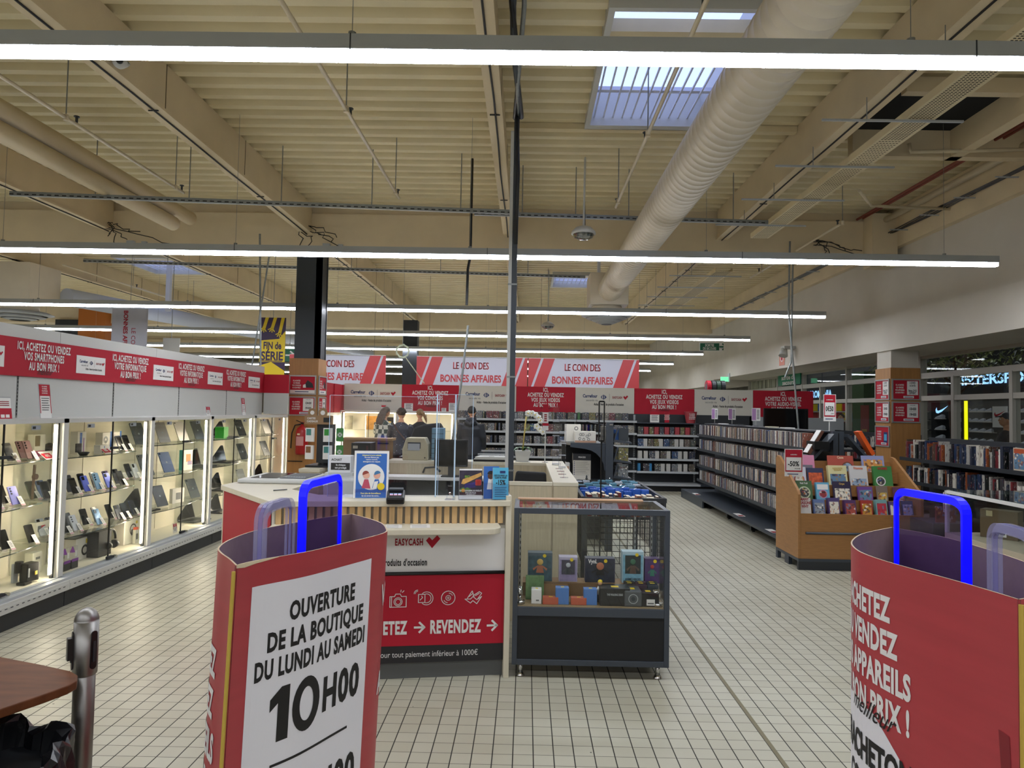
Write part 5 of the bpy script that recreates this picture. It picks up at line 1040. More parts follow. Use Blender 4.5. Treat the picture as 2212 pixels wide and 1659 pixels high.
t = thing('telephone_handset', (-.95, 7.5, 1.0), 'black curved handset lying before the printer', 'handset'); mb = MB(); mb.sweep([(-1.12, 7.5, .985), (-1.1, 7.5, 1.04), (-.99, 7.5, 1.05), (-.93, 7.5, 1.0)], [(.02, .012), (.014, .01), (.014, .01), (.022, .014)], black, 10); mb.build('handset', t, smooth=True)
t = thing('office_chair', (.045, 6.55, 0), 'black office chair with low backrest inside the counter ring', 'chair')
mb = MB(); mb.prism([(-.16, 0), (.16, 0), (.15, .17), (-.13, .18)], -.03, .03, mat('chair_fabric', '#111214', .7), frameM((.045, 6.42, .94), (1, 0, 0), (0, 0, 1))); mb.build('backrest', t, bevel=.02)
MB().box(-.10, .2, 6.5, 6.9, .48, .55, mat('chair_fabric', '#111214', .7)).build('seat', t, bevel=.02)
mb = MB(); mb.cyl(.045, 6.7, .08, .48, .025, dgrey, 12); mb.box(.03, .06, 6.44, 6.7, .46, .95, black); mb.build('post', t)
for q in range(5): a = q * 1.2566; mb = MB(); mb.sweep([(.045, 6.7, .09), (.05 + .15 * math.cos(a), 6.7 + .2 * math.sin(a), .06)], .015, black, 8); mb.ball((.05 + .15 * math.cos(a), 6.7 + .2 * math.sin(a), .03), .03, black, 10); mb.build('leg', t)
# orchid
t = thing('orchid', (-.03, 7.72, 1.111), 'white orchid with yellow stem in a white square pot', 'potted orchid')
mb = MB(); mb.prism([(-.115, 7.64), (.055, 7.64), (.055, 7.8), (-.115, 7.8)], 1.111, 1.115, whitem); mb.add([(-.10, 7.66, 1.111), (.03, 7.66, 1.111), (.03, 7.78, 1.111), (-.10, 7.78, 1.111), (-.12, 7.64, 1.235), (.06, 7.64, 1.235), (.06, 7.8, 1.235), (-.12, 7.8, 1.235)], [(0, 3, 2, 1), (0, 1, 5, 4), (1, 2, 6, 5), (2, 3, 7, 6), (3, 0, 4, 7), (4, 5, 6, 7)], whitem); mb.build('pot', t)
lf = mat('orchid_leaf', '#2f5a34', .35)
for a, l in ((-.6, .12), (.3, .14), (2.6, .1), (3.6, .13), (1.4, .1)):
    mb = MB(); vs = []
    for q in range(7): s = q / 6; wd = .028 * math.sin(math.pi * min(1, s * .9 + .1)); r = l * s; z = 1.24 + .05 * math.sin(s * 2.6) - .05 * s * s; vs += [(-.03 + r * math.cos(a) - wd * math.sin(a), 7.71 + r * math.sin(a) + wd * math.cos(a), z), (-.03 + r * math.cos(a) + wd * math.sin(a), 7.71 + r * math.sin(a) - wd * math.cos(a), z)]
    mb.add(vs, [(2 * q, 2 * q + 1, 2 * q + 3, 2 * q + 2) for q in range(6)], lf); mb.build('leaf', t, smooth=True)
mb = MB(); mb.sweep([(-.035, 7.71, 1.22), (-.02, 7.71, 1.4), (.0, 7.71, 1.62)], .008, mat('stem_yellow', '#a8944a', .5), 8); mb.sweep([(-.005, 7.71, 1.55), (.03, 7.7, 1.63), (.1, 7.7, 1.62)], .004, mat('stem_green', '#8aa86a', .5), 6); mb.sweep([(-.01, 7.71, 1.45), (.05, 7.7, 1.52), (.13, 7.7, 1.5)], .004, mat('stem_green', '#8aa86a', .5), 6); mb.build('stem', t, smooth=True)
random.seed(3)
for k, (x, z) in enumerate(((.02, 1.655), (.06, 1.655), (.1, 1.64), (.135, 1.61), (.16, 1.575), (.12, 1.51), (.155, 1.48), (.19, 1.45))):
    mb = MB()
    for q in range(5):
        a = q * 1.257 + k; mb.ball((x + .02 * math.cos(a), 7.68 + random.uniform(-.01, .01), z + .02 * math.sin(a)), (.018, .005, .018), mat('petal_white', '#e6e6df', .5), 8)
    mb.ball((x, 7.67, z), .007, yellow, 8); mb.build('flower', t, smooth=True)
# clear stands and stick sign on the right leg
t = thing('stick_sign', (.2, 7.62, 1.111), 'tall red and white price sign on a clear rod beside the orchid', 'sign')
mb = MB(); mb.cyl(.215, 7.62, 1.111, 1.49, .006, whitem, 8); mb.cyl(.215, 7.62, 1.111, 1.12, .035, acryl, 14); mb.build('rod', t)
M = face_cam(.215, 7.61, 1.47); mb = MB(); mb.box(-.032, .032, 0, .29, 0, .003, white, M); mb.box(-.032, .032, .2, .29, .003, .004, red, M); mb.box(-.032, .032, .05, .08, .003, .004, red, M)
for q in range(4): mb.box(-.015, .015, .1 + q * .022, .113 + q * .022, .003, .004, redd, M)
mb.build('sign_plate', t)
for x, y, h, lab in ((.32, 7.3, .63, 'tall clear leaflet tower standing on the right desk leg'), (.37, 6.9, .5, 'shorter clear leaflet tower nearer on the right desk leg')):
    mb = MB(); mb.box(x - .035, x + .035, y, y + .004, 1.112, 1.112 + h, acryl); mb.box(x - .035, x - .032, y, y + .05, 1.112, 1.112 + h, acryl); mb.box(x + .032, x + .035, y, y + .05, 1.112, 1.112 + h, acryl)
    for q in range(4): mb.box(x - .035, x + .035, y - .015, y + .05, 1.12 + q * h / 4.2, 1.126 + q * h / 4.2, mat('acrylic_shelf', '#a9aeb4', .2))
    mb.build('leaflet_tower', label=lab, cat='leaflet holder')
for k in range(4):
    mb = MB(); y = 5.9 + k * .3; mb.box(.30, .37, y, y + .06, 1.111, 1.115, acryl); mb.box(.33, .334, y, y + .06, 1.115, 1.17 + .01 * k, acryl); mb.build('clear_easel', label='small clear easel on the right desk leg, %s from the front' % ORD[k], cat='display stand')
# ================================================================ BACK WALL OF THE CORNER
BP = [(-4.14, -2.82, 0), (-2.82, -1.53, 'VOS CONSOLES'), (-1.53, -.235, 0), (-.235, 1.10, 'VOS JEUX VIDEOS'), (1.10, 2.425, 0), (2.425, 3.775, 'VOS JEUX VIDEOS'), (3.775, 5.09, 0), (5.09, 6.44, 'VOTRE AUDIO-VISUEL')]
for k, (a, b, l) in enumerate(BP):
    t = thing('sign_panel', ((a + b) / 2, 15.42, 1.6), ('dark red panel of the back wall about %s' % {1: 'consoles', 3: 'video games, left of the two', 5: 'video games, right of the two', 7: 'audio and video, at far right'}[k]) if l else
              'white shop logo panel of the back wall, %s of four from the left' % ORD[k // 2], 'sign', 'alternating sign panels along the back wall')
    zb = 1.57 + .02 * k; zt = 2.15 + .018 * k
    if k == 0: zt = 2.14
    MB().box(a + .003, b - .003, 15.4, 15.44, 1.64, 2.235, red if l else offw).build('board', t)
    mb = MB(); M = face_cam((a + b) / 2, 15.396, 0)
    if l: buyline(mb, M, 0, 2.125, ['ICI,', 'ACHETEZ OU VENDEZ', l, 'AU BON PRIX !'], .084, .001, lead=1.36, sx=.58)
    else: shoplogo(mb, M, -.02, 1.99, 1.12, .001)
    mb.build('lettering', t)
# lit cabinets at the back left
for k, (a, b) in enumerate(((-4.1, -2.83), (-2.83, -1.56))):
    t = thing('display_cabinet', ((a + b) / 2, 15.2, 0), ['lit glass cabinet against the back wall at its left end', 'lit glass cabinet against the back wall behind the three customers'][k], 'display cabinet')
    MB().box(a, b, 15.38, 15.4, 0, 1.64, creamp).build('back_panel', t); mb = MB(); mb.box(a, b, 15.0, 15.38, 0, .3, plinth); mb.box(a, b, 15.0, 15.38, .3, .32, creamp); mb.build('plinth', t)
    mb = MB(); mb.box(a, a + .03, 15.0, 15.03, .3, 1.62, aluw); mb.box(b - .03, b, 15, 15.03, .3, 1.62, aluw); mb.box(a, b, 15, 15.38, 1.6, 1.63, aluw); mb.box((a + b) / 2 - .005, (a + b) / 2 + .005, 15.0, 15.01, .3, 1.6, black); mb.build('frame', t)
    mb = MB(); mb.box(a + .06, a + .085, 15.04, 15.06, .35, 1.58, ledb); mb.box(b - .085, b - .06, 15.04, 15.06, .35, 1.58, ledb); mb.box(a + .1, b - .1, 15.06, 15.08, 1.575, 1.59, ledb); mb.build('light_tube', t)
    MB().box(a + .03, b - .03, 15.005, 15.01, .32, 1.6, glass).build('door', t)
    for z in (.6, .9, 1.2): MB().box(a + .03, b - .03, 15.05, 15.36, z, z + .008, tglass).build('shelf', t)
sbox('framed_print', -3.45, 15.25, 1.21, .28, .02, .3, mat('gold_print', '#c98d3c', .4, noise=.3, ns=12), 'golden orange framed print in the back left cabinet', 'framed picture')
sbox('framed_print', -3.98, 15.25, 1.21, .2, .02, .3, mat('olive_print', '#6f6a55', .4, noise=.4, ns=14), 'olive framed print in the corner of the back left cabinet', 'framed picture')
sbox('clock_box', -3.05, 15.25, 1.21, .22, .05, .28, black, 'black box with pale round picture in the back left cabinet', 'carton', lambda e: e.disc(0, .12, .07, mat('gold_soft', '#c9b06a', .5), face_cam(0, -.026, 0), .001))
sbox('red_tag_sign', -2.3, 15.2, 1.21, .12, .01, .12, red, 'small red card in the back cabinet behind the customers', 'sign')
# game shelves
def wall_shelf(x0, x1, lab, zs, edge, y=14.98, back=dgrey2, depth=.35):
    t = thing('shelving_unit', ((x0 + x1) / 2, 15.2, 0), lab, 'shelving', 'back wall shelving bays')
    MB().box(x0, x1, 15.36, 15.4, 0, 1.66, back).build('back_panel', t)
    mb = MB(); mb.box(x0, x1, 14.86, 15.36, .0, .1, black); mb.box(x0, x1, 14.8, 15.36, .12, .16, lgrey if edge is not gunm else gunm); mb.build('base', t)
    for z in zs: mb = MB(); mb.box(x0 + .005, x1 - .005, y, 15.36, z - .012, z, gunm); mb.box(x0 + .005, x1 - .005, y - .012, y, z - .035, z + .01, edge); mb.build('shelf', t)
    mb = MB()
    for x in (x0 + .011, x1 - .011):
        for q in range(30): mb.box(x - .004, x + .004, 15.355, 15.358, .2 + q * .045, .225 + q * .045, black)
        mb.box(x - .01, x + .01, 15.358, 15.36, .15, 1.64, lgrey)
    mb.build('slotted_upright', t)
WS = (1.50, 1.235, .965, .69, .42)
wall_shelf(-1.53, -.235, 'pale edged game shelving behind the lone man', WS, lgrey); wall_shelf(-.235, 1.10, 'pale edged game shelving below the left video games sign', WS, lgrey)
wall_shelf(1.10, 2.425, 'pale edged game shelving behind the dark display gondola', WS, lgrey); wall_shelf(2.425, 3.775, 'game shelving with white and red cases, below the right video games sign', (1.21, .95, .685, .41), lgrey)
wall_shelf(3.775, 5.09, 'last back wall bay, mostly hidden by the disc gondola', (1.0, .5), gunm)
MB().box(2.43, 3.77, 15.0, 15.36, 1.455, 1.475, gunm).build('top_shelf', label='dark top shelf carrying small red signs above the white game cases', cat='shelf')
def mk_case(sw=.135):
    t = MB().box(-sw / 2, sw / 2, -.0075, .0075, 0, .17, game_art).build('game_case', local=True, cat='game case'); return t
gf = mk_case(); gs = MB().box(-.0075, .0075, -.0675, .0675, 0, .17, game_art).build('game_case', local=True, cat='game case')
wcm = mat('case_white', '#b8b6b0', .4, noise=.12, ns=60); rcm = mat('case_red', '#9c3a40', .4, noise=.15, ns=60); bcm = mat('case_blue', '#2f78a8', .4, noise=.15, ns=60); gcm = mat('case_green', '#3f6b3c', .4, noise=.2, ns=60)
GC = {'art': None, 'white': wcm, 'red': rcm, 'blue': bcm, 'green': gcm}
PROTOS += [gf, gs]; random.seed(11)
rown = {1.50: 'top', 1.235: 'second', .965: 'third', .69: 'fourth', .42: 'lowest', 1.21: 'top', .95: 'second', .685: 'third', .41: 'lowest'}
def case(pr, x, y, z, kind, lab, grp): cp(pr, (x, y, z + .001), 0, lab, grp, swap={game_art: GC[kind]} if kind != 'art' else None)
for bay, (x0, x1) in enumerate(((-1.5, -.26), (-.2, 1.07), (1.13, 2.39))):
    bn = ['behind the lone man', 'below the left video games sign', 'behind the dark gondola'][bay]
    for z in WS[:4] if bay < 2 else WS[:3]:
        x = x0 + .07; nf = 0
        while x < x1 - .08:
            if random.random() < .62: nf += 1; case(gf, x, 15.02, z, 'art', 'game case, cover outwards, %s from left, %s shelf %s' % (ORD[nf - 1], rown[z], bn), 'game cases face out, %s shelf, bay %s' % (rown[z], bn)); x += .145
            else:
                nsp = random.randint(2, 3)
                for q in range(nsp): case(gs, x - .06 + q * .017, 15.08, z, 'green' if bay == 2 and z > 1.4 else 'art', 'game case, spine outwards, on the %s shelf %s' % (rown[z], bn), 'game cases spine out, %s shelf, bay %s' % (rown[z], bn))
                x += nsp * .017 + .05
for z, pat in ((1.21, 'art red art red art red art red art red art'), (.95, 'art white art art white art art white white art art'), (.685, 'white white art white art white art white white art'), (.41, 'blue art blue art white white art white white art')):
    x = 2.47
    pp = pat.split()
    for q, kk in enumerate(pp):
        xx = 2.52 + q * 1.24 / len(pp); lab = '%s game case, %s shelf below the right video games sign' % ({'art': 'dark patterned', 'white': 'white', 'red': 'red', 'blue': 'blue'}[kk], rown[z])
        if kk in ('white', 'blue'):
            for j in range(5 if kk == 'white' else 3): case(gs, xx - .05 + j * .017, 15.07, z, kk, lab + ', spine outwards', 'spine out ' + lab)
        else: case(gf, xx, 15.02, z, kk, lab.replace(' game case', ' game cover') + ', %s along the row' % ORD[q], 'cover out ' + lab)
# small signs on the top shelf
def smallsign(x, y, z, w, h, lab, m1=white, m2=red, style=0):
    t = thing('shelf_sign', (x, y, z), lab, 'sign'); M = face_cam(x, y, z)
    MB().box(-w / 2 - .008, w / 2 + .008, 0, h + .02, -.004, 0, acryl, M).build('holder', t); mb = MB(); mb.box(-w / 2, w / 2, .005, h, .0, .002, m1, M)
    if style == 0: mb.box(-w / 2, w / 2, h * .7, h, .002, .003, m2, M); [mb.box(-w * .36, w * (.36 - .06 * (q % 2)), h * (.6 - .1 * q), h * (.64 - .1 * q), .002, .003, blackp, M) for q in range(5)]
    else: [mb.text(l, 0, h * (.8 - .16 * q), h * .09, m2, M, sx=.7, z=.003) for q, l in enumerate(('ICI, ACHETEZ', 'OU VENDEZ', 'VOS APPAREILS', 'AU BON PRIX !'))]
    mb.build('print', t)
smallsign(2.82, 15.05, 1.476, .2, .25, 'white framed notice on the dark top shelf'); smallsign(3.09, 15.05, 1.476, .1, .2, 'narrow red card on the dark top shelf', red, white, 1)
t = thing('promo_bucket', (3.62, 15.1, 1.476), 'red paper bucket with white lettering at the right end of the top shelf', 'bucket')
mb = MB(); mb.lathe(3.62, 15.1, [(.095, 1.476), (.14, 1.72), (.145, 1.73), (.13, 1.73)], rcm, 24); mb.build('body', t, smooth=True)
mb = MB()
for q, l in enumerate(('ICI, ACHETEZ', 'OU VENDEZ', 'VOS APPAREILS', 'AU BON PRIX !')): mb.text(l, 0, .19 - .035 * q, .02, white, face_cam(3.62, 14.955, 1.476), sx=.7)
mb.build('lettering', t)
smallsign(-2.6, 15.05, 1.632, .19, .25, 'red headed notice standing above the customers'); smallsign(-3.15, 15.05, 1.632, .1, .12, 'small framed notice left of the red headed one'); smallsign(-1.82, 15.05, 1.632, .1, .12, 'small framed notice above the right back cabinet'); smallsign(-1.64, 15.03, 1.632, .14, .28, 'tall framed notice at the end of the lit back cabinets')
# television
t = thing('television', (5.5, 14.55, .9), 'large black flat television before the audio and video sign', 'television')
MB().box(5.03, 5.97, 14.53, 14.57, 1.28, 1.83, black).build('panel', t, bevel=.006); MB().box(5.05, 5.95, 14.525, 14.53, 1.3, 1.81, mat('screen_black', '#0a0c0f', .08)).build('screen', t)
mb = MB(); mb.box(5.4, 5.6, 14.5, 14.7, .9, .93, dgrey); mb.box(5.46, 5.54, 14.57, 14.62, .93, 1.4, dgrey); mb.build('stand', t)
MB().box(4.9, 6.1, 14.3, 14.9, 0, .9, gunm).build('television_table', label='dark grey cupboard carrying the black television', cat='cupboard', bevel=.005)
MB().box(5.0, 7.1, 15.36, 15.4, 0, 1.64, lgrey).build('partition', label='grey partition below the audio and video sign', cat='partition')
# ================================================================ DARK DISPLAY GONDOLA WITH BOXES
t = thing('display_gondola', (.8, 8.7, 0), 'dark metal display gondola with boxed appliances, right of the orchid', 'shelving')
MB().box(.98, 1.07, 8.38, 8.44, 0, 1.56, gunm).build('upright', t); mb = MB(); mb.box(1.0, 1.05, 8.44, 9.2, 0, 1.5, dgrey2); mb.box(.48, 1.0, 9.15, 9.2, 0, 1.3, black); mb.build('back_panel', t)
mb = MB(); mb.prism([(.46, 8.75), (.55, 8.42), (.98, 8.42), (.98, 9.15), (.46, 9.15)], 1.27, 1.3, gunm); mb.build('shelf', t); MB().box(.5, .98, 8.42, 9.15, .78, .8, gunm).build('shelf', t)
mb = MB(); pts = [(.55, 0), (.55, -.02)] + [(.70 + .27 * math.cos(math.radians(q)), -.30 + .26 * math.sin(math.radians(q))) for q in range(85, -1, -17)] + [(.98, -.3), (.98, 0)]; mb.prism(pts[::-1], 0, .03, gunm, face_cam(0, 8.44, 1.27)); mb.build('bracket', t)
MB().box(.7, .98, 8.6, 8.604, 1.3, 1.52, glass).build('side_glass', t); mb = MB(); mb.sweep([(.75, 8.5, 1.56), (1.0, 8.42, 1.52)], .008, black, 6); mb.box(1.02, 1.06, 8.37, 8.4, 1.525, 1.54, chrome); mb.build('top_rod', t)
sbox('headset_carton', .60, 8.8, 1.301, .2, .14, .22, wbox, 'tall pale carton with a headset picture on the dark gondola shelf', 'carton', lambda e: e.disc(.04, .17, .025, greyp, face_cam(0, -.071, 0), .001, 16, r0=.015))
sbox('drone_carton', .74, 8.62, 1.301, .26, .2, .14, wbox, 'white carton with line drawings on the dark gondola shelf', 'carton', lambda e: ([e.disc(x, z, .018, greyp, face_cam(0, -.101, 0), .001, 10, r0=.012) for x, z in ((-.06, .1), (-.03, .1), (.02, .08), (.05, .1), (-.07, .05), (-.02, .04), (.04, .04))], e.box(-.13, .13, -.1005, -.1, 0, .025, mat('carton_tan', '#b58f76', .6))))
sbox('fountain_carton', .70, 8.6, .801, .22, .18, .36, mat('carton_graphite', '#26272b', .5), 'tall dark and white appliance carton with a fountain picture in the lower compartment', 'carton', lambda e: (e.box(-.11, .11, -.0915, -.09, 0, .28, wbox), [e.box(-.1, -.088, -.093, -.0915, .1 + .022 * q, .11 + .022 * q, navy) for q in range(8)], [e.box(-.08, .09 - .02 * (q % 3), -.0925, -.0915, .1 + .022 * q, .103 + .022 * q, greyp) for q in range(8)],
    e.text('PRINCESS', .0, .31, .018, white, face_cam(0, -.0905, 0), z=.001, sx=.8), e.lathe(.06, -.093, [(.03, 0), (.022, .04), (.006, .045), (.018, .06), (.005, .07), (.012, .08), (.002, .1)], dgrey, 10)))
sbox('slim_carton', .53, 8.65, .801, .05, .16, .24, white, 'narrow white carton left of the tall dark carton', 'carton', lambda e: e.box(-.01, .015, -.081, -.08, .04, .2, mat('skin_tone', '#c29a80', .5)))
for z in (.88, 1.08, 1.32):      # angled pockets on the right side
    k = (.88, 1.08, 1.32).index(z); t = thing('angled_pocket', (1.2, 8.55, z), 'tilted dark pocket with discs on the side of the dark gondola, %s' % ['lowest', 'middle', 'topmost'][k], 'display pocket')
    mb = MB(); mb.prism([(1.075, z), (1.3, z - .02), (1.3, z), (1.09, z + .03), (1.14, z + .17), (1.12, z + .18)], -8.9, -8.4, gunm, Matrix(((1, 0, 0, 0), (0, 0, -1, 0), (0, 1, 0, 0), (0, 0, 0, 1)))); mb.build('tray', t)
    mb = MB(); mb.box(1.14, 1.26, 8.42, 8.43, z + .01, z + .17, [game_art, navy, dgrey][k] if k != 1 else game_art); mb.box(1.1, 1.24, 8.45, 8.88, z + .02, z + .15, [game_art, game_art, blue][k]); mb.build('cases', t)
mb = MB(); mb.box(.655, .662, 6.6, 6.61, .9, 1.83, black) if 0 else None
t = thing('floor_sign_frame', (.69, 6.45, 0), 'tall thin black metal sign frame in front of the dark gondola', 'sign frame')
mb = MB(); 
for a, b in (((.685, .0), (.69, 1.4)), ((.665, 1.42), (.665, 1.78)), ((.712, 1.42), (.712, 1.78))): mb.sweep([(a[0], 6.25, a[1]), (b[0], 6.25, b[1])], .007, black, 6)
mb.sweep([(.665, 6.25, 1.78), (.712, 6.25, 1.78)], .008, black, 6); mb.sweep([(.665, 6.25, 1.42), (.712, 6.25, 1.42)], .008, black, 6); mb.sweep([(.69, 6.25, 1.4), (.69, 6.25, 1.43)], .01, black, 6); mb.build('frame', t)
# ================================================================ BIN OF BOOKS AND GAMEPADS
t = thing('wire_bin', (.95, 7.1, 0), 'dark wire mesh bin table filled with upright books, behind the glass case', 'bin')
mb = MB()
for x in (.55, 1.27):
    for y in (6.33, 7.9): mb.box(x - .025, x + .025, y - .025, y + .025, 0, .9, dgrey2)
mb.box(.55, 1.27, 6.3, 6.33, .86, .9, dgrey2); mb.box(.55, 1.27, 7.9, 7.93, .86, .9, dgrey2); mb.box(.52, .55, 6.3, 7.93, .86, .9, dgrey2); mb.box(1.27, 1.3, 6.3, 7.93, .86, .9, dgrey2); mb.build('frame', t)
MB().box(.55, 1.27, 6.33, 7.9, .7, .72, dgrey2).build('tray', t)
mb = MB(); x = .57
while x < 1.27: mb.box(x, x + .006, 6.30, 6.306, .3, .86, black); mb.box(x, x + .006, 7.92, 7.926, .3, .86, black); x += .045 if int(x * 100) % 2 else .07
z = .3
while z < .86: mb.box(.55, 1.27, 6.296, 6.30, z, z + .006, black); mb.box(.55, 1.27, 7.926, 7.93, z, z + .006, black); z += .055
y = 6.35
while y < 7.9: mb.box(1.29, 1.296, y, y + .006, .3, .86, black); mb.box(.524, .53, y, y + .006, .3, .86, black); y += .06
mb.build('wire_mesh', t)
random.seed(5)
bk = thing('paperback_book', (0, 0, 0), 'b', 'book'); MB().box(-.014, .014, -.06, .06, .0, .19, spine_b).build('cover', bk, local=True); MB().box(-.0115, .0115, -.057, .061, .003, .1905, paper).build('pages', bk, local=True); PROTOS.append(bk)
x = .60; n = 0
while x < 1.24:
    w = random.uniform(.8, 1.7); cp(bk, (x, 6.42, .721), random.uniform(-.05, .05), 'thick upright book in the front row of the wire bin, %s from its left end' % ORD[n], 'books in the front row of the wire bin', sc=(w, 1, random.uniform(.8, 1.1))); x += .028 * w + .005; n += 1
for r in range(2):
    for k in range(9): cp(bk, (.61 + .075 * k, 6.58 + .13 * r, .721), random.uniform(-.1, .1), 'upright book in the %s row of the wire bin' % ['second', 'third'][r], 'books in the %s row of the wire bin' % ['second', 'third'][r], sc=(random.uniform(.9, 2), 1, random.uniform(.7, 1)))
gp = thing('blister_pack', (0, 0, 0), 'g', 'blister pack'); q = MB(); q.box(-.04, .04, -.02, .02, 0, .19, mat('gamepad_blue', '#2a5fc0', .3)); q.build('card', gp, local=True, bevel=.008); q = MB(); q.sweep([(-.03, -.01, .185), (0, -.01, .2), (.03, -.01, .185)], .012, acryl, 8); q.build('blister', gp, local=True); PROTOS.append(gp)
gpm = [mat('gamepad_blue', '#2a5fc0', .3), mat('pack_white', '#c8d0d8', .3), mat('pack_dark', '#1c1f26', .4), mat('pack_teal', '#5f93a8', .3)]
for r in range(6):
    for k in range(8): cp(gp, (.6 + .085 * k, 6.86 + .17 * r, .721), random.uniform(-.2, .2), 'packed gadget in %s of the wire bin' % ['the blue row behind the books', 'the blue row behind the books', 'the mixed rear rows', 'the mixed rear rows', 'the last rows', 'the last rows'][r], 'packs in %s of the wire bin' % ['the blue row', 'the blue row', 'the mixed rear rows', 'the mixed rear rows', 'the last rows', 'the last rows'][r], swap={gpm[0]: gpm[0 if r < 2 else random.choice((1, 2, 3, 3))]}, sc=(1, 1, random.uniform(.92, 1.08)))
# ================================================================ HANGING BANNERS
def banner(x0, x1, lab):
    t = thing('hanging_banner', ((x0 + x1) / 2, 17, 2.3), lab, 'banner'); MB().box(x0, x1, 17, 17.02, 2.25, 3.0, mat('banner_white', '#a0a0a9', .6)).build('fabric', t)
    mb = MB(); M = face_cam(x0, 16.997, 2.25); w = x1 - x0; H = .75; rb = mat('banner_red', '#9c2e30', .5)
    for f in (0, 1):
        X = lambda a: a if not f else w - a
        s = lambda a: (a if not f else a - .0)
        if not f: mb.poly([(0, 0), (.06, 0), (.32, H), (0, H)], rb, M); mb.poly([(.12, 0), (.40, 0), (.66, H), (.38, H)], rb, M)
        else: mb.poly([(w, H), (w - .06, H), (w - .32, 0), (w, 0)], rb, M); mb.poly([(w - .12, H), (w - .40, H), (w - .66, 0), (w - .38, 0)], rb, M)
    for dx in (-.006, .006): mb.text('LE COIN DES', w / 2 - .03 + dx, .45, .17, rb, M, sx=.62, bold=False, z=.001)
    mb.text('BONNES AFFAIRES', w / 2 - .03, .13, .17, rb, M, sx=.74, z=.001); mb.build('print', t)
    [MB().sweep([(x, 17.01, 3.0), (x, 17.01, DZ - .02)], .004, dgrey, 5).build('hanger', t) for x in (x0 + .3, x1 - .3)]; MB().box(x0, x1, 17.0, 17.02, 2.99, 3.01, aluw).build('top_bar', t)
banner(-5.95, -3.36 - .17, 'white and red hanging banner partly hidden by the steel column'); banner(-2.76, .01, 'white and red hanging banner in the middle, crossed by the dark pole'); banner(.03, 2.79, 'white and red hanging banner on the right of the three')
# vertical hanging signs
t = thing('hanging_banner', (-8.25, 14, 2.6), 'pale vertical banner with sideways red lettering over the phone cabinets', 'banner'); MB().box(-8.62, -7.88, 14, 14.02, 2.3, 3.66, mat('banner_white', '#a0a0a9', .6)).build('fabric', t)
M = frameM((-8.62, 13.996, 3.66), (0, 0, -1), (1, 0, 0)); mb = MB(); mb.text('BONNES AFFAIRES', .04, .25, .085, redd, M, al='L', sx=1.0); mb.text('LE COIN DES', .4, .42, .085, redd, M, al='L', sx=1.0, bold=False); mb.build('print', t)
mb = MB(); mb.sweep([(-8.25, 14.01, 3.66), (-8.25, 14.01, DZ - .02)], .005, steel, 5); mb.build('hanger', t)
MB().box(-7.86, -7.5, 14.6, 14.62, 2.3, 3.12, whitem).box(-7.69, -7.68, 14.605, 14.615, 3.12, DZ - .02, steel).build('hanging_card', label='small plain white card hanging right of the vertical banner', cat='sign')
t = thing('hanging_sign', (-5.25, 14, 2.4), 'purple and yellow hanging sign with reaching hands and large lettering', 'sign'); MB().box(-5.53, -5.0, 14, 14.02, 2.3, 3.52, purple).build('board', t)
M = face_cam(-5.53, 13.996, 2.3); mb = MB(); w = .53
mb.poly([(0, .0), (w, 0), (w, .12), (.25, .3), (0, .22)], yellow, M); mb.poly([(w, .30), (w, .95), (.4, .78), (.0, .74), (.0, .30)], yellow, M); pass
for x, z in ((.03, 1.0), (.2, 1.0), (.36, .9)):
    mb.poly([(x + .02, z), (x + .08, z - .02), (x + .15, 1.22), (x + .08, 1.22)], yellow, M, .001); mb.disc(x + .05, z, .035, yellow, M, .0012, 10)
    for q in range(4): a = math.radians(200 + q * 35); stroke(mb, [(x + .05, z), (x + .05 + .085 * math.cos(a), z + .085 * math.sin(a))], .018, yellow, M, .0014)
mb.text('FIN de', w / 2, .57, .14, purple, M, sx=.66, z=.003); mb.text('SÉRIE', w / 2, .34, .17, purple, M, sx=.8, z=.003); mb.box(.05, .48, .31, .325, 0, .003, purple, M); mb.build('print', t); MB().box(-5.27, -5.26, 14.005, 14.015, 3.52, DZ - .02, steel).build('hanger', t)
t = thing('exit_sign', (-6.2, 18, 2.88), 'green exit sign with white arrow beside the steel column', 'exit sign'); MB().box(-6.6, -6.0, 18, 18.02, 2.88, 3.22, green).build('board', t)
M = face_cam(-6.28, 17.997, 3.05); mb = MB(); stroke(mb, [(-.12, 0), (.12, 0)], .04, white, M, .001); stroke(mb, [(0, .1), (.12, 0), (0, -.1)], .04, white, M, .001); mb.text('s', -.2, -.1, .05, white, M, z=.001); mb.build('arrow', t); MB().box(-6.31, -6.3, 18.005, 18.015, 3.22, DZ - .02, steel).build('hanger', t)
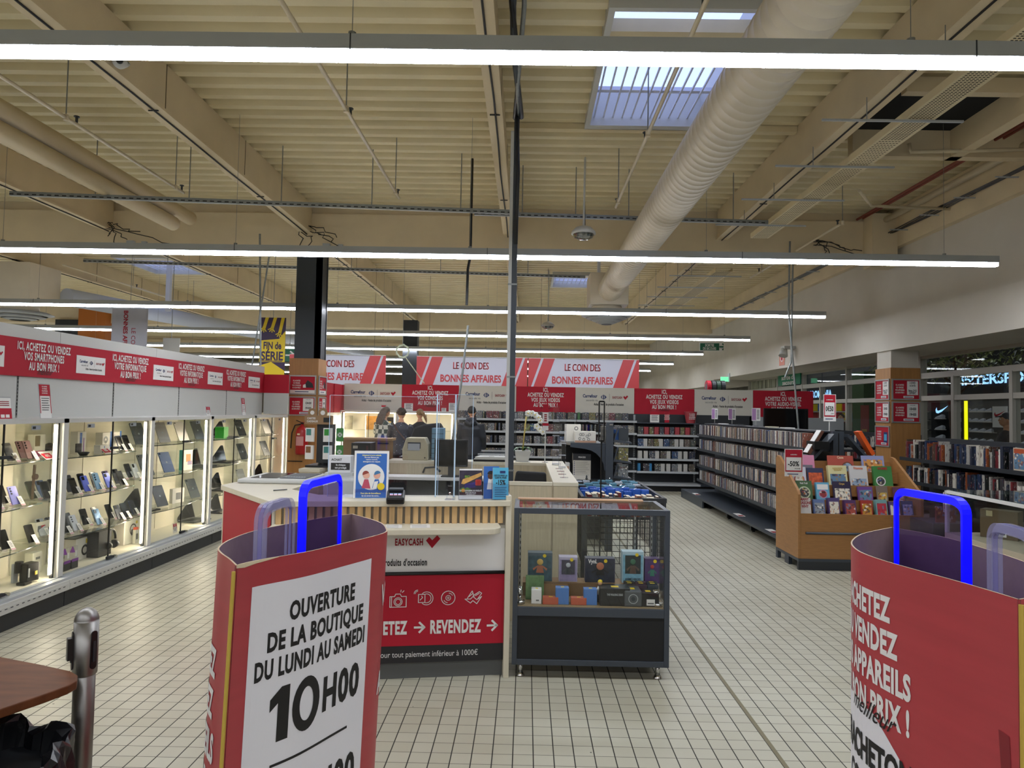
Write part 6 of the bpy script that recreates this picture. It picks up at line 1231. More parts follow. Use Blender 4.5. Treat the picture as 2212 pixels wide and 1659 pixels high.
# framed signs on the steel column and pillar
def framed(M, w, h, lab, kind, place='pillar'):
    t = thing('framed_sign', tuple(M.translation), lab, 'framed sign'); fm = mat('frame_silver', '#9c9a96', .4, .4)
    mb = MB(); b = .022
    mb.box(-w / 2, w / 2, 0, b, 0, .015, fm, M); mb.box(-w / 2, w / 2, h - b, h, 0, .015, fm, M); mb.box(-w / 2, -w / 2 + b, b, h - b, 0, .015, fm, M); mb.box(w / 2 - b, w / 2, b, h - b, 0, .015, fm, M); mb.build('frame', t)
    mb = MB(); mb.box(-w / 2 + b, w / 2 - b, b, h - b, .001, .004, red, M); wi = w - 2 * b; hi = h - 2 * b; z = .006
    four = ['ICI, ACHETEZ', 'OU VENDEZ', 'VOS APPAREILS', 'AU BON PRIX !']
    if kind == 'console': four[2] = 'VOS CONSOLES'
    cx = -wi * .24; sxx = .62 if w > .3 else .34
    for q, l in enumerate(four): mb.text(l, cx, h * (.68 - .12 * q), h * .07, white, M, sx=sxx, z=z)
    if kind == 'hours':
        mb.box(wi * .04, wi * .46, h * .25, h * .9, .004, .0055, white, M); mb.text('DU LUNDI AU SAMEDI', wi * .25, h * .82, h * .028, blackp, M, sx=.6 if w > .3 else .35, z=z)
        mb.text('10H00', wi * .25, h * .6, h * .12, blackp, M, sx=.7 if w > .3 else .42, z=z); mb.text('19H00', wi * .25, h * .34, h * .12, blackp, M, sx=.7 if w > .3 else .42, z=z); mb.box(wi * .12, wi * .4, h * .52, h * .53, z, z + .001, blackp, M)
    if kind == 'dvd':
        mb.box(wi * .04, wi * .46, h * .25, h * .9, .004, .0055, white, M)
        for q, (l, s) in enumerate((('2 DVD', .1), ('ACHETÉS', .07), ('=', .03), ('3ème DVD', .09), ('OFFERT', .1))): mb.text(l, wi * .25, h * (.77 - .12 * q), h * s, blackp, M, sx=.66 if w > .3 else .36, z=z)
    if kind == 'console':
        mb.box(-w / 2 + b, w / 2 - b, b, h * .24, .004, .0055, white, M); mb.poly([(wi * .05, h * .36), (wi * .45, h * .36), (wi * .4, h * .58), (wi * .2, h * .75), (wi * .08, h * .5)], black, M, z); mb.poly([(wi * .02, h * .36), (wi * .14, h * .36), (wi * .12, h * .55), (wi * .02, h * .5)], white, M, z + .001)
    if kind == 'console_pad': mb.box(wi * .1, wi * .38, h * .2, h * .7, .004, .006, navy, M); mb.box(wi * .14, wi * .34, h * .3, h * .6, .006, .007, cyan, M)
    if kind != 'console': mb.box(-wi * .1, wi * .3, h * .1, h * .2, .004, .0055, white, M); mb.box(-wi * .06, wi * .26, h * .13, h * .16, .0055, .006, navy, M)
    else: mb.box(-wi * .3, wi * .25, h * .13, h * .17, .0055, .006, navy, M)
    mb.build('print', t)
framed(face_cam(-3.755, 11.395, 1.89), .46, .325, 'framed red console sign, upper one on the front of the steel column', 'console'); framed(face_cam(-3.755, 11.395, 1.535), .46, .325, 'framed red opening hours sign, lower one on the front of the steel column', 'hours')
framed(face_px(-3.495, 11.63, 1.89), .43, .325, 'framed red sign, upper one on the right side of the steel column', 'console'); framed(face_px(-3.495, 11.63, 1.535), .43, .325, 'framed red sign, lower one on the right side of the steel column', 'hours')
PZ = [1.68 + 1.07 * (z - 1.68) for z in (1.95, 1.60, 1.22)]  # sign heights scaled about the camera height along with the pillar
framed(face_cam(6.26, 11.335, PZ[0]), .47, .35, 'framed red sign with a disc offer, upper one on the front of the wooden pillar', 'dvd'); framed(face_cam(6.26, 11.335, PZ[1]), .47, .35, 'framed red opening hours sign, lower one on the front of the wooden pillar', 'hours')
for k, kd in enumerate(('dvd', 'hours', 'console_pad')): framed(face_nx(6.008, 11.59, PZ[k]), .46, .35, 'framed red sign on the left side of the wooden pillar, %s of three' % ['topmost', 'middle', 'lowest'][k], kd)
# fire extinguisher
t = thing('fire_extinguisher', (-3.7, 11.25, .88), 'red fire extinguisher with black hose hanging on the steel column', 'fire extinguisher')
mb = MB(); mb.lathe(-3.7, 11.27, [(0, .9), (.09, .9), (.1, .93), (.1, 1.27), (.085, 1.33), (.03, 1.37), (.025, 1.4), (0, 1.4)], mat('extinguisher_red', '#a11217', .3), 24); mb.build('cylinder', t, smooth=True)
mb = MB(); mb.box(-3.72, -3.68, 11.25, 11.29, 1.39, 1.43, black); mb.box(-3.72, -3.6, 11.26, 11.28, 1.42, 1.435, mat('extinguisher_red', '#a11217', .3)); mb.sweep([(-3.7, 11.27, 1.42), (-3.8, 11.27, 1.46)], .008, black, 6); mb.build('valve_handle', t)
mb = MB(); mb.sweep([(-3.72, 11.27, 1.4), (-3.82, 11.27, 1.38), (-3.87, 11.27, 1.25), (-3.88, 11.27, 1.0)], .011, black, 8); mb.build('hose', t, smooth=True)
mb = MB(); M = face_cam(-3.7, 11.166, 0); mb.box(-.06, .06, 1.05, 1.2, 0, .002, mat('label_wine', '#c98d8d', .5), M); mb.box(-.045, .0, 1.22, 1.25, 0, .002, mat('label_pale', '#d9c8a8', .5), M); mb.build('sticker', t)
MB().box(-3.97, -3.72, 11.385, 11.398, .77, .785, black).build('door_latch', label='black bar latch low on the steel column cladding', cat='latch')
# wall signs right
t = thing('exit_sign', (5.9, 20.6, 3.98), 'green and white SORTIE DE SECOURS sign with arrow high on the white wall', 'exit sign')
mb = MB(); M = frameM((5.28, 21.0, 3.62), (1, -.12, 0), (0, 0, 1)); mb.box(0, .82, 0, .26, 0, .01, white, M); mb.build('board', t)
mb = MB(); mb.box(.03, .6, .02, .24, .01, .012, green, M); mb.text('SORTIE', .31, .14, .075, white, M, sx=.75, z=.014); mb.text('DE SECOURS', .31, .04, .075, white, M, sx=.62, z=.014); stroke(mb, [(.62, .13), (.78, .13)], .05, green, M, .012); stroke(mb, [(.70, .22), (.79, .13), (.70, .04)], .04, green, M, .012); mb.build('print', t)
mb = MB(); mb.box(5.9, 6.0, 20.9, 20.94, 3.7, 3.73, lgrey); mb.build('bracket', t)
t = thing('exit_sign', (7.1, 18.6, 2.5), 'large dark green panel reading sortie de secours above the windows', 'exit sign'); MB().box(7.08, 7.11, 17.75, 19.3, 2.51, 2.92 - .13, mat('exit_green_big', '#1c7a58', .5)).build('board', t)
M = face_nx(7.075, 18.55, 2.5); mb = MB(); mb.text('sortie de', 0, .16, .12, white, M, sx=1.5, z=.001); mb.text('secours', 0, .02, .12, white, M, sx=1.5, z=.001); mb.build('lettering', t)
t = thing('fire_point_sign', (5.99, 16.1, 2.85), 'small red and white fire alarm sign on the white wall', 'sign'); M = face_nx(5.996, 16.1, 2.86); mb = MB(); mb.box(-.17, .17, 0, .3, 0, .004, mat('sign_salmon', '#c5755f', .5), M); mb.build('board', t); mb = MB(); mb.disc(0, .17, .09, white, M, .005, 18); mb.disc(0, .17, .06, red, M, .006, 18); mb.build('symbol', t)
t = thing('siren', (5.9, 15.4, 3.1), 'white round siren on a bracket on the white wall', 'siren'); mb = MB(); mb.box(5.75, 6.0, 15.3, 15.5, 3.18, 3.24, whitem); mb.build('bracket', t); mb = MB(); mb.sweep([(5.78, 15.4, 3.18), (5.74, 15.35, 3.02)], [.07, .1], whitem, 16); mb.build('horn', t, smooth=True)
t = thing('emergency_light', (5.9, 20.0, 2.72), 'small lit green running man light above the windows', 'exit light'); MB().box(5.75, 5.98, 20.3, 20.33, 2.66, 2.8, mat('lit_green', '#6fd3a0', .5, emit=.5)).build('lamp', t); MB().box(5.98, 6.0, 20.2, 20.4, 2.65, 2.9, lgrey).build('bracket', t)
for k, c in enumerate((red, dgrey2, mat('reel_green', '#24402e', .5), dgrey2)):
    mb = MB(); mb.sweep([(4.25 + .11 * k, 16.2, 2.32), (4.34 + .11 * k, 16.2, 2.32)], .16, c, 20); mb.sweep([(4.245 + .11 * k, 16.2, 2.32), (4.25 + .11 * k, 16.2, 2.32)], .09, black, 16); mb.build('cable_reel', label='cable reel on top of the back wall, %s of four from the left' % ORD[k], cat='cable reel')
MB().box(4.1, 5.2, 16.0, 16.5, 0, 2.16, lgrey).build('reel_cupboard', label='pale cupboard behind the back wall carrying the cable reels', cat='cupboard')
# ================================================================ DISC GONDOLA
t = thing('disc_gondola', (3.7, 11.2, 0), 'long dark gondola of disc cases running away on the right side of the aisle', 'shelving')
mb = MB(); mb.box(3.16, 4.4, 8.4, 13.93, .13, .165, gunm); mb.box(3.17, 3.2, 12.3, 13.93, 0, .13, gunm); mb.box(3.16, 4.4, 13.9, 13.93, 0, .13, gunm); mb.build('base_tray', t)
for y in (8.6, 9.93, 11.1, 12.25): mb = MB(); mb.box(3.26, 4.3, y, y + .04, .02, .13, black); mb.cyl(3.3, y + .02, 0, .02, .025, black, 10); mb.cyl(4.2, y + .02, 0, .02, .025, black, 10); mb.build('leg', t)
MB().box(3.76, 3.80, 8.42, 13.65, .16, 1.5, gunm).build('centre_panel', t)
MB().box(3.55, 3.76, 8.42, 13.65, 1.485, 1.5, gunm).build('top_shelf', t)
GZ = (1.28, 1.0, .69, .40)
for z in GZ: mb = MB(); mb.box(3.41, 3.76, 8.42, 13.6, z - .03, z, dgrey2); mb.box(3.39, 3.41, 8.42, 13.6, z - .035, z + .012, dgrey); mb.box(3.8, 4.15, 8.42, 13.6, z - .03, z, dgrey2); mb.build('shelf', t)
random.seed(21)
gi = MB().box(-.0675, .0675, -.0068, .0068, 0, .19, spine_d).build('disc_case', local=True, cat='disc case'); PROTOS.append(gi)
SNM = ['top', 'second', 'third', 'lowest']
for s, z in enumerate(GZ):
    y = 8.5; n = 0; rest = MB()
    while y < 13.5:
        if n < 75: cp(gi, (3.485, y, z + .001), random.uniform(-.02, .02), 'thin disc case, spine outwards, near part of the %s shelf of the long gondola' % SNM[s], 'disc cases in the near part of the %s shelf' % SNM[s], sc=(1, 1, random.uniform(.985, 1.0) if random.random() < .9 else .93))
        elif random.random() < .985: dx = random.uniform(-.004, .006); rest.box(3.417 + dx, 3.55 + dx, y - .0068, y + .0068, z + .001, z + random.choice((.191, .19, .188, .178)), spine_di)
        y += .0152 + (.0 if random.random() < .97 else .01); n += 1
    rest.build('disc_cases', label='packed disc cases filling the far part of the %s shelf of the long gondola' % SNM[s], cat='disc cases', kind='stuff')
for k, (y, x) in enumerate(((13.1, 3.6), (12.0, 3.6), (10.75, 3.6))):
    t = thing('price_flag', (x, y, 1.501), 'small lilac and white price sign on the gondola top, %s from the far end' % ORD[k], 'sign')
    mb = MB(); mb.box(x - .03, x + .03, y - .02, y + .02, 1.501, 1.52, acryl); mb.sweep([(x, y, 1.52), (x, y, 1.60)], .004, whitem, 6); mb.build('clip', t)
    M = face_cam(x, y, 1.59, rz=.25 - .2 * k); mb = MB(); mb.box(-.065, .065, 0, .2, -.002, .002, white, M); mb.build('card', t)
    mb = MB(); mb.box(-.06, 0, .01, .19, .002, .003, lilac, M); [mb.box(.012, .05, .03 + .022 * q, .042 + .022 * q, .002, .003, greyp, M) for q in range(7)]; mb.build('print', t)
for k, y in enumerate((12.6, 11.6, 10.1, 9.5)):
    MB().box(3.58, 3.72, y, y + .19, 1.501, 1.515, [white, dgrey, paper, white][k]).build('flat_case', label='flat case lying on the gondola top, %s from the far end' % ORD[k], cat='case')
for k, y in enumerate((8.9, 10.3, 12.9)):
    mb = MB(); mb.box(3.2, 3.3, y, y + .3, .1655, .167, white); mb.box(3.21, 3.29, y + .02, y + .12, .167, .1675, redd); mb.build('shelf_label', label='red and white label lying on the gondola base, %s from the near end' % ORD[k], cat='label')
# end tower with tilted pockets
t = thing('end_tower', (3.76, 8.3, 0), 'dark slotted post with tilted pockets at the near end of the disc gondola', 'display pocket')
mb = MB(); mb.box(3.70, 3.83, 8.28, 8.36, 0, 1.5, gunm); mb.box(3.76, 3.77, 8.277, 8.28, .9, 1.48, black); mb.build('post', t)
def pocket(s, z, lab, m, w=.17):
    tt = thing('tilted_pocket', (3.765 + s * .25, 8.32, z), lab, 'display pocket'); Q = Matrix(((1, 0, 0, 0), (0, 0, 1, 0), (0, 1, 0, 0), (0, 0, 0, 1)))
    X = lambda a: 3.765 + s * a
    mb = MB(); mb.prism([(X(.07), z + .3), (X(.09), z + .3), (X(.33), z + .02), (X(.40), z + .05), (X(.41), z + .03), (X(.32), z - .01), (X(.07), z + .27)], 8.2, 8.36, gunm, Q); mb.build('tray', tt)
    mb = MB(); mb.prism([(X(.20), z + .33), (X(.235), z + .34), (X(.40), z + .07), (X(.365), z + .05)], 8.21, 8.33, m, Q); mb.build('cases', tt)
    mb = MB(); mb.prism([(X(.237), z + .34), (X(.243), z + .343), (X(.405), z + .075), (X(.402), z + .072)], 8.21, 8.33, white if s < 0 else m, Q); mb.build('cover', tt)
pocket(-1, 1.17, 'tilted pocket with white and brown cases on the left of the dark post', mat('case_brown', '#5d3a2c', .4)); pocket(1, 1.17, 'tilted pocket with a bright orange case on the right of the dark post', mat('case_orange', '#d9581c', .4))
MB().box(3.42, 3.6, 8.15, 8.38, 1.285, 1.38, black).build('black_carton', label='small black carton at the near end of the top disc shelf', cat='carton')
def pole_sign(x, y, z, w, h, big, small, lab, pole=.2, rz=0):
    t = thing('price_sign', (x, y, z - pole), lab, 'sign'); M = face_cam(x, y, z, rz)
    if pole: mb = MB(); mb.cyl(x, y + .01, z - pole, z + .05, .008, whitem, 8); mb.build('stem', t)
    mb = MB(); mb.box(-w / 2, w / 2, 0, h, -.003, .002, white, M); mb.build('card', t)
    mb = MB(); mb.box(-w / 2 + .006, w / 2 - .006, h * .17, h - .006, .002, .003, red, M); mb.box(-w / 2 + .016, w / 2 - .016, h * .22, h * .70, .003, .004, white, M)
    mb.text('AU BON PRIX !', 0, h * .78, h * .035, white, M, sx=.7, z=.004); mb.text(big, -w * .02, h * .38, h * .17, blackp, M, sx=w * .62 / (h * .17) / twidth(big, 1), z=.005); mb.text(small, w * .2, h * .27, h * .035, blackp, M, sx=.6, z=.005)
    mb.box(-w * .35, w * .25, h * .07, h * .1, .002, .003, navy, M); mb.build('print', t)
pole_sign(3.72, 8.42, 1.62, .145, .33, '0€50', 'LE DVD', 'tall red and white sign reading 0€50 over the disc gondola end', pole=.12, rz=-.12)
pole_sign(3.055, 7.84, .99, .205, .31, '-50%', 'SUR LES LIVRES', 'red and white sign reading -50% at the left corner of the wooden bookcase', pole=0)
# ================================================================ WOODEN BOOK DISPLAY
t = thing('book_display', (3.66, 7.88, 0), 'beech wood stepped display full of picture books, standing on a dark pallet base', 'book display')
Qx = Matrix(((0, 0, 1, 0), (1, 0, 0, 0), (0, 1, 0, 0), (0, 0, 0, 1)))
side = [(7.57, .12), (8.24, .12), (8.24, 1.17), (8.2, 1.21), (8.14, 1.2), (7.60, .86), (7.57, .82)]
for x in (3.0, 4.34): MB().prism(side, x, x + .03, wood, Qx).build('side_panel', t, bevel=.003)
mb = MB(); mb.box(3.03, 4.34, 7.57, 7.59, .12, .61, wood); mb.build('front_panel', t)
mb = MB(); mb.box(3.03, 4.34, 8.2, 8.22, .12, 1.15, wood); mb.build('back_panel', t)
TI = [(7.60, .585, .61), (7.75, .72, .745), (7.90, .87, .895), (8.05, 1.01, 1.04)]
for k, (y, zf, zt) in enumerate(TI):
    mb = MB(); mb.box(3.03, 4.34, y, y + .14, zf - .015, zf, wood)
    if k: mb.box(3.03, 4.34, y - .012, y, zf - .1, zt, wood)
    mb.build('tier', t)
mb = MB(); mb.box(3.0, 4.37, 7.56, 8.24, .09, .12, gunm); mb.box(3.0, 4.37, 7.56, 7.6, 0, .09, dgrey2); mb.box(3.0, 3.04, 7.84, 7.96, 0, .09, gunm); mb.box(3.0, 3.04, 8.18, 8.24, 0, .09, gunm); mb.box(4.33, 4.37, 7.6, 8.24, 0, .09, gunm); mb.build('pallet_base', t)
mb = MB(); mb.sweep([(3.08, 7.558, .40), (4.2, 7.558, .40)], .013, gunm, 10); mb.build('rail', t, smooth=True)
random.seed(9)
def pbook(x, tier, w, h, col, lab, title=None, tc=None, art=None, circle=None, rz=0, n=1, tsize=.02, dy=0):
    y, zf, zt = TI[tier]; h = h + .02 if tier < 3 else h - .02; t = thing('picture_book', (x, y + .055 + dy, zf + .001), lab, 'book'); t.rotation_euler = (-.22, 0, rz)
    d = .012 * n; mb = MB(); mb.box(-w / 2, w / 2, 0, d, 0, h, paper); mb.box(-w / 2 - .002, w / 2 + .002, -.002, 0, 0, h + .002, col); mb.box(-w / 2 - .002, -w / 2, 0, d, 0, h + .002, col); mb.build('cover', t, local=True)
    M = face_cam(0, -.003, 0); e = MB()
    if circle: e.disc(circle[0] * w, circle[1] * h, circle[2] * w, circle[3], M, .001, 24); e.disc(circle[0] * w, circle[1] * h, circle[2] * w * .8, book_art, M, .0018, 20)
    if art: e.box(-w * .42, w * .42, h * art[0], h * art[1], .0, .0006, art[2], M)
    if title:
        for q, l in enumerate(title): e.text(l, 0, h * .84 - q * tsize * 1.3, tsize, tc or white, M, sx=.75, z=.0022)
    if not (circle or art or title): e.box(-w * .4, w * .4, h * .1, h * .6, 0, .001, book_art, M)
    e.build('print', t, local=True)
C = lambda n, h: mat('cover_' + n, h, .35)
def noisym(n, a): return art_mat('coverart_' + n, [a, '#d9d2c2', '#3a2f3a', '#c98d4a', a, '#7f3a35', '#5f7f9a'], 42)
pbook(3.23 + .03, 3, .30, .23, C('pink', '#c77f9b'), 'large pink book with a seated figure, leftmost on the top tier of the wooden display', art=(.0, .45, mat('coat_grey', '#6a6570', .6)), circle=None)
pbook(3.72, 3, .30, .23, C('rust', '#a34a3c'), 'rust red book with a round bowl, middle of the top tier of the wooden display', ['Casse'], mat('cream_text', '#d9b89a', .5), circle=(.25, .35, .22, mat('bowl', '#6b3a2a', .5)), tsize=.028, dy=.0)
pbook(4.1, 3, .26, .235, C('bluewhite', '#8c90b5'), 'blue and white patterned book at the right of the top tier of the wooden display', art=(.1, .8, noisym('bluewhite', '#6a70a5')))
pbook(3.15, 2, .2, .2, C('paper', '#c9c9d4'), 'white cookbook with a red bowl, leftmost on the third tier up', ['Cook'], greyp, circle=(.1, .35, .3, mat('bowl_red', '#b24e35', .5)), tsize=.014)
pbook(3.36, 2, .185, .19, C('nightblue', '#2c3050'), 'dark book with roasted vegetables on the third tier up', art=(.05, .75, mat('veg', '#b5502c', .4, noise=.6, ns=24)))
pbook(3.62, 2, .21, .225, C('paleyellow', '#cfc795'), 'pale yellow book with a crowd of small figures on the third tier up', ['AUDIOCONTES', 'MAGIQUES'], mat('ochre', '#b0903f', .5), art=(.1, .6, noisym('crowd', '#8f7a4f')), n=4, tsize=.015)
pbook(3.86, 2, .2, .225, C('whitehomme', '#c6c4c2'), 'white book with orange title and two round eyes on the third tier up', ["l'Homme"], mat('orange_title', '#c9622a', .5), art=(.05, .4, noisym('hill', '#8fa0b5')), n=2, tsize=.026)
pbook(4.14, 2, .21, .225, C('green', '#3c7a3e'), 'green book with HOMME in dark red letters on the third tier up', ['HOMME'], mat('wine_title', '#a3222c', .5), circle=(-.15, .3, .26, white), n=3, tsize=.028)
pbook(3.17, 1, .18, .205, C('green2', '#43633c'), 'green book reading Petit Troll with a round picture, leftmost on the second tier up', ['Petit Troll'], white, circle=(0, .42, .38, mat('pale_green', '#b9c4a0', .5)), tsize=.019)
pbook(3.38, 1, .145, .19, C('skyblue', '#5fa3c0'), 'sky blue book with a pink creature on the second tier up', art=(.62, .9, white), circle=(0, .38, .34, C('cloudpink', '#b58fb0')), n=3)
pbook(3.6, 1, .2, .205, C('darkviolet', '#2d2540'), 'dark violet book with a red haired figure on the second tier up', art=(.08, .65, noisym('violet', '#5d4a5a')), title=['Cirque'], tc=mat('gold_text', '#c9a55a', .5), tsize=.02)
pbook(3.86, 1, .16, .15, C('violet', '#6a4388'), 'violet and magenta book with cartoon figures on the second tier up', art=(.1, .8, noisym('magenta', '#8a4a80')), n=2)
pbook(4.05, 1, .12, .16, C('greybrown', '#75675d'), 'small grey brown book on the second tier up, right of the violet one'); pbook(4.24, 1, .13, .15, C('plum', '#5d3550'), 'small plum book at the right end of the second tier up')
pbook(3.115, 0, .13, .165, C('whitemany', '#c9c6c0'), 'white book reading MANY REASONS WHY, leftmost on the bottom tier', ['MANY', 'REASONS', 'WHY'], redd, tsize=.03)
for k, (x, n, h, nm, lab) in enumerate(((3.275, 3, .15, '#5c6f9a', 'blue book with black and white figures'), (3.44, 5, .17, '#4a3a6a', 'violet book with an orange scene'), (3.62, 5, .15, '#52305f', 'violet and red book with a bright flash'), (3.80, 2, .15, '#9c3028', 'red book with a dark haired figure'), (3.965, 4, .16, '#6f9a9a', 'teal edged book with a red scene'), (4.11, 2, .14, '#513a6a', 'violet book half hidden by the antenna'), (4.25, 1, .15, '#22386a', 'dark blue book with a white clad figure'))):
    pbook(x, 0, .12, h, C('low%d' % k, nm), lab + ' on the bottom tier of the wooden display', art=(.08, .78, noisym('low%d' % k, ['#8a8f96', '#b0703c', '#a3493c', '#c08a2c', '#b03040', '#8a5a9a', '#8fa5c0'][k])), n=n)
# ================================================================ WALL SHELVES OF BOOKS (right)
t = thing('bookshelf', (5.8, 8.6, 0), 'long black bookshelf in front of the mall windows at right', 'shelving')
MB().box(6.0, 6.04, 5.6, 10.25, 0, 1.395, dgrey2).build('back_panel', t); MB().box(5.45, 6.0, 5.6, 10.25, .0, .15, black).build('base', t)
for z in (1.095, .77, .45): mb = MB(); mb.box(5.56, 6.0, 5.6, 10.22, z - .035, z, black); mb.box(5.545, 5.56, 5.6, 10.22, z - .04, z + .01, dgrey2); mb.build('shelf', t)
bb = MB().box(-.075, .075, -.013, .013, 0, .24, spine_b).build('book', local=True, cat='book'); PROTOS.append(bb); random.seed(31)
for s, z in enumerate((1.096, .771)):
    y = 10.15; n = 0
    while y > 7.35:
        w = random.choice((.8, 1, 1.2, 1.3, 1.8, 2.2)); y -= .013 * w
        if not (s == 0 and 8.0 < y < 8.04): cp(bb, (5.66 + random.uniform(-.012, .03), y, z), random.uniform(-.03, .03), ('book, spine outwards, %s from left, %s shelf of the long black bookshelf' % (ORD[n], ['upper', 'lower'][s])) if n < 30 else 'book, spine outwards, right part of the %s shelf of the long black bookshelf' % ['upper', 'lower'][s], 'books on the %s shelf of the long black bookshelf' % ['upper', 'lower'][s], sc=(random.uniform(.9, 1.1), w, random.choice((.78, .85, .95, 1, 1.05, 1.12)) * (1 if s == 0 else .85)))
        y -= .013 * w + .001; n += 1
        if random.random() < .03: y -= .03
t = thing('face_out_book', (5.58, 7.8, 1.096), 'face out book with orange frame at the right end of the upper book shelf', 'book'); M = face_nx(5.575, 7.8, 1.1); mb = MB(); mb.box(-.09, .09, 0, .26, -.02, 0, C('offwhite2', '#c9b9a0'), M); mb.build('cover', t); mb = MB(); mb.box(-.08, .08, .02, .2, 0, .001, noisym('photo', '#7d6f6a'), M); mb.box(-.08, .08, .2, .25, 0, .001, C('rust2', '#b5502c'), M); mb.build('print', t)
t = thing('bookshelf', (6.75, 13.7, 0), 'short far bookshelf seen between the gondola and the wooden pillar', 'shelving')
MB().box(6.9, 6.95, 12.1, 16.4, 0, 1.38, dgrey2).build('back_panel', t)
for z in (1.12, .86, .55): MB().box(6.5, 6.9, 12.1, 16.4, z - .03, z, black).build('shelf', t)
random.seed(41)
for s, z in enumerate((1.121, .861)):
    y = 16.3
    while y > 12.2:
        w = random.choice((1.2, 1.7, 2.4)); y -= .016 * w; cp(bb, (6.6, y, z), random.uniform(-.05, .05), 'book on the %s shelf of the short far bookshelf' % ['upper', 'lower'][s], 'books on the %s shelf of the short far bookshelf' % ['upper', 'lower'][s], sc=(1, w, random.uniform(.7, .85))); y -= .016 * w + .012
# ================================================================ GLASS CASE AT THE RIGHT
x0, x1, y0, y1 = 4.08, 4.95, 4.3, 6.72
t = thing('glass_counter', ((x0 + x1) / 2, 5.6, 0), 'white framed glass counter with cameras and a brown carton, at the right edge', 'display case')
cb2 = mat('case_beige', '#b3a890', .5)
mb = MB(); mb.box(x0, x1, y0, y1, .05, .58, cb2); mb.box(x0 + .03, x1 - .03, y0 + .03, y1 - .03, 0, .05, dgrey2); mb.build('base', t)
mb = MB()
for x in (x0, x1 - .03):
    for y in (y0, y1 - .03): mb.box(x, x + .03, y, y + .03, .58, .98, aluw)
mb.box(x0, x0 + .03, y0 + .03, y1 - .03, .955, .985, white); mb.box(x1 - .03, x1, y0 + .03, y1 - .03, .955, .985, aluw); mb.box(x0 + .03, x1 - .03, y1 - .03, y1, .955, .985, aluw); mb.box(x0 + .03, x1 - .03, y0, y0 + .03, .955, .985, aluw)
mb.build('frame', t)
mb = MB(); mb.box(x0 + .008, x0 + .013, y0 + .03, y1 - .03, .58, .955, glass); mb.build('side_glass', t); MB().box(x0 + .01, x1 - .01, y0 + .01, y1 - .01, .986, .992, glass_mat('top_glass', '#e0e8e8', .12)).build('top_glass', t)
MB().box(x0 + .03, x1 - .03, y1 - .02, y1 - .015, .58, .955, glass).build('end_glass', t); MB().box(x1 - .02, x1 - .012, y0 + .03, y1 - .03, .58, .955, mat('case_back_grey', '#8a8a84', .6)).build('back_panel', t)
mb = MB()
for y in (6.45, 6.1, 5.5, 4.9):
    for z in (.64, .8, .92): mb.sweep([(x1 - .0215, y, z), (x1 - .026, y, z)], .006, black, 6)
mb.build('peg_holes', t)
sbox('brown_carton', 4.42, 6.42, .581, .3, .14, .26, mat('carton_olive', '#63533a', .6), 'brown carton with a white barcode label inside the right glass counter', 'carton', lambda e: (e.box(-.02, .06, -.0715, -.07, .02, .14, white), e.box(.01, .05, -.072, -.0715, .04, .09, blackp), e.box(-.1, -.05, -.0715, -.07, .2, .25, mat('sticker_beige', '#b5aa84', .5))), rz=-.9)
for k, (x, y) in enumerate(((4.42, 6.02), (4.5, 5.88), (4.4, 5.45), (4.5, 5.1))):
    t = thing('camera', (x, y, .581), 'black rounded gadget with yellow tag in the right glass counter, %s from far end' % ORD[k], 'camera'); mb = MB(); mb.lathe(x, y, [(0, .581), (.035, .581), (.055, .62), (.06, .70), (.04, .73), (0, .735)], black, 20); mb.build('body', t, smooth=True)
    mb = MB(); mb.box(x - .066, x - .06, y - .03, y + .03, .68, .71, yellow); mb.build('price_tag', t)
t = thing('retro_speaker', (4.3, 5.72, .581), 'silver boxy speaker with round grille inside the right glass counter', 'speaker'); MB().box(4.24, 4.36, 5.65, 5.79, .581, .75, alu).build('body', t, bevel=.01); mb = MB(); mb.disc(0, .08, .055, whitem, face_nx(4.238, 5.72, .581), .001, 24, r0=.045); mb.disc(0, .08, .045, dgrey, face_nx(4.238, 5.72, .581), .001, 24); mb.build('grille', t)
pole_sign(4.24, 6.95, .74, .085, .2, '-50%', 'LIVRES', 'small tilted red sign reading -50% seen through the blue antenna', pole=0, rz=.3)
MB().box(4.12, 4.5, 6.98, 7.4, 0, .62, dgrey2).build('dark_bin', label='dark crate stand beside the right glass counter', cat='crate', bevel=.01)
mb = MB(); M = face_cam(4.25, 6.975, .63); mb.box(-.1, .1, 0, .16, -.02, 0, noisym('dvdbox', '#6f7fa5'), M); mb.build('boxed_set', label='blue and white boxed set leaning on the dark crate stand', cat='book')
# ================================================================ FOREGROUND: ANTENNA SLEEVES
def smooth(P, k=6):
    out = []; P = [Vector(p) for p in P]
    for i in range(len(P) - 1):
        a, b, c, dd = P[max(i - 1, 0)], P[i], P[i + 1], P[min(i + 2, len(P) - 1)]
        for q in range(k): s = q / k; out.append(.5 * ((2 * b) + (c - a) * s + (2 * a - 5 * b + 4 * c - dd) * s * s + (3 * b - a - 3 * c + dd) * s ** 3))
    return out + [P[-1]]
def arcfn(P, top, shear):
    L_ = [0]
    for a, b in zip(P, P[1:]): L_.append(L_[-1] + (b - a).length)
    def fn(u, z, o=0):
        u_ = max(0, min(u, L_[-1] - 1e-6)); i = 0
        while L_[i + 1] < u_: i += 1
        s = (u_ - L_[i]) / (L_[i + 1] - L_[i]); p = P[i].lerp(P[i + 1], s); a = P[max(i - 1, 0)]; b = P[min(i + 2, len(P) - 1)]
        d = (b - a).normalized(); n = Vector((d.y, -d.x)); p = p + n * o
        return (p.x - shear * (top - z), p.y, z)
    return fn, L_[-1]
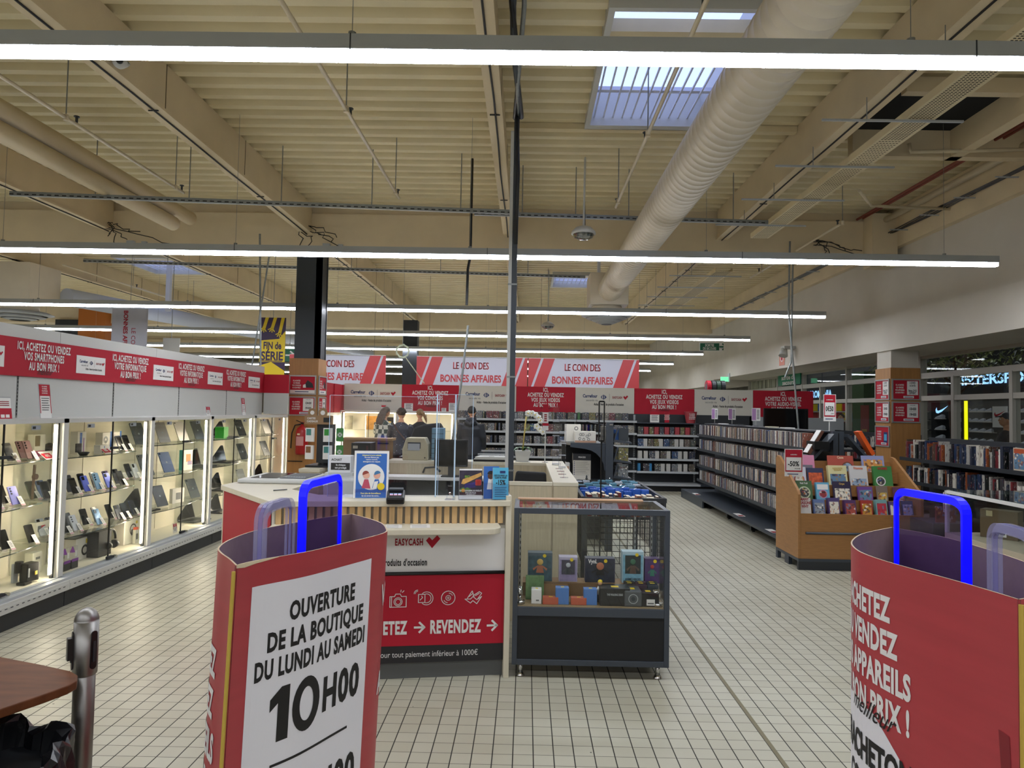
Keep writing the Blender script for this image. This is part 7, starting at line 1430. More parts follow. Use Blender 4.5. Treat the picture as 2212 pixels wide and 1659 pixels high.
inner = mat('cardboard_inner', '#8a7270', .75, noise=.05, ns=30); edge = mat('cardboard_edge', '#bfa98c', .7); sred = mat('sleeve_red', '#a83a40', .42, noise=.06, ns=2, nstretch=(1, 1, 14)); yel = mat('seam_yellow', '#b59a3c', .6)
def sleeve(name, arcs, top, shear, lab, draw):
    t = thing(name, (sum(p[0] for p in arcs[0]) / len(arcs[0]), sum(p[1] for p in arcs[0]) / len(arcs[0]), 0), lab, 'antenna cover'); fns = []
    o = MB(); inn = MB(); ed = MB()
    for A_ in arcs:
        P = smooth([Vector(p) for p in A_]); fn, Lg = arcfn(P, top, shear); fns.append((fn, Lg)); N = 60; zs = [.02, .35, .7, 1.0, top]
        for mbx, off, flip, m in ((o, 0, 0, sred), (inn, -.004, 1, inner)):
            vs = [fn(Lg * i / N, z, off) for z in zs for i in range(N + 1)]; W_ = N + 1
            mbx.add(vs, [((r * W_ + i), (r * W_ + i + 1), ((r + 1) * W_ + i + 1), ((r + 1) * W_ + i)) for r in range(4) for i in range(N)], m)
        vs = []; [vs.extend([fn(Lg * i / N, top, .0005), fn(Lg * i / N, top, -.0045)]) for i in range(N + 1)]
        vs = [(v[0], v[1], v[2] + .0006) for v in vs]
        ed.add(vs, [(2 * i, 2 * i + 2, 2 * i + 3, 2 * i + 1) for i in range(N)], edge)
    o.build('outer_wall', t, smooth=True); inn.build('inner_wall', t, smooth=True); ed.build('rim', t)
    d = MB(); draw(d, fns); d.build('print', t); return t, fns
def patch(mb, fn, u0, u1, z0, z1, m, off, n=24):
    vs = [fn(u0 + (u1 - u0) * i / n, z, off) for z in (z0, z1) for i in range(n + 1)]; mb.add(vs, [(i, i + 1, n + 1 + i + 1, n + 1 + i) for i in range(n)], m)
LF = [(-.775, 1.85), (-.741, 1.922), (-.646, 2.041), (-.572, 2.18), (-.512, 2.298), (-.483, 2.38), (-.489, 2.448), (-.548, 2.60), (-.701, 2.789)]
LB = [(-.701, 2.789), (-.806, 2.64), (-.926, 2.395), (-.948, 2.212), (-.928, 2.082), (-.889, 2.008), (-.827, 1.926), (-.775, 1.85)]
def oval(d, x, y, rx, ry, ix, iy, m, g, n=28):
    vs = []
    for k in range(n): a = 2 * math.pi * k / n; vs += [g(x + rx * math.cos(a), y + ry * math.sin(a), .002), g(x + ix * math.cos(a), y + iy * math.sin(a), .002)]
    d.add(vs, [(2 * k, 2 * ((k + 1) % n), 2 * ((k + 1) % n) + 1, 2 * k + 1) for k in range(n)], m)
def drawL(d, F):
    fn, Lg = F[0]; patch(d, fn, .062, .53, .32, 1.178, mat('panel_white', '#dddce0', .4), .001); g = lambda x, y, z: fn(x, y, z)
    c = .30; K = blackp
    d.text('OUVERTURE', c + .02, 1.062, .05, K, None, sx=.60, sp=.045, bold=2, fn=g, z=.002); d.text('DE LA BOUTIQUE', c + .01, .985, .05, K, None, sx=.60, sp=.045, bold=2, fn=g, z=.002); d.text('DU LUNDI AU SAMEDI', c, .91, .05, K, None, sx=.535, sp=.04, bold=2, fn=g, z=.002)
    for zz, dg in ((.72, '0'), (.435, '9')):
        d.poly([(c - .135, zz), (c - .098, zz), (c - .098, zz + .155), (c - .125, zz + .155), (c - .16, zz + .125), (c - .16, zz + .09), (c - .135, zz + .11)], K, None, .002, g); None if dg == '0' else d.text(dg, c - .035, zz, .155, K, None, sx=.86, bold=2, fn=g, z=.002); oval(d, c - .035, zz + .0775, .052, .08, .026, .05, K, g) if dg == '0' else None; d.text('H00', c + .115, zz + .03, .095, K, None, sx=.64, sp=.06, bold=2, fn=g, z=.002)
    vs = []; n = 12; [vs.append(fn(c - .15 + .3 * i / n, .652 + zz, .002)) for zz in (0, .008) for i in range(n + 1)]; d.add(vs, [(i, i + 1, n + i + 2, n + i + 1) for i in range(n)], K)
    fb, Lb = F[1]; gb = lambda x, y, z: fb(x, y, z)
    for q, l in enumerate(('ACHETEZ', 'OU VENDEZ', 'VOS APPAREILS', 'AU BON PRIX !')): d.text(l, Lb - (.16, .165, .13, .13)[q], .90 - .115 * q, .075, white, None, al='R', sx=.6, bold=2, fn=gb, z=.002)
    for q, l in enumerate(('VOS APPAREILS', 'AU BON PRIX !')): d.text(l, .80, 1.0 - .3 * q, .07, white, None, sx=.55, fn=g, z=.002)
tl, FL = sleeve('antenna_cover', [LF, LB], 1.25, .03, 'red cardboard sleeve with opening hours 10H00 in the left foreground', drawL)
mb = MB(); mb.sweep([(-.779 - .03 * (1.25 - z), 1.847, z) for z in (.02, .4, .8, 1.235)], .0055, yel, 8); mb.build('seam', tl)
fn = FL[0][0]; mb = MB(); vs = [fn(u, 1.251, .0015) for u in (0, .03, .07, .11, .14)] + [fn(u, z, .002) for u, z in ((0, 1.243), (.03, 1.239), (.07, 1.243), (.11, 1.246), (.14, 1.25))]; mb.add(vs, [(i, i + 1, 6 + i, 5 + i) for i in range(4)], mat('torn_paper', '#cfc0a0', .8)); mb.build('torn_edge', tl, label='torn pale paper edge')
RF = [(1.439, 2.711), (1.300, 2.60), (1.217, 2.518), (1.127, 2.385), (1.082, 2.269), (1.069, 2.167), (1.088, 2.041), (1.154, 1.808), (1.185, 1.662)]
RB = [(1.185, 1.662), (1.33, 1.75), (1.44, 1.90), (1.519, 2.109), (1.53, 2.434), (1.50, 2.58), (1.439, 2.711)]
def drawR(d, F):
    fn, Lg = F[0]; g = lambda x, y, z: fn(x, y, z)
    uc = .665
    for q, l in enumerate(('ACHETEZ', 'OU VENDEZ', 'VOS APPAREILS', 'AU BON PRIX !')): d.text(l, uc + (0, -.01, .0, .0)[q], 1.075 - .1 * q, .068, white, None, sx=.58, bold=2, sp=.03, fn=g, z=.0015)
    d.text('meilleur', uc + .03, .755, .055, blackp, None, sx=.85, shear=.5, bold=False, fn=g, z=.003)
    n = 40; zt = lambda u: .78 - 1.05 * max(0, (u - .72)) ** 1.15
    vs = [fn(Lg * i / n, z if z < .1 else min(.80, zt(Lg * i / n)), .001) for z in (.05, 1) for i in range(n + 1)]; d.add(vs, [(i, i + 1, n + 1 + i + 1, n + 1 + i) for i in range(n)], mat('panel_white', '#dddce0', .4))
    d.text('RACHETONS', uc + .05, .615, .075, blackp, None, sx=.62, bold=2, fn=g, z=.0025); d.text('CONSOLES', uc + .05, .50, .075, blackp, None, sx=.62, fn=g, z=.0025); d.text('JEUX VIDEOS', uc + .05, .385, .075, blackp, None, sx=.6, fn=g, z=.0025)
    fb, Lb = F[1]
tr, FR = sleeve('antenna_cover', [RF, RB], 1.25, .0, 'red cardboard sleeve with white lettering in the right foreground', drawR)
mb = MB(); mb.sweep([(1.186, 1.657, z) for z in (.02, .4, .8, 1.24)], .006, yel, 8); mb.build('seam', tr)
fr_, lr_ = FR[0]; mb = MB(); vs = [fr_(lr_ - u, z, .0015) for u, z in ((.06, .92), (.03, .915), (.02, .7), (.012, .5), (.02, .5), (.052, .8))]; mb.add(vs, [tuple(range(6))], mat('sleeve_red_dark', '#7d1f27', .5)); mb.build('cut_flap', tr)
# antennas: rounded loops
lav = semi('plexi_lavender', '#8f8cc4', .55); blueglow = mat('blue_light', '#0000ff', .4, emit=.45)
lavg = semi('plexi_clear', '#a5a3c8', .4); violet = glass_mat('plexi_violet', '#cbbfe6', .06, .1)
def loop(mb, a, b, top, w, m, th=.009, tt=.024, wf=.45, z0=.06, r=.05):
    a = Vector(a); b = Vector(b); d = (b - a).normalized(); nrm = Vector((-d.y, d.x)); Lg = (b - a).length; pts = [(0, z0), (0, top - r)] + [(r - r * math.cos(math.radians(q * 18)), top - r + r * math.sin(math.radians(q * 18))) for q in range(1, 6)] + [(Lg - r + r * math.sin(math.radians(q * 18)), top - r + r * math.cos(math.radians(q * 18))) for q in range(0, 6)] + [(Lg, z0)]
    inn = [(max(th, min(Lg - th, p[0] + (th if p[0] < Lg / 2 else -th))), p[1] - (0 if p[1] < top - r - .001 else tt * (p[1] - (top - r)) / r)) for p in pts]
    vs = []
    for s in (-w / 2, w / 2):
        for P_ in (pts, inn):
            for p in P_: q = a + d * p[0] + nrm * s * (1 - (1 - wf) * p[0] / Lg); vs.append((q.x, q.y, p[1]))
    n = len(pts); f = []
    for i in range(n - 1):
        f += [(i, i + 1, n + i + 1, n + i), (2 * n + i, 3 * n + i, 3 * n + i + 1, 2 * n + i + 1), (i, 2 * n + i, 2 * n + i + 1, i + 1), (n + i, n + i + 1, 3 * n + i + 1, 3 * n + i)]
    mb.add(vs, f, m)
def antenna(lab, blue_, clear_, pane_w):
    a, b, tp = blue_; t = thing('security_antenna', ((a[0] + b[0]) / 2, (a[1] + b[1]) / 2, 0), lab, 'security antenna')
    mb = MB(); loop(mb, a, b, tp, pane_w, blueglow); mb.build('blue_loop', t, label='glowing blue rounded frame')
    d = (Vector(b) - Vector(a)); M = frameM((a[0], a[1], 0), (d.x, d.y, 0), (0, 0, 1)); mb = MB(); mb.box(.02, d.length - .02, .06, tp - .03, -.002, .002, violet, M); mb.build('pane', t)
    c, e, tq = clear_; mb = MB()
    d2 = (Vector(e) - Vector(c)).normalized(); nn = Vector((-d2.y, d2.x))
    for s, mm in ((-.0125, lavg), (0, lav), (.0125, lavg)): mb2 = nn * s; loop(mb, Vector(c) + mb2, Vector(e) + mb2, tq, .0115, mm)
    mb.build('clear_loop', t, label='clear lavender plexiglass loop')
    xs_ = [a, b, c, e]; mb = MB(); q = [(min(p[0] for p in xs_) - .03, min(p[1] for p in xs_) - .03), (max(p[0] for p in xs_) + .03, max(p[1] for p in xs_) + .03)]; mb.box(q[0][0], q[1][0], q[0][1], q[1][1], 0, .07, dgrey); mb.build('base', t, bevel=.01)
antenna('antitheft antenna with a blue lit loop inside the left red sleeve', ((-.744, 2.29), (-.707, 2.63), 1.43), ((-.76, 1.97), (-.75, 2.2), 1.395), .027)
antenna('antitheft antenna with a blue lit loop inside the right red sleeve', ((1.375, 2.15), (1.325, 2.47), 1.432), ((1.30, 1.92), (1.275, 1.72), 1.40), .032)
# ================================================================ STANCHION, TABLE, BIN
t = thing('queue_post', (-1.535, 2.42, 0), 'brushed steel queue post with domed head in the left foreground', 'queue post'); st = mat('brushed_steel', '#8f8c88', .42, 1, noise=.06, ns=30, nstretch=(1, 1, .1))
mb = MB(); mb.cyl(-1.535, 2.42, .03, .915, .034, st, 32); mb.build('tube', t, smooth=True)
mb = MB(); mb.lathe(-1.535, 2.42, [(.036, .73), (.039, .735), (.039, .915)] + [(.039 * math.cos(math.radians(a)), .915 + .047 * math.sin(math.radians(a))) for a in range(0, 91, 10)], st, 32); mb.build('head', t, smooth=True)
mb = MB(); mb.lathe(-1.535, 2.42, [(0, 0), (.17, 0), (.17, .01), (.06, .03), (0, .03)], st, 32); mb.build('base', t, smooth=True)
for a, lab in ((-20, None), (-137, None), (100, None)):
    ca, sa = math.cos(math.radians(a)), math.sin(math.radians(a)); M = frameM((-1.535 + .038 * ca, 2.42 + .038 * sa, .80), (-sa, ca, 0), (0, 0, 1)); mb = MB()
    pts = [(.011 * math.cos(math.radians(q * 30)), .045 + .011 * math.sin(math.radians(q * 30)) + .03) for q in range(7)] + [(-.011 * math.cos(math.radians(q * 30)), -.065 - .011 * math.sin(math.radians(q * 30)) + .03) for q in range(7)]
    mb.prism([(p[0], p[1]) for p in pts], -.006, .004, black, M); mb.box(-.005, .005, -.02, .05, .004, .007, dgrey2, M)
    if a == -137: mb.box(-.012, .012, -.01, .065, .004, .018, black, M)
    mb.build('belt_slot', t)
t = thing('wooden_table', (-1.75, 2.15, 0), 'brown wooden table corner at the lower left edge', 'table')
pts = [(-2.5, 2.62), (-1.806, 2.38), (-1.62, 2.318), (-1.486, 2.268), (-1.44, 2.235), (-1.412, 2.19), (-1.414, 2.15), (-1.44, 2.085), (-1.5, 1.965), (-1.7, 1.6), (-2.5, 1.75)]
MB().prism(pts, .772, .80, woodd).build('tabletop', t, bevel=.004)
for x, y in ((-2.4, 2.45), (-2.4, 1.85)): MB().box(x - .025, x + .025, y - .025, y + .025, 0, .772, dgrey2).build('leg', t)
MB().box(-2.45, -2.1, 1.8, 2.5, .70, .772, dgrey2).build('apron', t)
t = thing('waste_bin', (-1.62, 2.02, 0), 'waste bin with a crumpled black liner under the wooden table', 'bin'); bag = mat('bin_liner', '#101114', .28, bump=.4, ns=18)
mb = MB(); mb.cyl(-1.62, 2.02, 0, .56, .19, dgrey2, 28, r2=.235); mb.build('bucket', t, smooth=True)
random.seed(2); mb = MB(); n = 56; prof = [(.243, .38), (.262, .48), (.268, .58), (.262, .63), (.245, .645), (.225, .625), (.21, .5), (.19, .3), (.05, .28)]; vs = []
for i, (r, z) in enumerate(prof):
    for k in range(n): a = 2 * math.pi * k / n; w = .012 * math.sin(k * 1.7 + i * .4) + .009 * math.sin(k * .6 + i) + random.uniform(-.005, .005); vs.append((-1.62 + (r + w) * math.cos(a), 2.02 + (r + w) * math.sin(a), z + .016 * math.sin(k * .9) * (1 if 1 < i < 6 else .3) + random.uniform(-.004, .004)))
mb.add(vs, [(i * n + k, i * n + (k + 1) % n, (i + 1) * n + (k + 1) % n, (i + 1) * n + k) for i in range(len(prof) - 1) for k in range(n)], bag); mb.build('liner', t)
mb = MB(); mb.sweep([(-1.60, 1.84, .56), (-1.52, 1.88, .60), (-1.42, 1.93, .61), (-1.38, 1.98, .58)], .014, bag, 8); mb.build('liner_knot', t, smooth=True)
mb = MB(); mb.ball((-1.63, 1.93, .42), (.045, .035, .035), white, 8); mb.ball((-1.60, 1.95, .45), (.03, .03, .025), white, 6); mb.build('crumpled_paper', label='crumpled white tissue inside the black bin liner', cat='paper')
# ================================================================ PEOPLE
def rem(o, v, sm=2):
    r = o.modifiers.new('remesh', 'REMESH'); r.mode = 'VOXEL'; r.voxel_size = v; r.use_smooth_shade = True
    if sm: s = o.modifiers.new('smooth', 'SMOOTH'); s.iterations = sm; s.factor = .5
def person(loc, rz, s, lab, top, legs, hair, arms=((.33, .12), (.33, .12)), leanf=0, hairkind='short', topm2=None, bulk=1.0, hood=False, look=0, shoe=black):
    """faces +Y at rz 0; arms = (outward, forward) reach of each hand"""
    t = thing('person', loc, lab, 'person', rz=rz); t.scale = (s, s, s)
    L = leanf; sh = lambda z: L * max(0, z - .9)          # forward lean grows with height
    P = lambda x, y, z: (x, y + sh(z), z)
    b = MB()
    b.sweep([P(0, 0, .88), P(0, 0, 1.0), P(0, .01, 1.15), P(0, 0, 1.32), P(0, -.01, 1.43), P(0, -.01, 1.49)], [(.15, .10), (.14, .095), (.125, .085), (.16, .10), (.13, .075), (.06, .055)], skin, 16, up=(0, 1, 0))
    b.sweep([P(0, -.01, 1.44), P(0, .005, 1.54)], [.055, .052], skin, 14)
    hy = .02; b.ball(P(0, hy, 1.645), (.073, .092, .105), skin, 16); b.ball(P(0, hy + .035, 1.585), (.05, .055, .05), skin, 12)
    b.ball(P(0, hy + .095, 1.63), (.012, .02, .018), skin, 8)
    for e in (-1, 1): b.ball(P(e * .075, hy - .005, 1.635), (.01, .018, .03), skin, 8)
    hands = []
    for i, e in enumerate((-1, 1)):
        ou, fo = arms[i]; S0 = P(e * .17, -.01, 1.40); W0 = Vector(P(e * ou, fo, 1.40 - math.sqrt(max(.02, .52 ** 2 - (ou - .17) ** 2 - fo ** 2)) * .95)); mid = (Vector(S0) + W0) / 2; mid += Vector((e * .03, -.06, 0))
        b.sweep([S0, mid, W0], [.048, .04, .028], skin, 12); dr = (W0 - mid).normalized(); palm = W0 + dr * .06; b.sweep([W0, palm], [(.028, .02), (.038, .018)], skin, 10)
        side_ = dr.cross(Vector((e, 0, 0))).normalized()
        for f in range(4): o_ = side_ * (.027 - .018 * f); ln = (.07, .08, .075, .058)[f]; b.sweep([palm + o_, palm + o_ + dr * ln * .5, palm + o_ + dr * ln * .9 + Vector((-e * .012, 0, 0))], [.0095, .009, .0075], skin, 7)
        b.sweep([W0 + side_ * .025 + dr * .02, W0 + side_ * .05 + dr * .055, W0 + side_ * .052 + dr * .08], [.011, .0095, .008], skin, 7); hands.append((S0, mid, W0))
        b.sweep([P(e * .085, 0, .92), (e * .1, .01, .5), (e * .1, -.01, .09)], [.085, .058, .04], skin, 14); b.sweep([(e * .1, -.04, .05), (e * .11, .14, .035)], [(.04, .04), (.04, .03)], skin, 10)
    ob = b.build('body', t, local=True); rem(ob, .0105, 2)
    for e in (-1, 1):
        q = MB(); q.ball(P(e * .027, hy + .083, 1.652), (.013, .009, .008), white, 8); q.ball(P(e * .027, hy + .091, 1.652), .0045, black, 6); q.build('eye', t, local=True)
    q = MB(); q.ball(P(0, hy + .088, 1.592), (.022, .008, .007), mat('lips', '#8d4a45', .5), 8); q.build('mouth', t, local=True)
    c = MB(); k = bulk
    c.sweep([P(0, 0, .80), P(0, 0, .95), P(0, .01, 1.15), P(0, 0, 1.32), P(0, -.01, 1.41), P(0, -.01, 1.47)], [(.19 * k, .135 * k), (.18 * k, .13 * k), (.165 * k, .12 * k), (.195 * k, .125 * k), (.165, .10), (.08, .075)], top, 18, up=(0, 1, 0))
    for S0, mid, W0 in hands: c.sweep([S0, mid, W0], [.072 * k, .06 * k, .045 * k], top, 14)
    if hood: c.sweep([P(-.1, -.1, 1.46), P(0, -.13, 1.40), P(.1, -.1, 1.46)], .055, top, 12); c.sweep([P(-.09, 0, 1.49), P(0, -.06, 1.5), P(.09, 0, 1.49)], .045, top, 12)
    oc = c.build('jacket' if hood or bulk > 1.05 else 'top', t, local=True); rem(oc, .014, 3)
    l = MB()
    for e in (-1, 1): l.sweep([P(e * .08, 0, .95), (e * .1, .01, .5), (e * .1, -.01, .09)], [.105, .078, .066], legs, 14)
    l.sweep([P(0, 0, .84), P(0, 0, 1.0)], [(.165, .12), (.155, .11)], legs, 14, up=(0, 1, 0)); ol = l.build('trousers', t, local=True); rem(ol, .014, 2)
    for e in (-1, 1): q = MB(); q.sweep([(e * .1, -.06, .045), (e * .105, .06, .045), (e * .11, .17, .035)], [(.045, .045), (.05, .04), (.04, .028)], shoe, 12); q.build('shoe', t, local=True, smooth=True)
    h = MB(); h.ball(P(0, hy - .02, 1.675), (.084, .094, .09), hair, 16)
    if hairkind == 'long':
        for q in range(9): x = -.07 + q * .0175; h.sweep([P(x * .8, -.05, 1.70), P(x * 1.1, -.1, 1.58), P(x * 1.2, -.125, 1.46), P(x * 1.2, -.135, 1.38)], [.03, .03, .026, .012], hair, 8)
    if hairkind == 'pony': h.sweep([P(0, -.1, 1.70), P(.04, -.17, 1.66), P(.09, -.17, 1.55), P(.11, -.16, 1.47)], [.025, .035, .03, .012], hair, 10)
    if hairkind == 'curly':
        random.seed(4)
        for q in range(34): a = random.uniform(0, 6.28); u = random.uniform(-.2, 1); r = math.sqrt(1 - u * u) if u < 1 else 0; h.ball(P(.088 * r * math.cos(a), hy - .02 + .095 * r * math.sin(a) - .012, 1.68 + .085 * u), random.uniform(.018, .03), hair, 6)
    if hairkind == 'cap': h.sweep([P(0, .07, 1.70), P(0, .17, 1.685)], [(.06, .012), (.05, .008)], hair, 10)
    oh = h.build('cap' if hairkind == 'cap' else 'hair', t, local=True); rem(oh, .009, 1)
    return t
def cloth(n, h, cols=None, sc=14):
    if cols: return art_mat(n, cols, sc)
    return mat(n, h, .8)
check = mat('checked_cloth', '#8a8f86', .85)
def checker():
    m = bpy.data.materials.new('checked_shirt'); m.use_nodes = True; nt = m.node_tree; b = nt.nodes['Principled BSDF']; tc = nt.nodes.new('ShaderNodeTexCoord'); c = nt.nodes.new('ShaderNodeTexChecker'); c.inputs['Scale'].default_value = 11; c.inputs['Color1'].default_value = lin('#b8bab0'); c.inputs['Color2'].default_value = lin('#3f4a46'); nt.links.new(tc.outputs['Object'], c.inputs['Vector']); nt.links.new(c.outputs['Color'], b.inputs['Base Color']); b.inputs['Roughness'].default_value = .85; return m
def pattern():
    m = bpy.data.materials.new('patterned_blouse'); m.use_nodes = True; nt = m.node_tree; b = nt.nodes['Principled BSDF']; tc = nt.nodes.new('ShaderNodeTexCoord'); v = nt.nodes.new('ShaderNodeTexVoronoi'); v.inputs['Scale'].default_value = 24; nt.links.new(tc.outputs['Object'], v.inputs['Vector']); r = nt.nodes.new('ShaderNodeValToRGB'); r.color_ramp.interpolation = 'CONSTANT'; r.color_ramp.elements[0].color = lin('#9aa3b5'); r.color_ramp.elements[1].color = lin('#15192b'); r.color_ramp.elements[1].position = .16; nt.links.new(v.outputs['Distance'], r.inputs[0]); nt.links.new(r.outputs[0], b.inputs['Base Color']); return m
darkc = mat('cloth_black', '#101115', .85); navyc = mat('puffer_navy', '#12161f', .6, bump=.3, ns=6, nstretch=(.6, .6, 5)); jeans = mat('jeans', '#232c3f', .85)
greyh = mat('hair_grey_brown', '#5a5048', .7, noise=.3, ns=40); blond = mat('hair_blond', '#7a5d3a', .7, noise=.3, ns=40); dhair = mat('hair_dark', '#1d1612', .7, noise=.3, ns=40)
person((-3.07, 14.3, 0), -.55, .98, 'person in a checked shirt bending over the lit cabinet, leftmost of the three customers', checker(), jeans, greyh, ((.28, .3), (.28, .33)), .24, 'long')
person((-2.49, 13.55, 0), .05, .96, 'person with curly hair, dark top and brown shoulder strap, middle of the three customers', pattern(), darkc, hairb, ((.26, .22), (.26, .22)), .12, 'curly')
person((-2.21, 14.3, 0), .35, .96, 'person with a blond ponytail and black jacket, rightmost of the three customers', darkc, darkc, blond, ((.26, .25), (.26, .25)), .12, 'pony', bulk=1.08)
person((-1.07, 13.4, 0), -.12, 1.0, 'lone man in a navy hooded puffer jacket, hands in pockets, before the game shelves', navyc, jeans, dhair, ((.23, .1), (.23, .1)), 0, 'short', bulk=1.22, hood=True)
t = thing('shoulder_strap', (-2.5, 13.6, 1.0), 'brown leather strap across the back of the curly haired person', 'strap'); mb = MB(); mb.sweep([(-2.63, 13.51, 1.40), (-2.52, 13.415, 1.25), (-2.39, 13.41, 1.1), (-2.31, 13.45, .98)], [(.02, .004)] * 4, mat('leather_brown', '#4a3024', .6), 8); mb.build('strap', t)
t = thing('black_bag', (-1.75, 9.0, .9), 'black nylon bag standing behind the beige printer', 'bag'); t.location = (-1.16, 8.25, 1.1); mb = MB(); mb.prism([(-.2, 0), (.2, 0), (.22, .3), (.16, .4), (-.02, .38), (-.14, .34), (-.22, .1)], -.1, .1, darkc, face_cam(-1.2, 8.25, 1.12)); mb.build('body', t, bevel=.02)
MB().box(-1.5, -.9, 8.1, 8.45, 0, 1.115, gunm).build('side_cabinet', label='dark low cabinet behind the back desk carrying the black bag', cat='cabinet')
# ================================================================ THE MALL BEYOND THE WINDOWS
mw = mat('mall_wall', '#1d1f22', .8); md = mat('mall_dark', '#141517', .8); mg = mat('mall_ceiling', '#5d5c58', .8)
MB().box(7.24, 17.2, YB, YF, 4.3, 4.4, mg).build('ceiling', kind='structure'); MB().box(17.0, 17.2, YB, YF, 0, 4.4, mw).build('wall_far_right', kind='structure')
mb = MB()
for k in range(14): y = 12 + k * 1.6; mb.box(7.4, 13.4, y, y + .05, 4.24, 4.3, md)
mb.build('trim_4', kind='structure')
MB().box(13.5, 17, YB, 44, 2.3, 4.3, mw).build('wall_fascia', kind='structure')
for y0, y1, m, n in ((5, 24.2, md, 5), (24.4, 35, mat('shop_blue', '#1a2440', .7), 6)): MB().box(15.6, 15.7, y0, y1, 0, 2.3, m).build('wall_shop_%d' % n, kind='structure')
for k, (st, yr, yl, cap, z, lab) in enumerate((('INTERSPORT', 17.9, 21.3, .27, 2.72, 'lit pale blue shop lettering seen through the foliage at right'), ('MICROMANIA', 30.3, 33.2, .3, 2.55, 'lit pale blue lettering seen through the windows above the television'), ('ING', 26.9, 28.0, .4, 2.5, 'lit white letters with a small arc above, left of the wooden pillar'))):
    w = yl - yr; mb = MB(); M = face_nx(13.47, (yr + yl) / 2, z); mb.text(st, 0, 0, cap, lit, M, sx=w / twidth(st, cap, 1) , z=0)
    if st == 'ING':
        for q in range(9): a = math.radians(20 + q * 14); mb.disc(.25 + .45 * math.cos(a), .2 + .42 * math.sin(a), .035, lit, M, 0, 8)
    mb.build('shop_lettering', label=lab, cat='lettering')
for k, (x, y0, y1, z) in enumerate(((9.5, 9, 19, 3.9), (12.5, 8, 18, 4.1), (10, 22, 30, 4.1), (12.5, 24, 34, 4.1), (9.5, -4, 6, 4.0))):
    t = thing('mall_light', (x, (y0 + y1) / 2, z), 'long strip light in the mall beyond the windows, %s' % ['above the tree', 'behind the tree near the sports shop', 'over the middle of the mall', 'at the far end of the mall', 'out of sight beside the entrance'][k], 'strip light'); MB().box(x - .05, x + .05, y0, y1, z + .03, z + .1, lgrey).build('housing', t); MB().box(x - .045, x + .045, y0, y1, z, z + .028, mat('mall_led', '#eef4ff', .5, emit=7)).build('tube', t)
# shoe wall of the sports shop
sw_ = mat('shop_warm', '#c9c6bd', .7); sh1 = mat('shoe_white', '#c9cdd6', .5)
t = thing('shop_poster', (13.6, 22.5, 0), 'dark shop board with a white swoosh mark and shoe shelves', 'panel'); MB().box(13.6, 13.66, 21.95, 23.1, .3, 2.2, md).build('board', t)
M = face_nx(13.59, 22.5, 1.98); mb = MB(); mb.poly([(-.28, .06), (-.34, -.03), (-.31, -.12), (-.2, -.14), (0, -.08), (.36, .12), (0, -.01), (-.17, -.05), (-.25, -.04)], lit, M); mb.build('logo', t)
t = thing('shop_poster', (13.5, 19.5, 0), 'white poster with a red swoosh mark between the shoe shelves', 'panel'); MB().box(13.44, 13.46, 19.25, 19.85, 1.45, 2.05, white).build('board', t); M = face_nx(13.435, 19.55, 1.85); mb = MB(); mb.poly([(-.18, .04), (-.22, -.02), (-.2, -.08), (-.13, -.09), (0, -.05), (.24, .08), (0, -.005), (-.11, -.03), (-.16, -.03)], red, M); mb.build('logo', t)
sp = thing('sneaker', (0, 0, 0), 's', 'shoe'); mb = MB(); mb.sweep([(0, -.13, .05), (0, -.06, .055), (0, .04, .04), (0, .13, .028)], [(.035, .05), (.04, .05), (.042, .035), (.035, .022)], sh1, 12); mb.build('upper', sp, local=True, smooth=True); mb = MB(); mb.box(-.045, .045, -.15, .15, 0, .02, white); mb.build('sole', sp, local=True, bevel=.008); PROTOS.append(sp)
mb = MB()
for y0, y1 in ((18.2, 19.2), (19.9, 21.8), (23.2, 24.0)):
    for z in (.7, 1.0, 1.3, 1.6, 1.9): mb.box(13.45, 13.6, y0, y1, z - .02, z, sw_)
mb.box(13.67, 13.7, 17.5, 24.2, .3, 2.28, mat('shop_grid', '#6a6a66', .7)); mb.build('shoe_shelves', label='pale shelves of sport shoes in the shop across the mall', cat='shelving')
random.seed(8)
for (y0, y1) in ((18.2, 19.2), (19.9, 21.8), (23.2, 24.0)):
    for z in (.7, 1.0, 1.3, 1.6, 1.9):
        y = y0 + .2
        while y < y1 - .1: cp(sp, (13.52, y, z + .001), 0, 'white and grey sport shoe on the pale shelves across the mall', 'sport shoes across the mall'); y += .33
for k, z in enumerate((1.65, 1.3, 1.0)): MB().box(13.4, 13.6, 22.1, 22.9, z - .03, z, md).build('shoe_ledge', label='dark ledge on the swoosh panel, %s from the top' % ORD[k], cat='ledge'); cp(sp, (13.48, 22.4, z + .002), 0, 'sport shoe on the dark swoosh panel, %s from the top' % ORD[k], sc=(1.5, 1.5, 1.5))
# tree and totem
t = thing('indoor_tree', (9.0, 14.6, 0), 'leafy potted tree standing in the mall just behind the right windows', 'tree')
mb = MB(); mb.sweep([(9.0, 14.6, .4), (9.05, 14.5, 1.3), (8.9, 14.4, 2.2), (9.1, 14.2, 3.0)], [.11, .1, .08, .05], mat('bark', '#3f2a20', .9, noise=.3, ns=10), 12); [mb.sweep([(8.95, 14.4, 2.1 + .15 * q), (8.95 + .7 * math.cos(q * 1.3), 14.3 + 1.1 * math.sin(q * 1.3), 2.8 + .14 * q)], [.03, .012], mat('bark', '#3f2a20', .9), 6) for q in range(7)]; mb.build('trunk', t, smooth=True)
mb = MB(); mb.cyl(9.0, 14.6, 0, .45, .35, dgrey2, 24, r2=.42); mb.build('pot', t, smooth=True)
random.seed(17); mb = MB(); lm = [mat('leaf_dark', '#323e24', .4), mat('leaf_mid', '#667538', .4), mat('leaf_pale', '#aab07a', .4)]
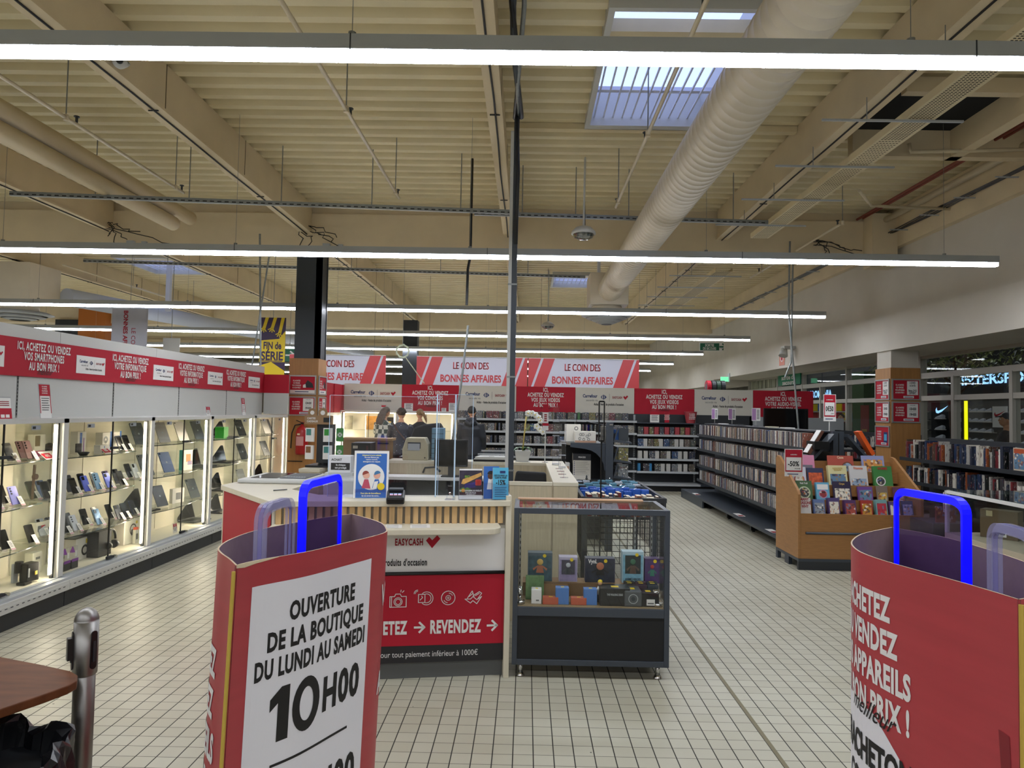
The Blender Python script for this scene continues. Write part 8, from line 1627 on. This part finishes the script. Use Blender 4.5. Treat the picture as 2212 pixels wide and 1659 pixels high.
for q in range(2300):
    a = random.uniform(0, 6.28); r = random.random() ** .5; x = 8.75 + 1.0 * r * math.cos(a); y = 13.6 + 3.2 * r * math.sin(a); z = random.uniform(2.55, 3.9) - .15 * r
    Q = Matrix.Translation((x, y, z)) @ Euler((random.uniform(-1.2, 1.2), random.uniform(-1, 1), random.uniform(0, 6.3))).to_matrix().to_4x4(); l = random.uniform(.09, .2); w = l * .16
    mb.add([(0, 0, 0), (w, l * .4, .01), (0, l, -.01), (-w, l * .4, .01)], [(0, 1, 2, 3)], random.choice((lm[0], lm[0], lm[1], lm[1], lm[2])), Q)
mb.build('leaves', t, kind='stuff')
t = thing('light_totem', (8.6, 13.45, 0), 'bright yellow vertical light strip among the tree and shoes', 'light'); MB().prism([(8.59, 13.45), (8.63, 13.45), (8.63, 13.5), (8.59, 13.5)], .9, 2.03, mat('totem_yellow', '#f2f014', .4, emit=.5)).build('strip', t); MB().box(8.56, 8.68, 13.5, 13.54, 0, 2.05, md).build('back', t)
# left part of the mall: red banner, green column, coloured shop shelves
MB().box(11.2, 11.6, 22.8, 23.6, 0, 3.2, mat('green_column', '#2c4a22', .6)).build('green_column', label='dark green column in the mall left of the wooden pillar', cat='column')
t = thing('advert_banner', (10.6, 21.6, 0), 'red and cream standing advertisement banner in the mall', 'banner'); M = face_nx(10.6, 21.5, 0); mb = MB(); mb.box(-.25, .25, .2, 2.05, 0, .02, mat('advert_red', '#8a2a28', .5), M); mb.box(-.25, .25, .2, .9, .02, .022, mat('advert_cream', '#b5a878', .5, noise=.3, ns=20), M); mb.box(-.15, .15, 1.0, 1.3, .02, .022, mat('advert_gold', '#b58a3c', .5, noise=.3, ns=20), M); mb.build('board', t); MB().box(10.5, 10.8, 21.25, 21.75, 0, .2, dgrey2).build('foot', t)
mb = MB(); random.seed(12)
for s in range(5):
    for k in range(16): y = 24.6 + k * .6; mb.box(13.2, 13.3, y, y + .5, .4 + .38 * s, .7 + .38 * s, [red, blue, white, mat('shop_cyan', '#3f7fa8', .5), mat('shop_pink', '#a84a5a', .5), yellow][random.randint(0, 5)])
    mb.box(13.15, 13.5, 24.4, 34.3, .34 + .38 * s, .38 + .38 * s, sw_)
mb.box(13.35, 13.5, 24.4, 34.3, 0, .34, md); mb.build('shop_display', label='coloured goods on the shelves of the shop across the mall', cat='shop display', kind='stuff')
person((8.1, 17.6, 0), 2.4, 1.0, 'person in a dark hooded jacket standing in the mall left of the wooden pillar', darkc, darkc, dhair, ((.24, .2), (.24, .2)), .1, 'short', bulk=1.15, hood=True)
person((8.2, 11.75, 0), 1.3, 1.02, 'person wearing a dark cap and dark clothes in the mall at the right edge', mat('cloth_grey', '#2c2e33', .85), darkc, mat('cap_dark', '#20242c', .8), ((.24, .15), (.24, .15)), 0, 'cap', bulk=1.1)
MB().box(7.3, 7.36, 9.0, 9.35, 0, 2.03, mat('shutter_stone', '#55584e', .8, noise=.2, ns=14, nstretch=(1, 1, 6))).build('stone_panel', label='grey banded panel outside the rightmost window', cat='panel')
for p in PROTOS: kill(p)
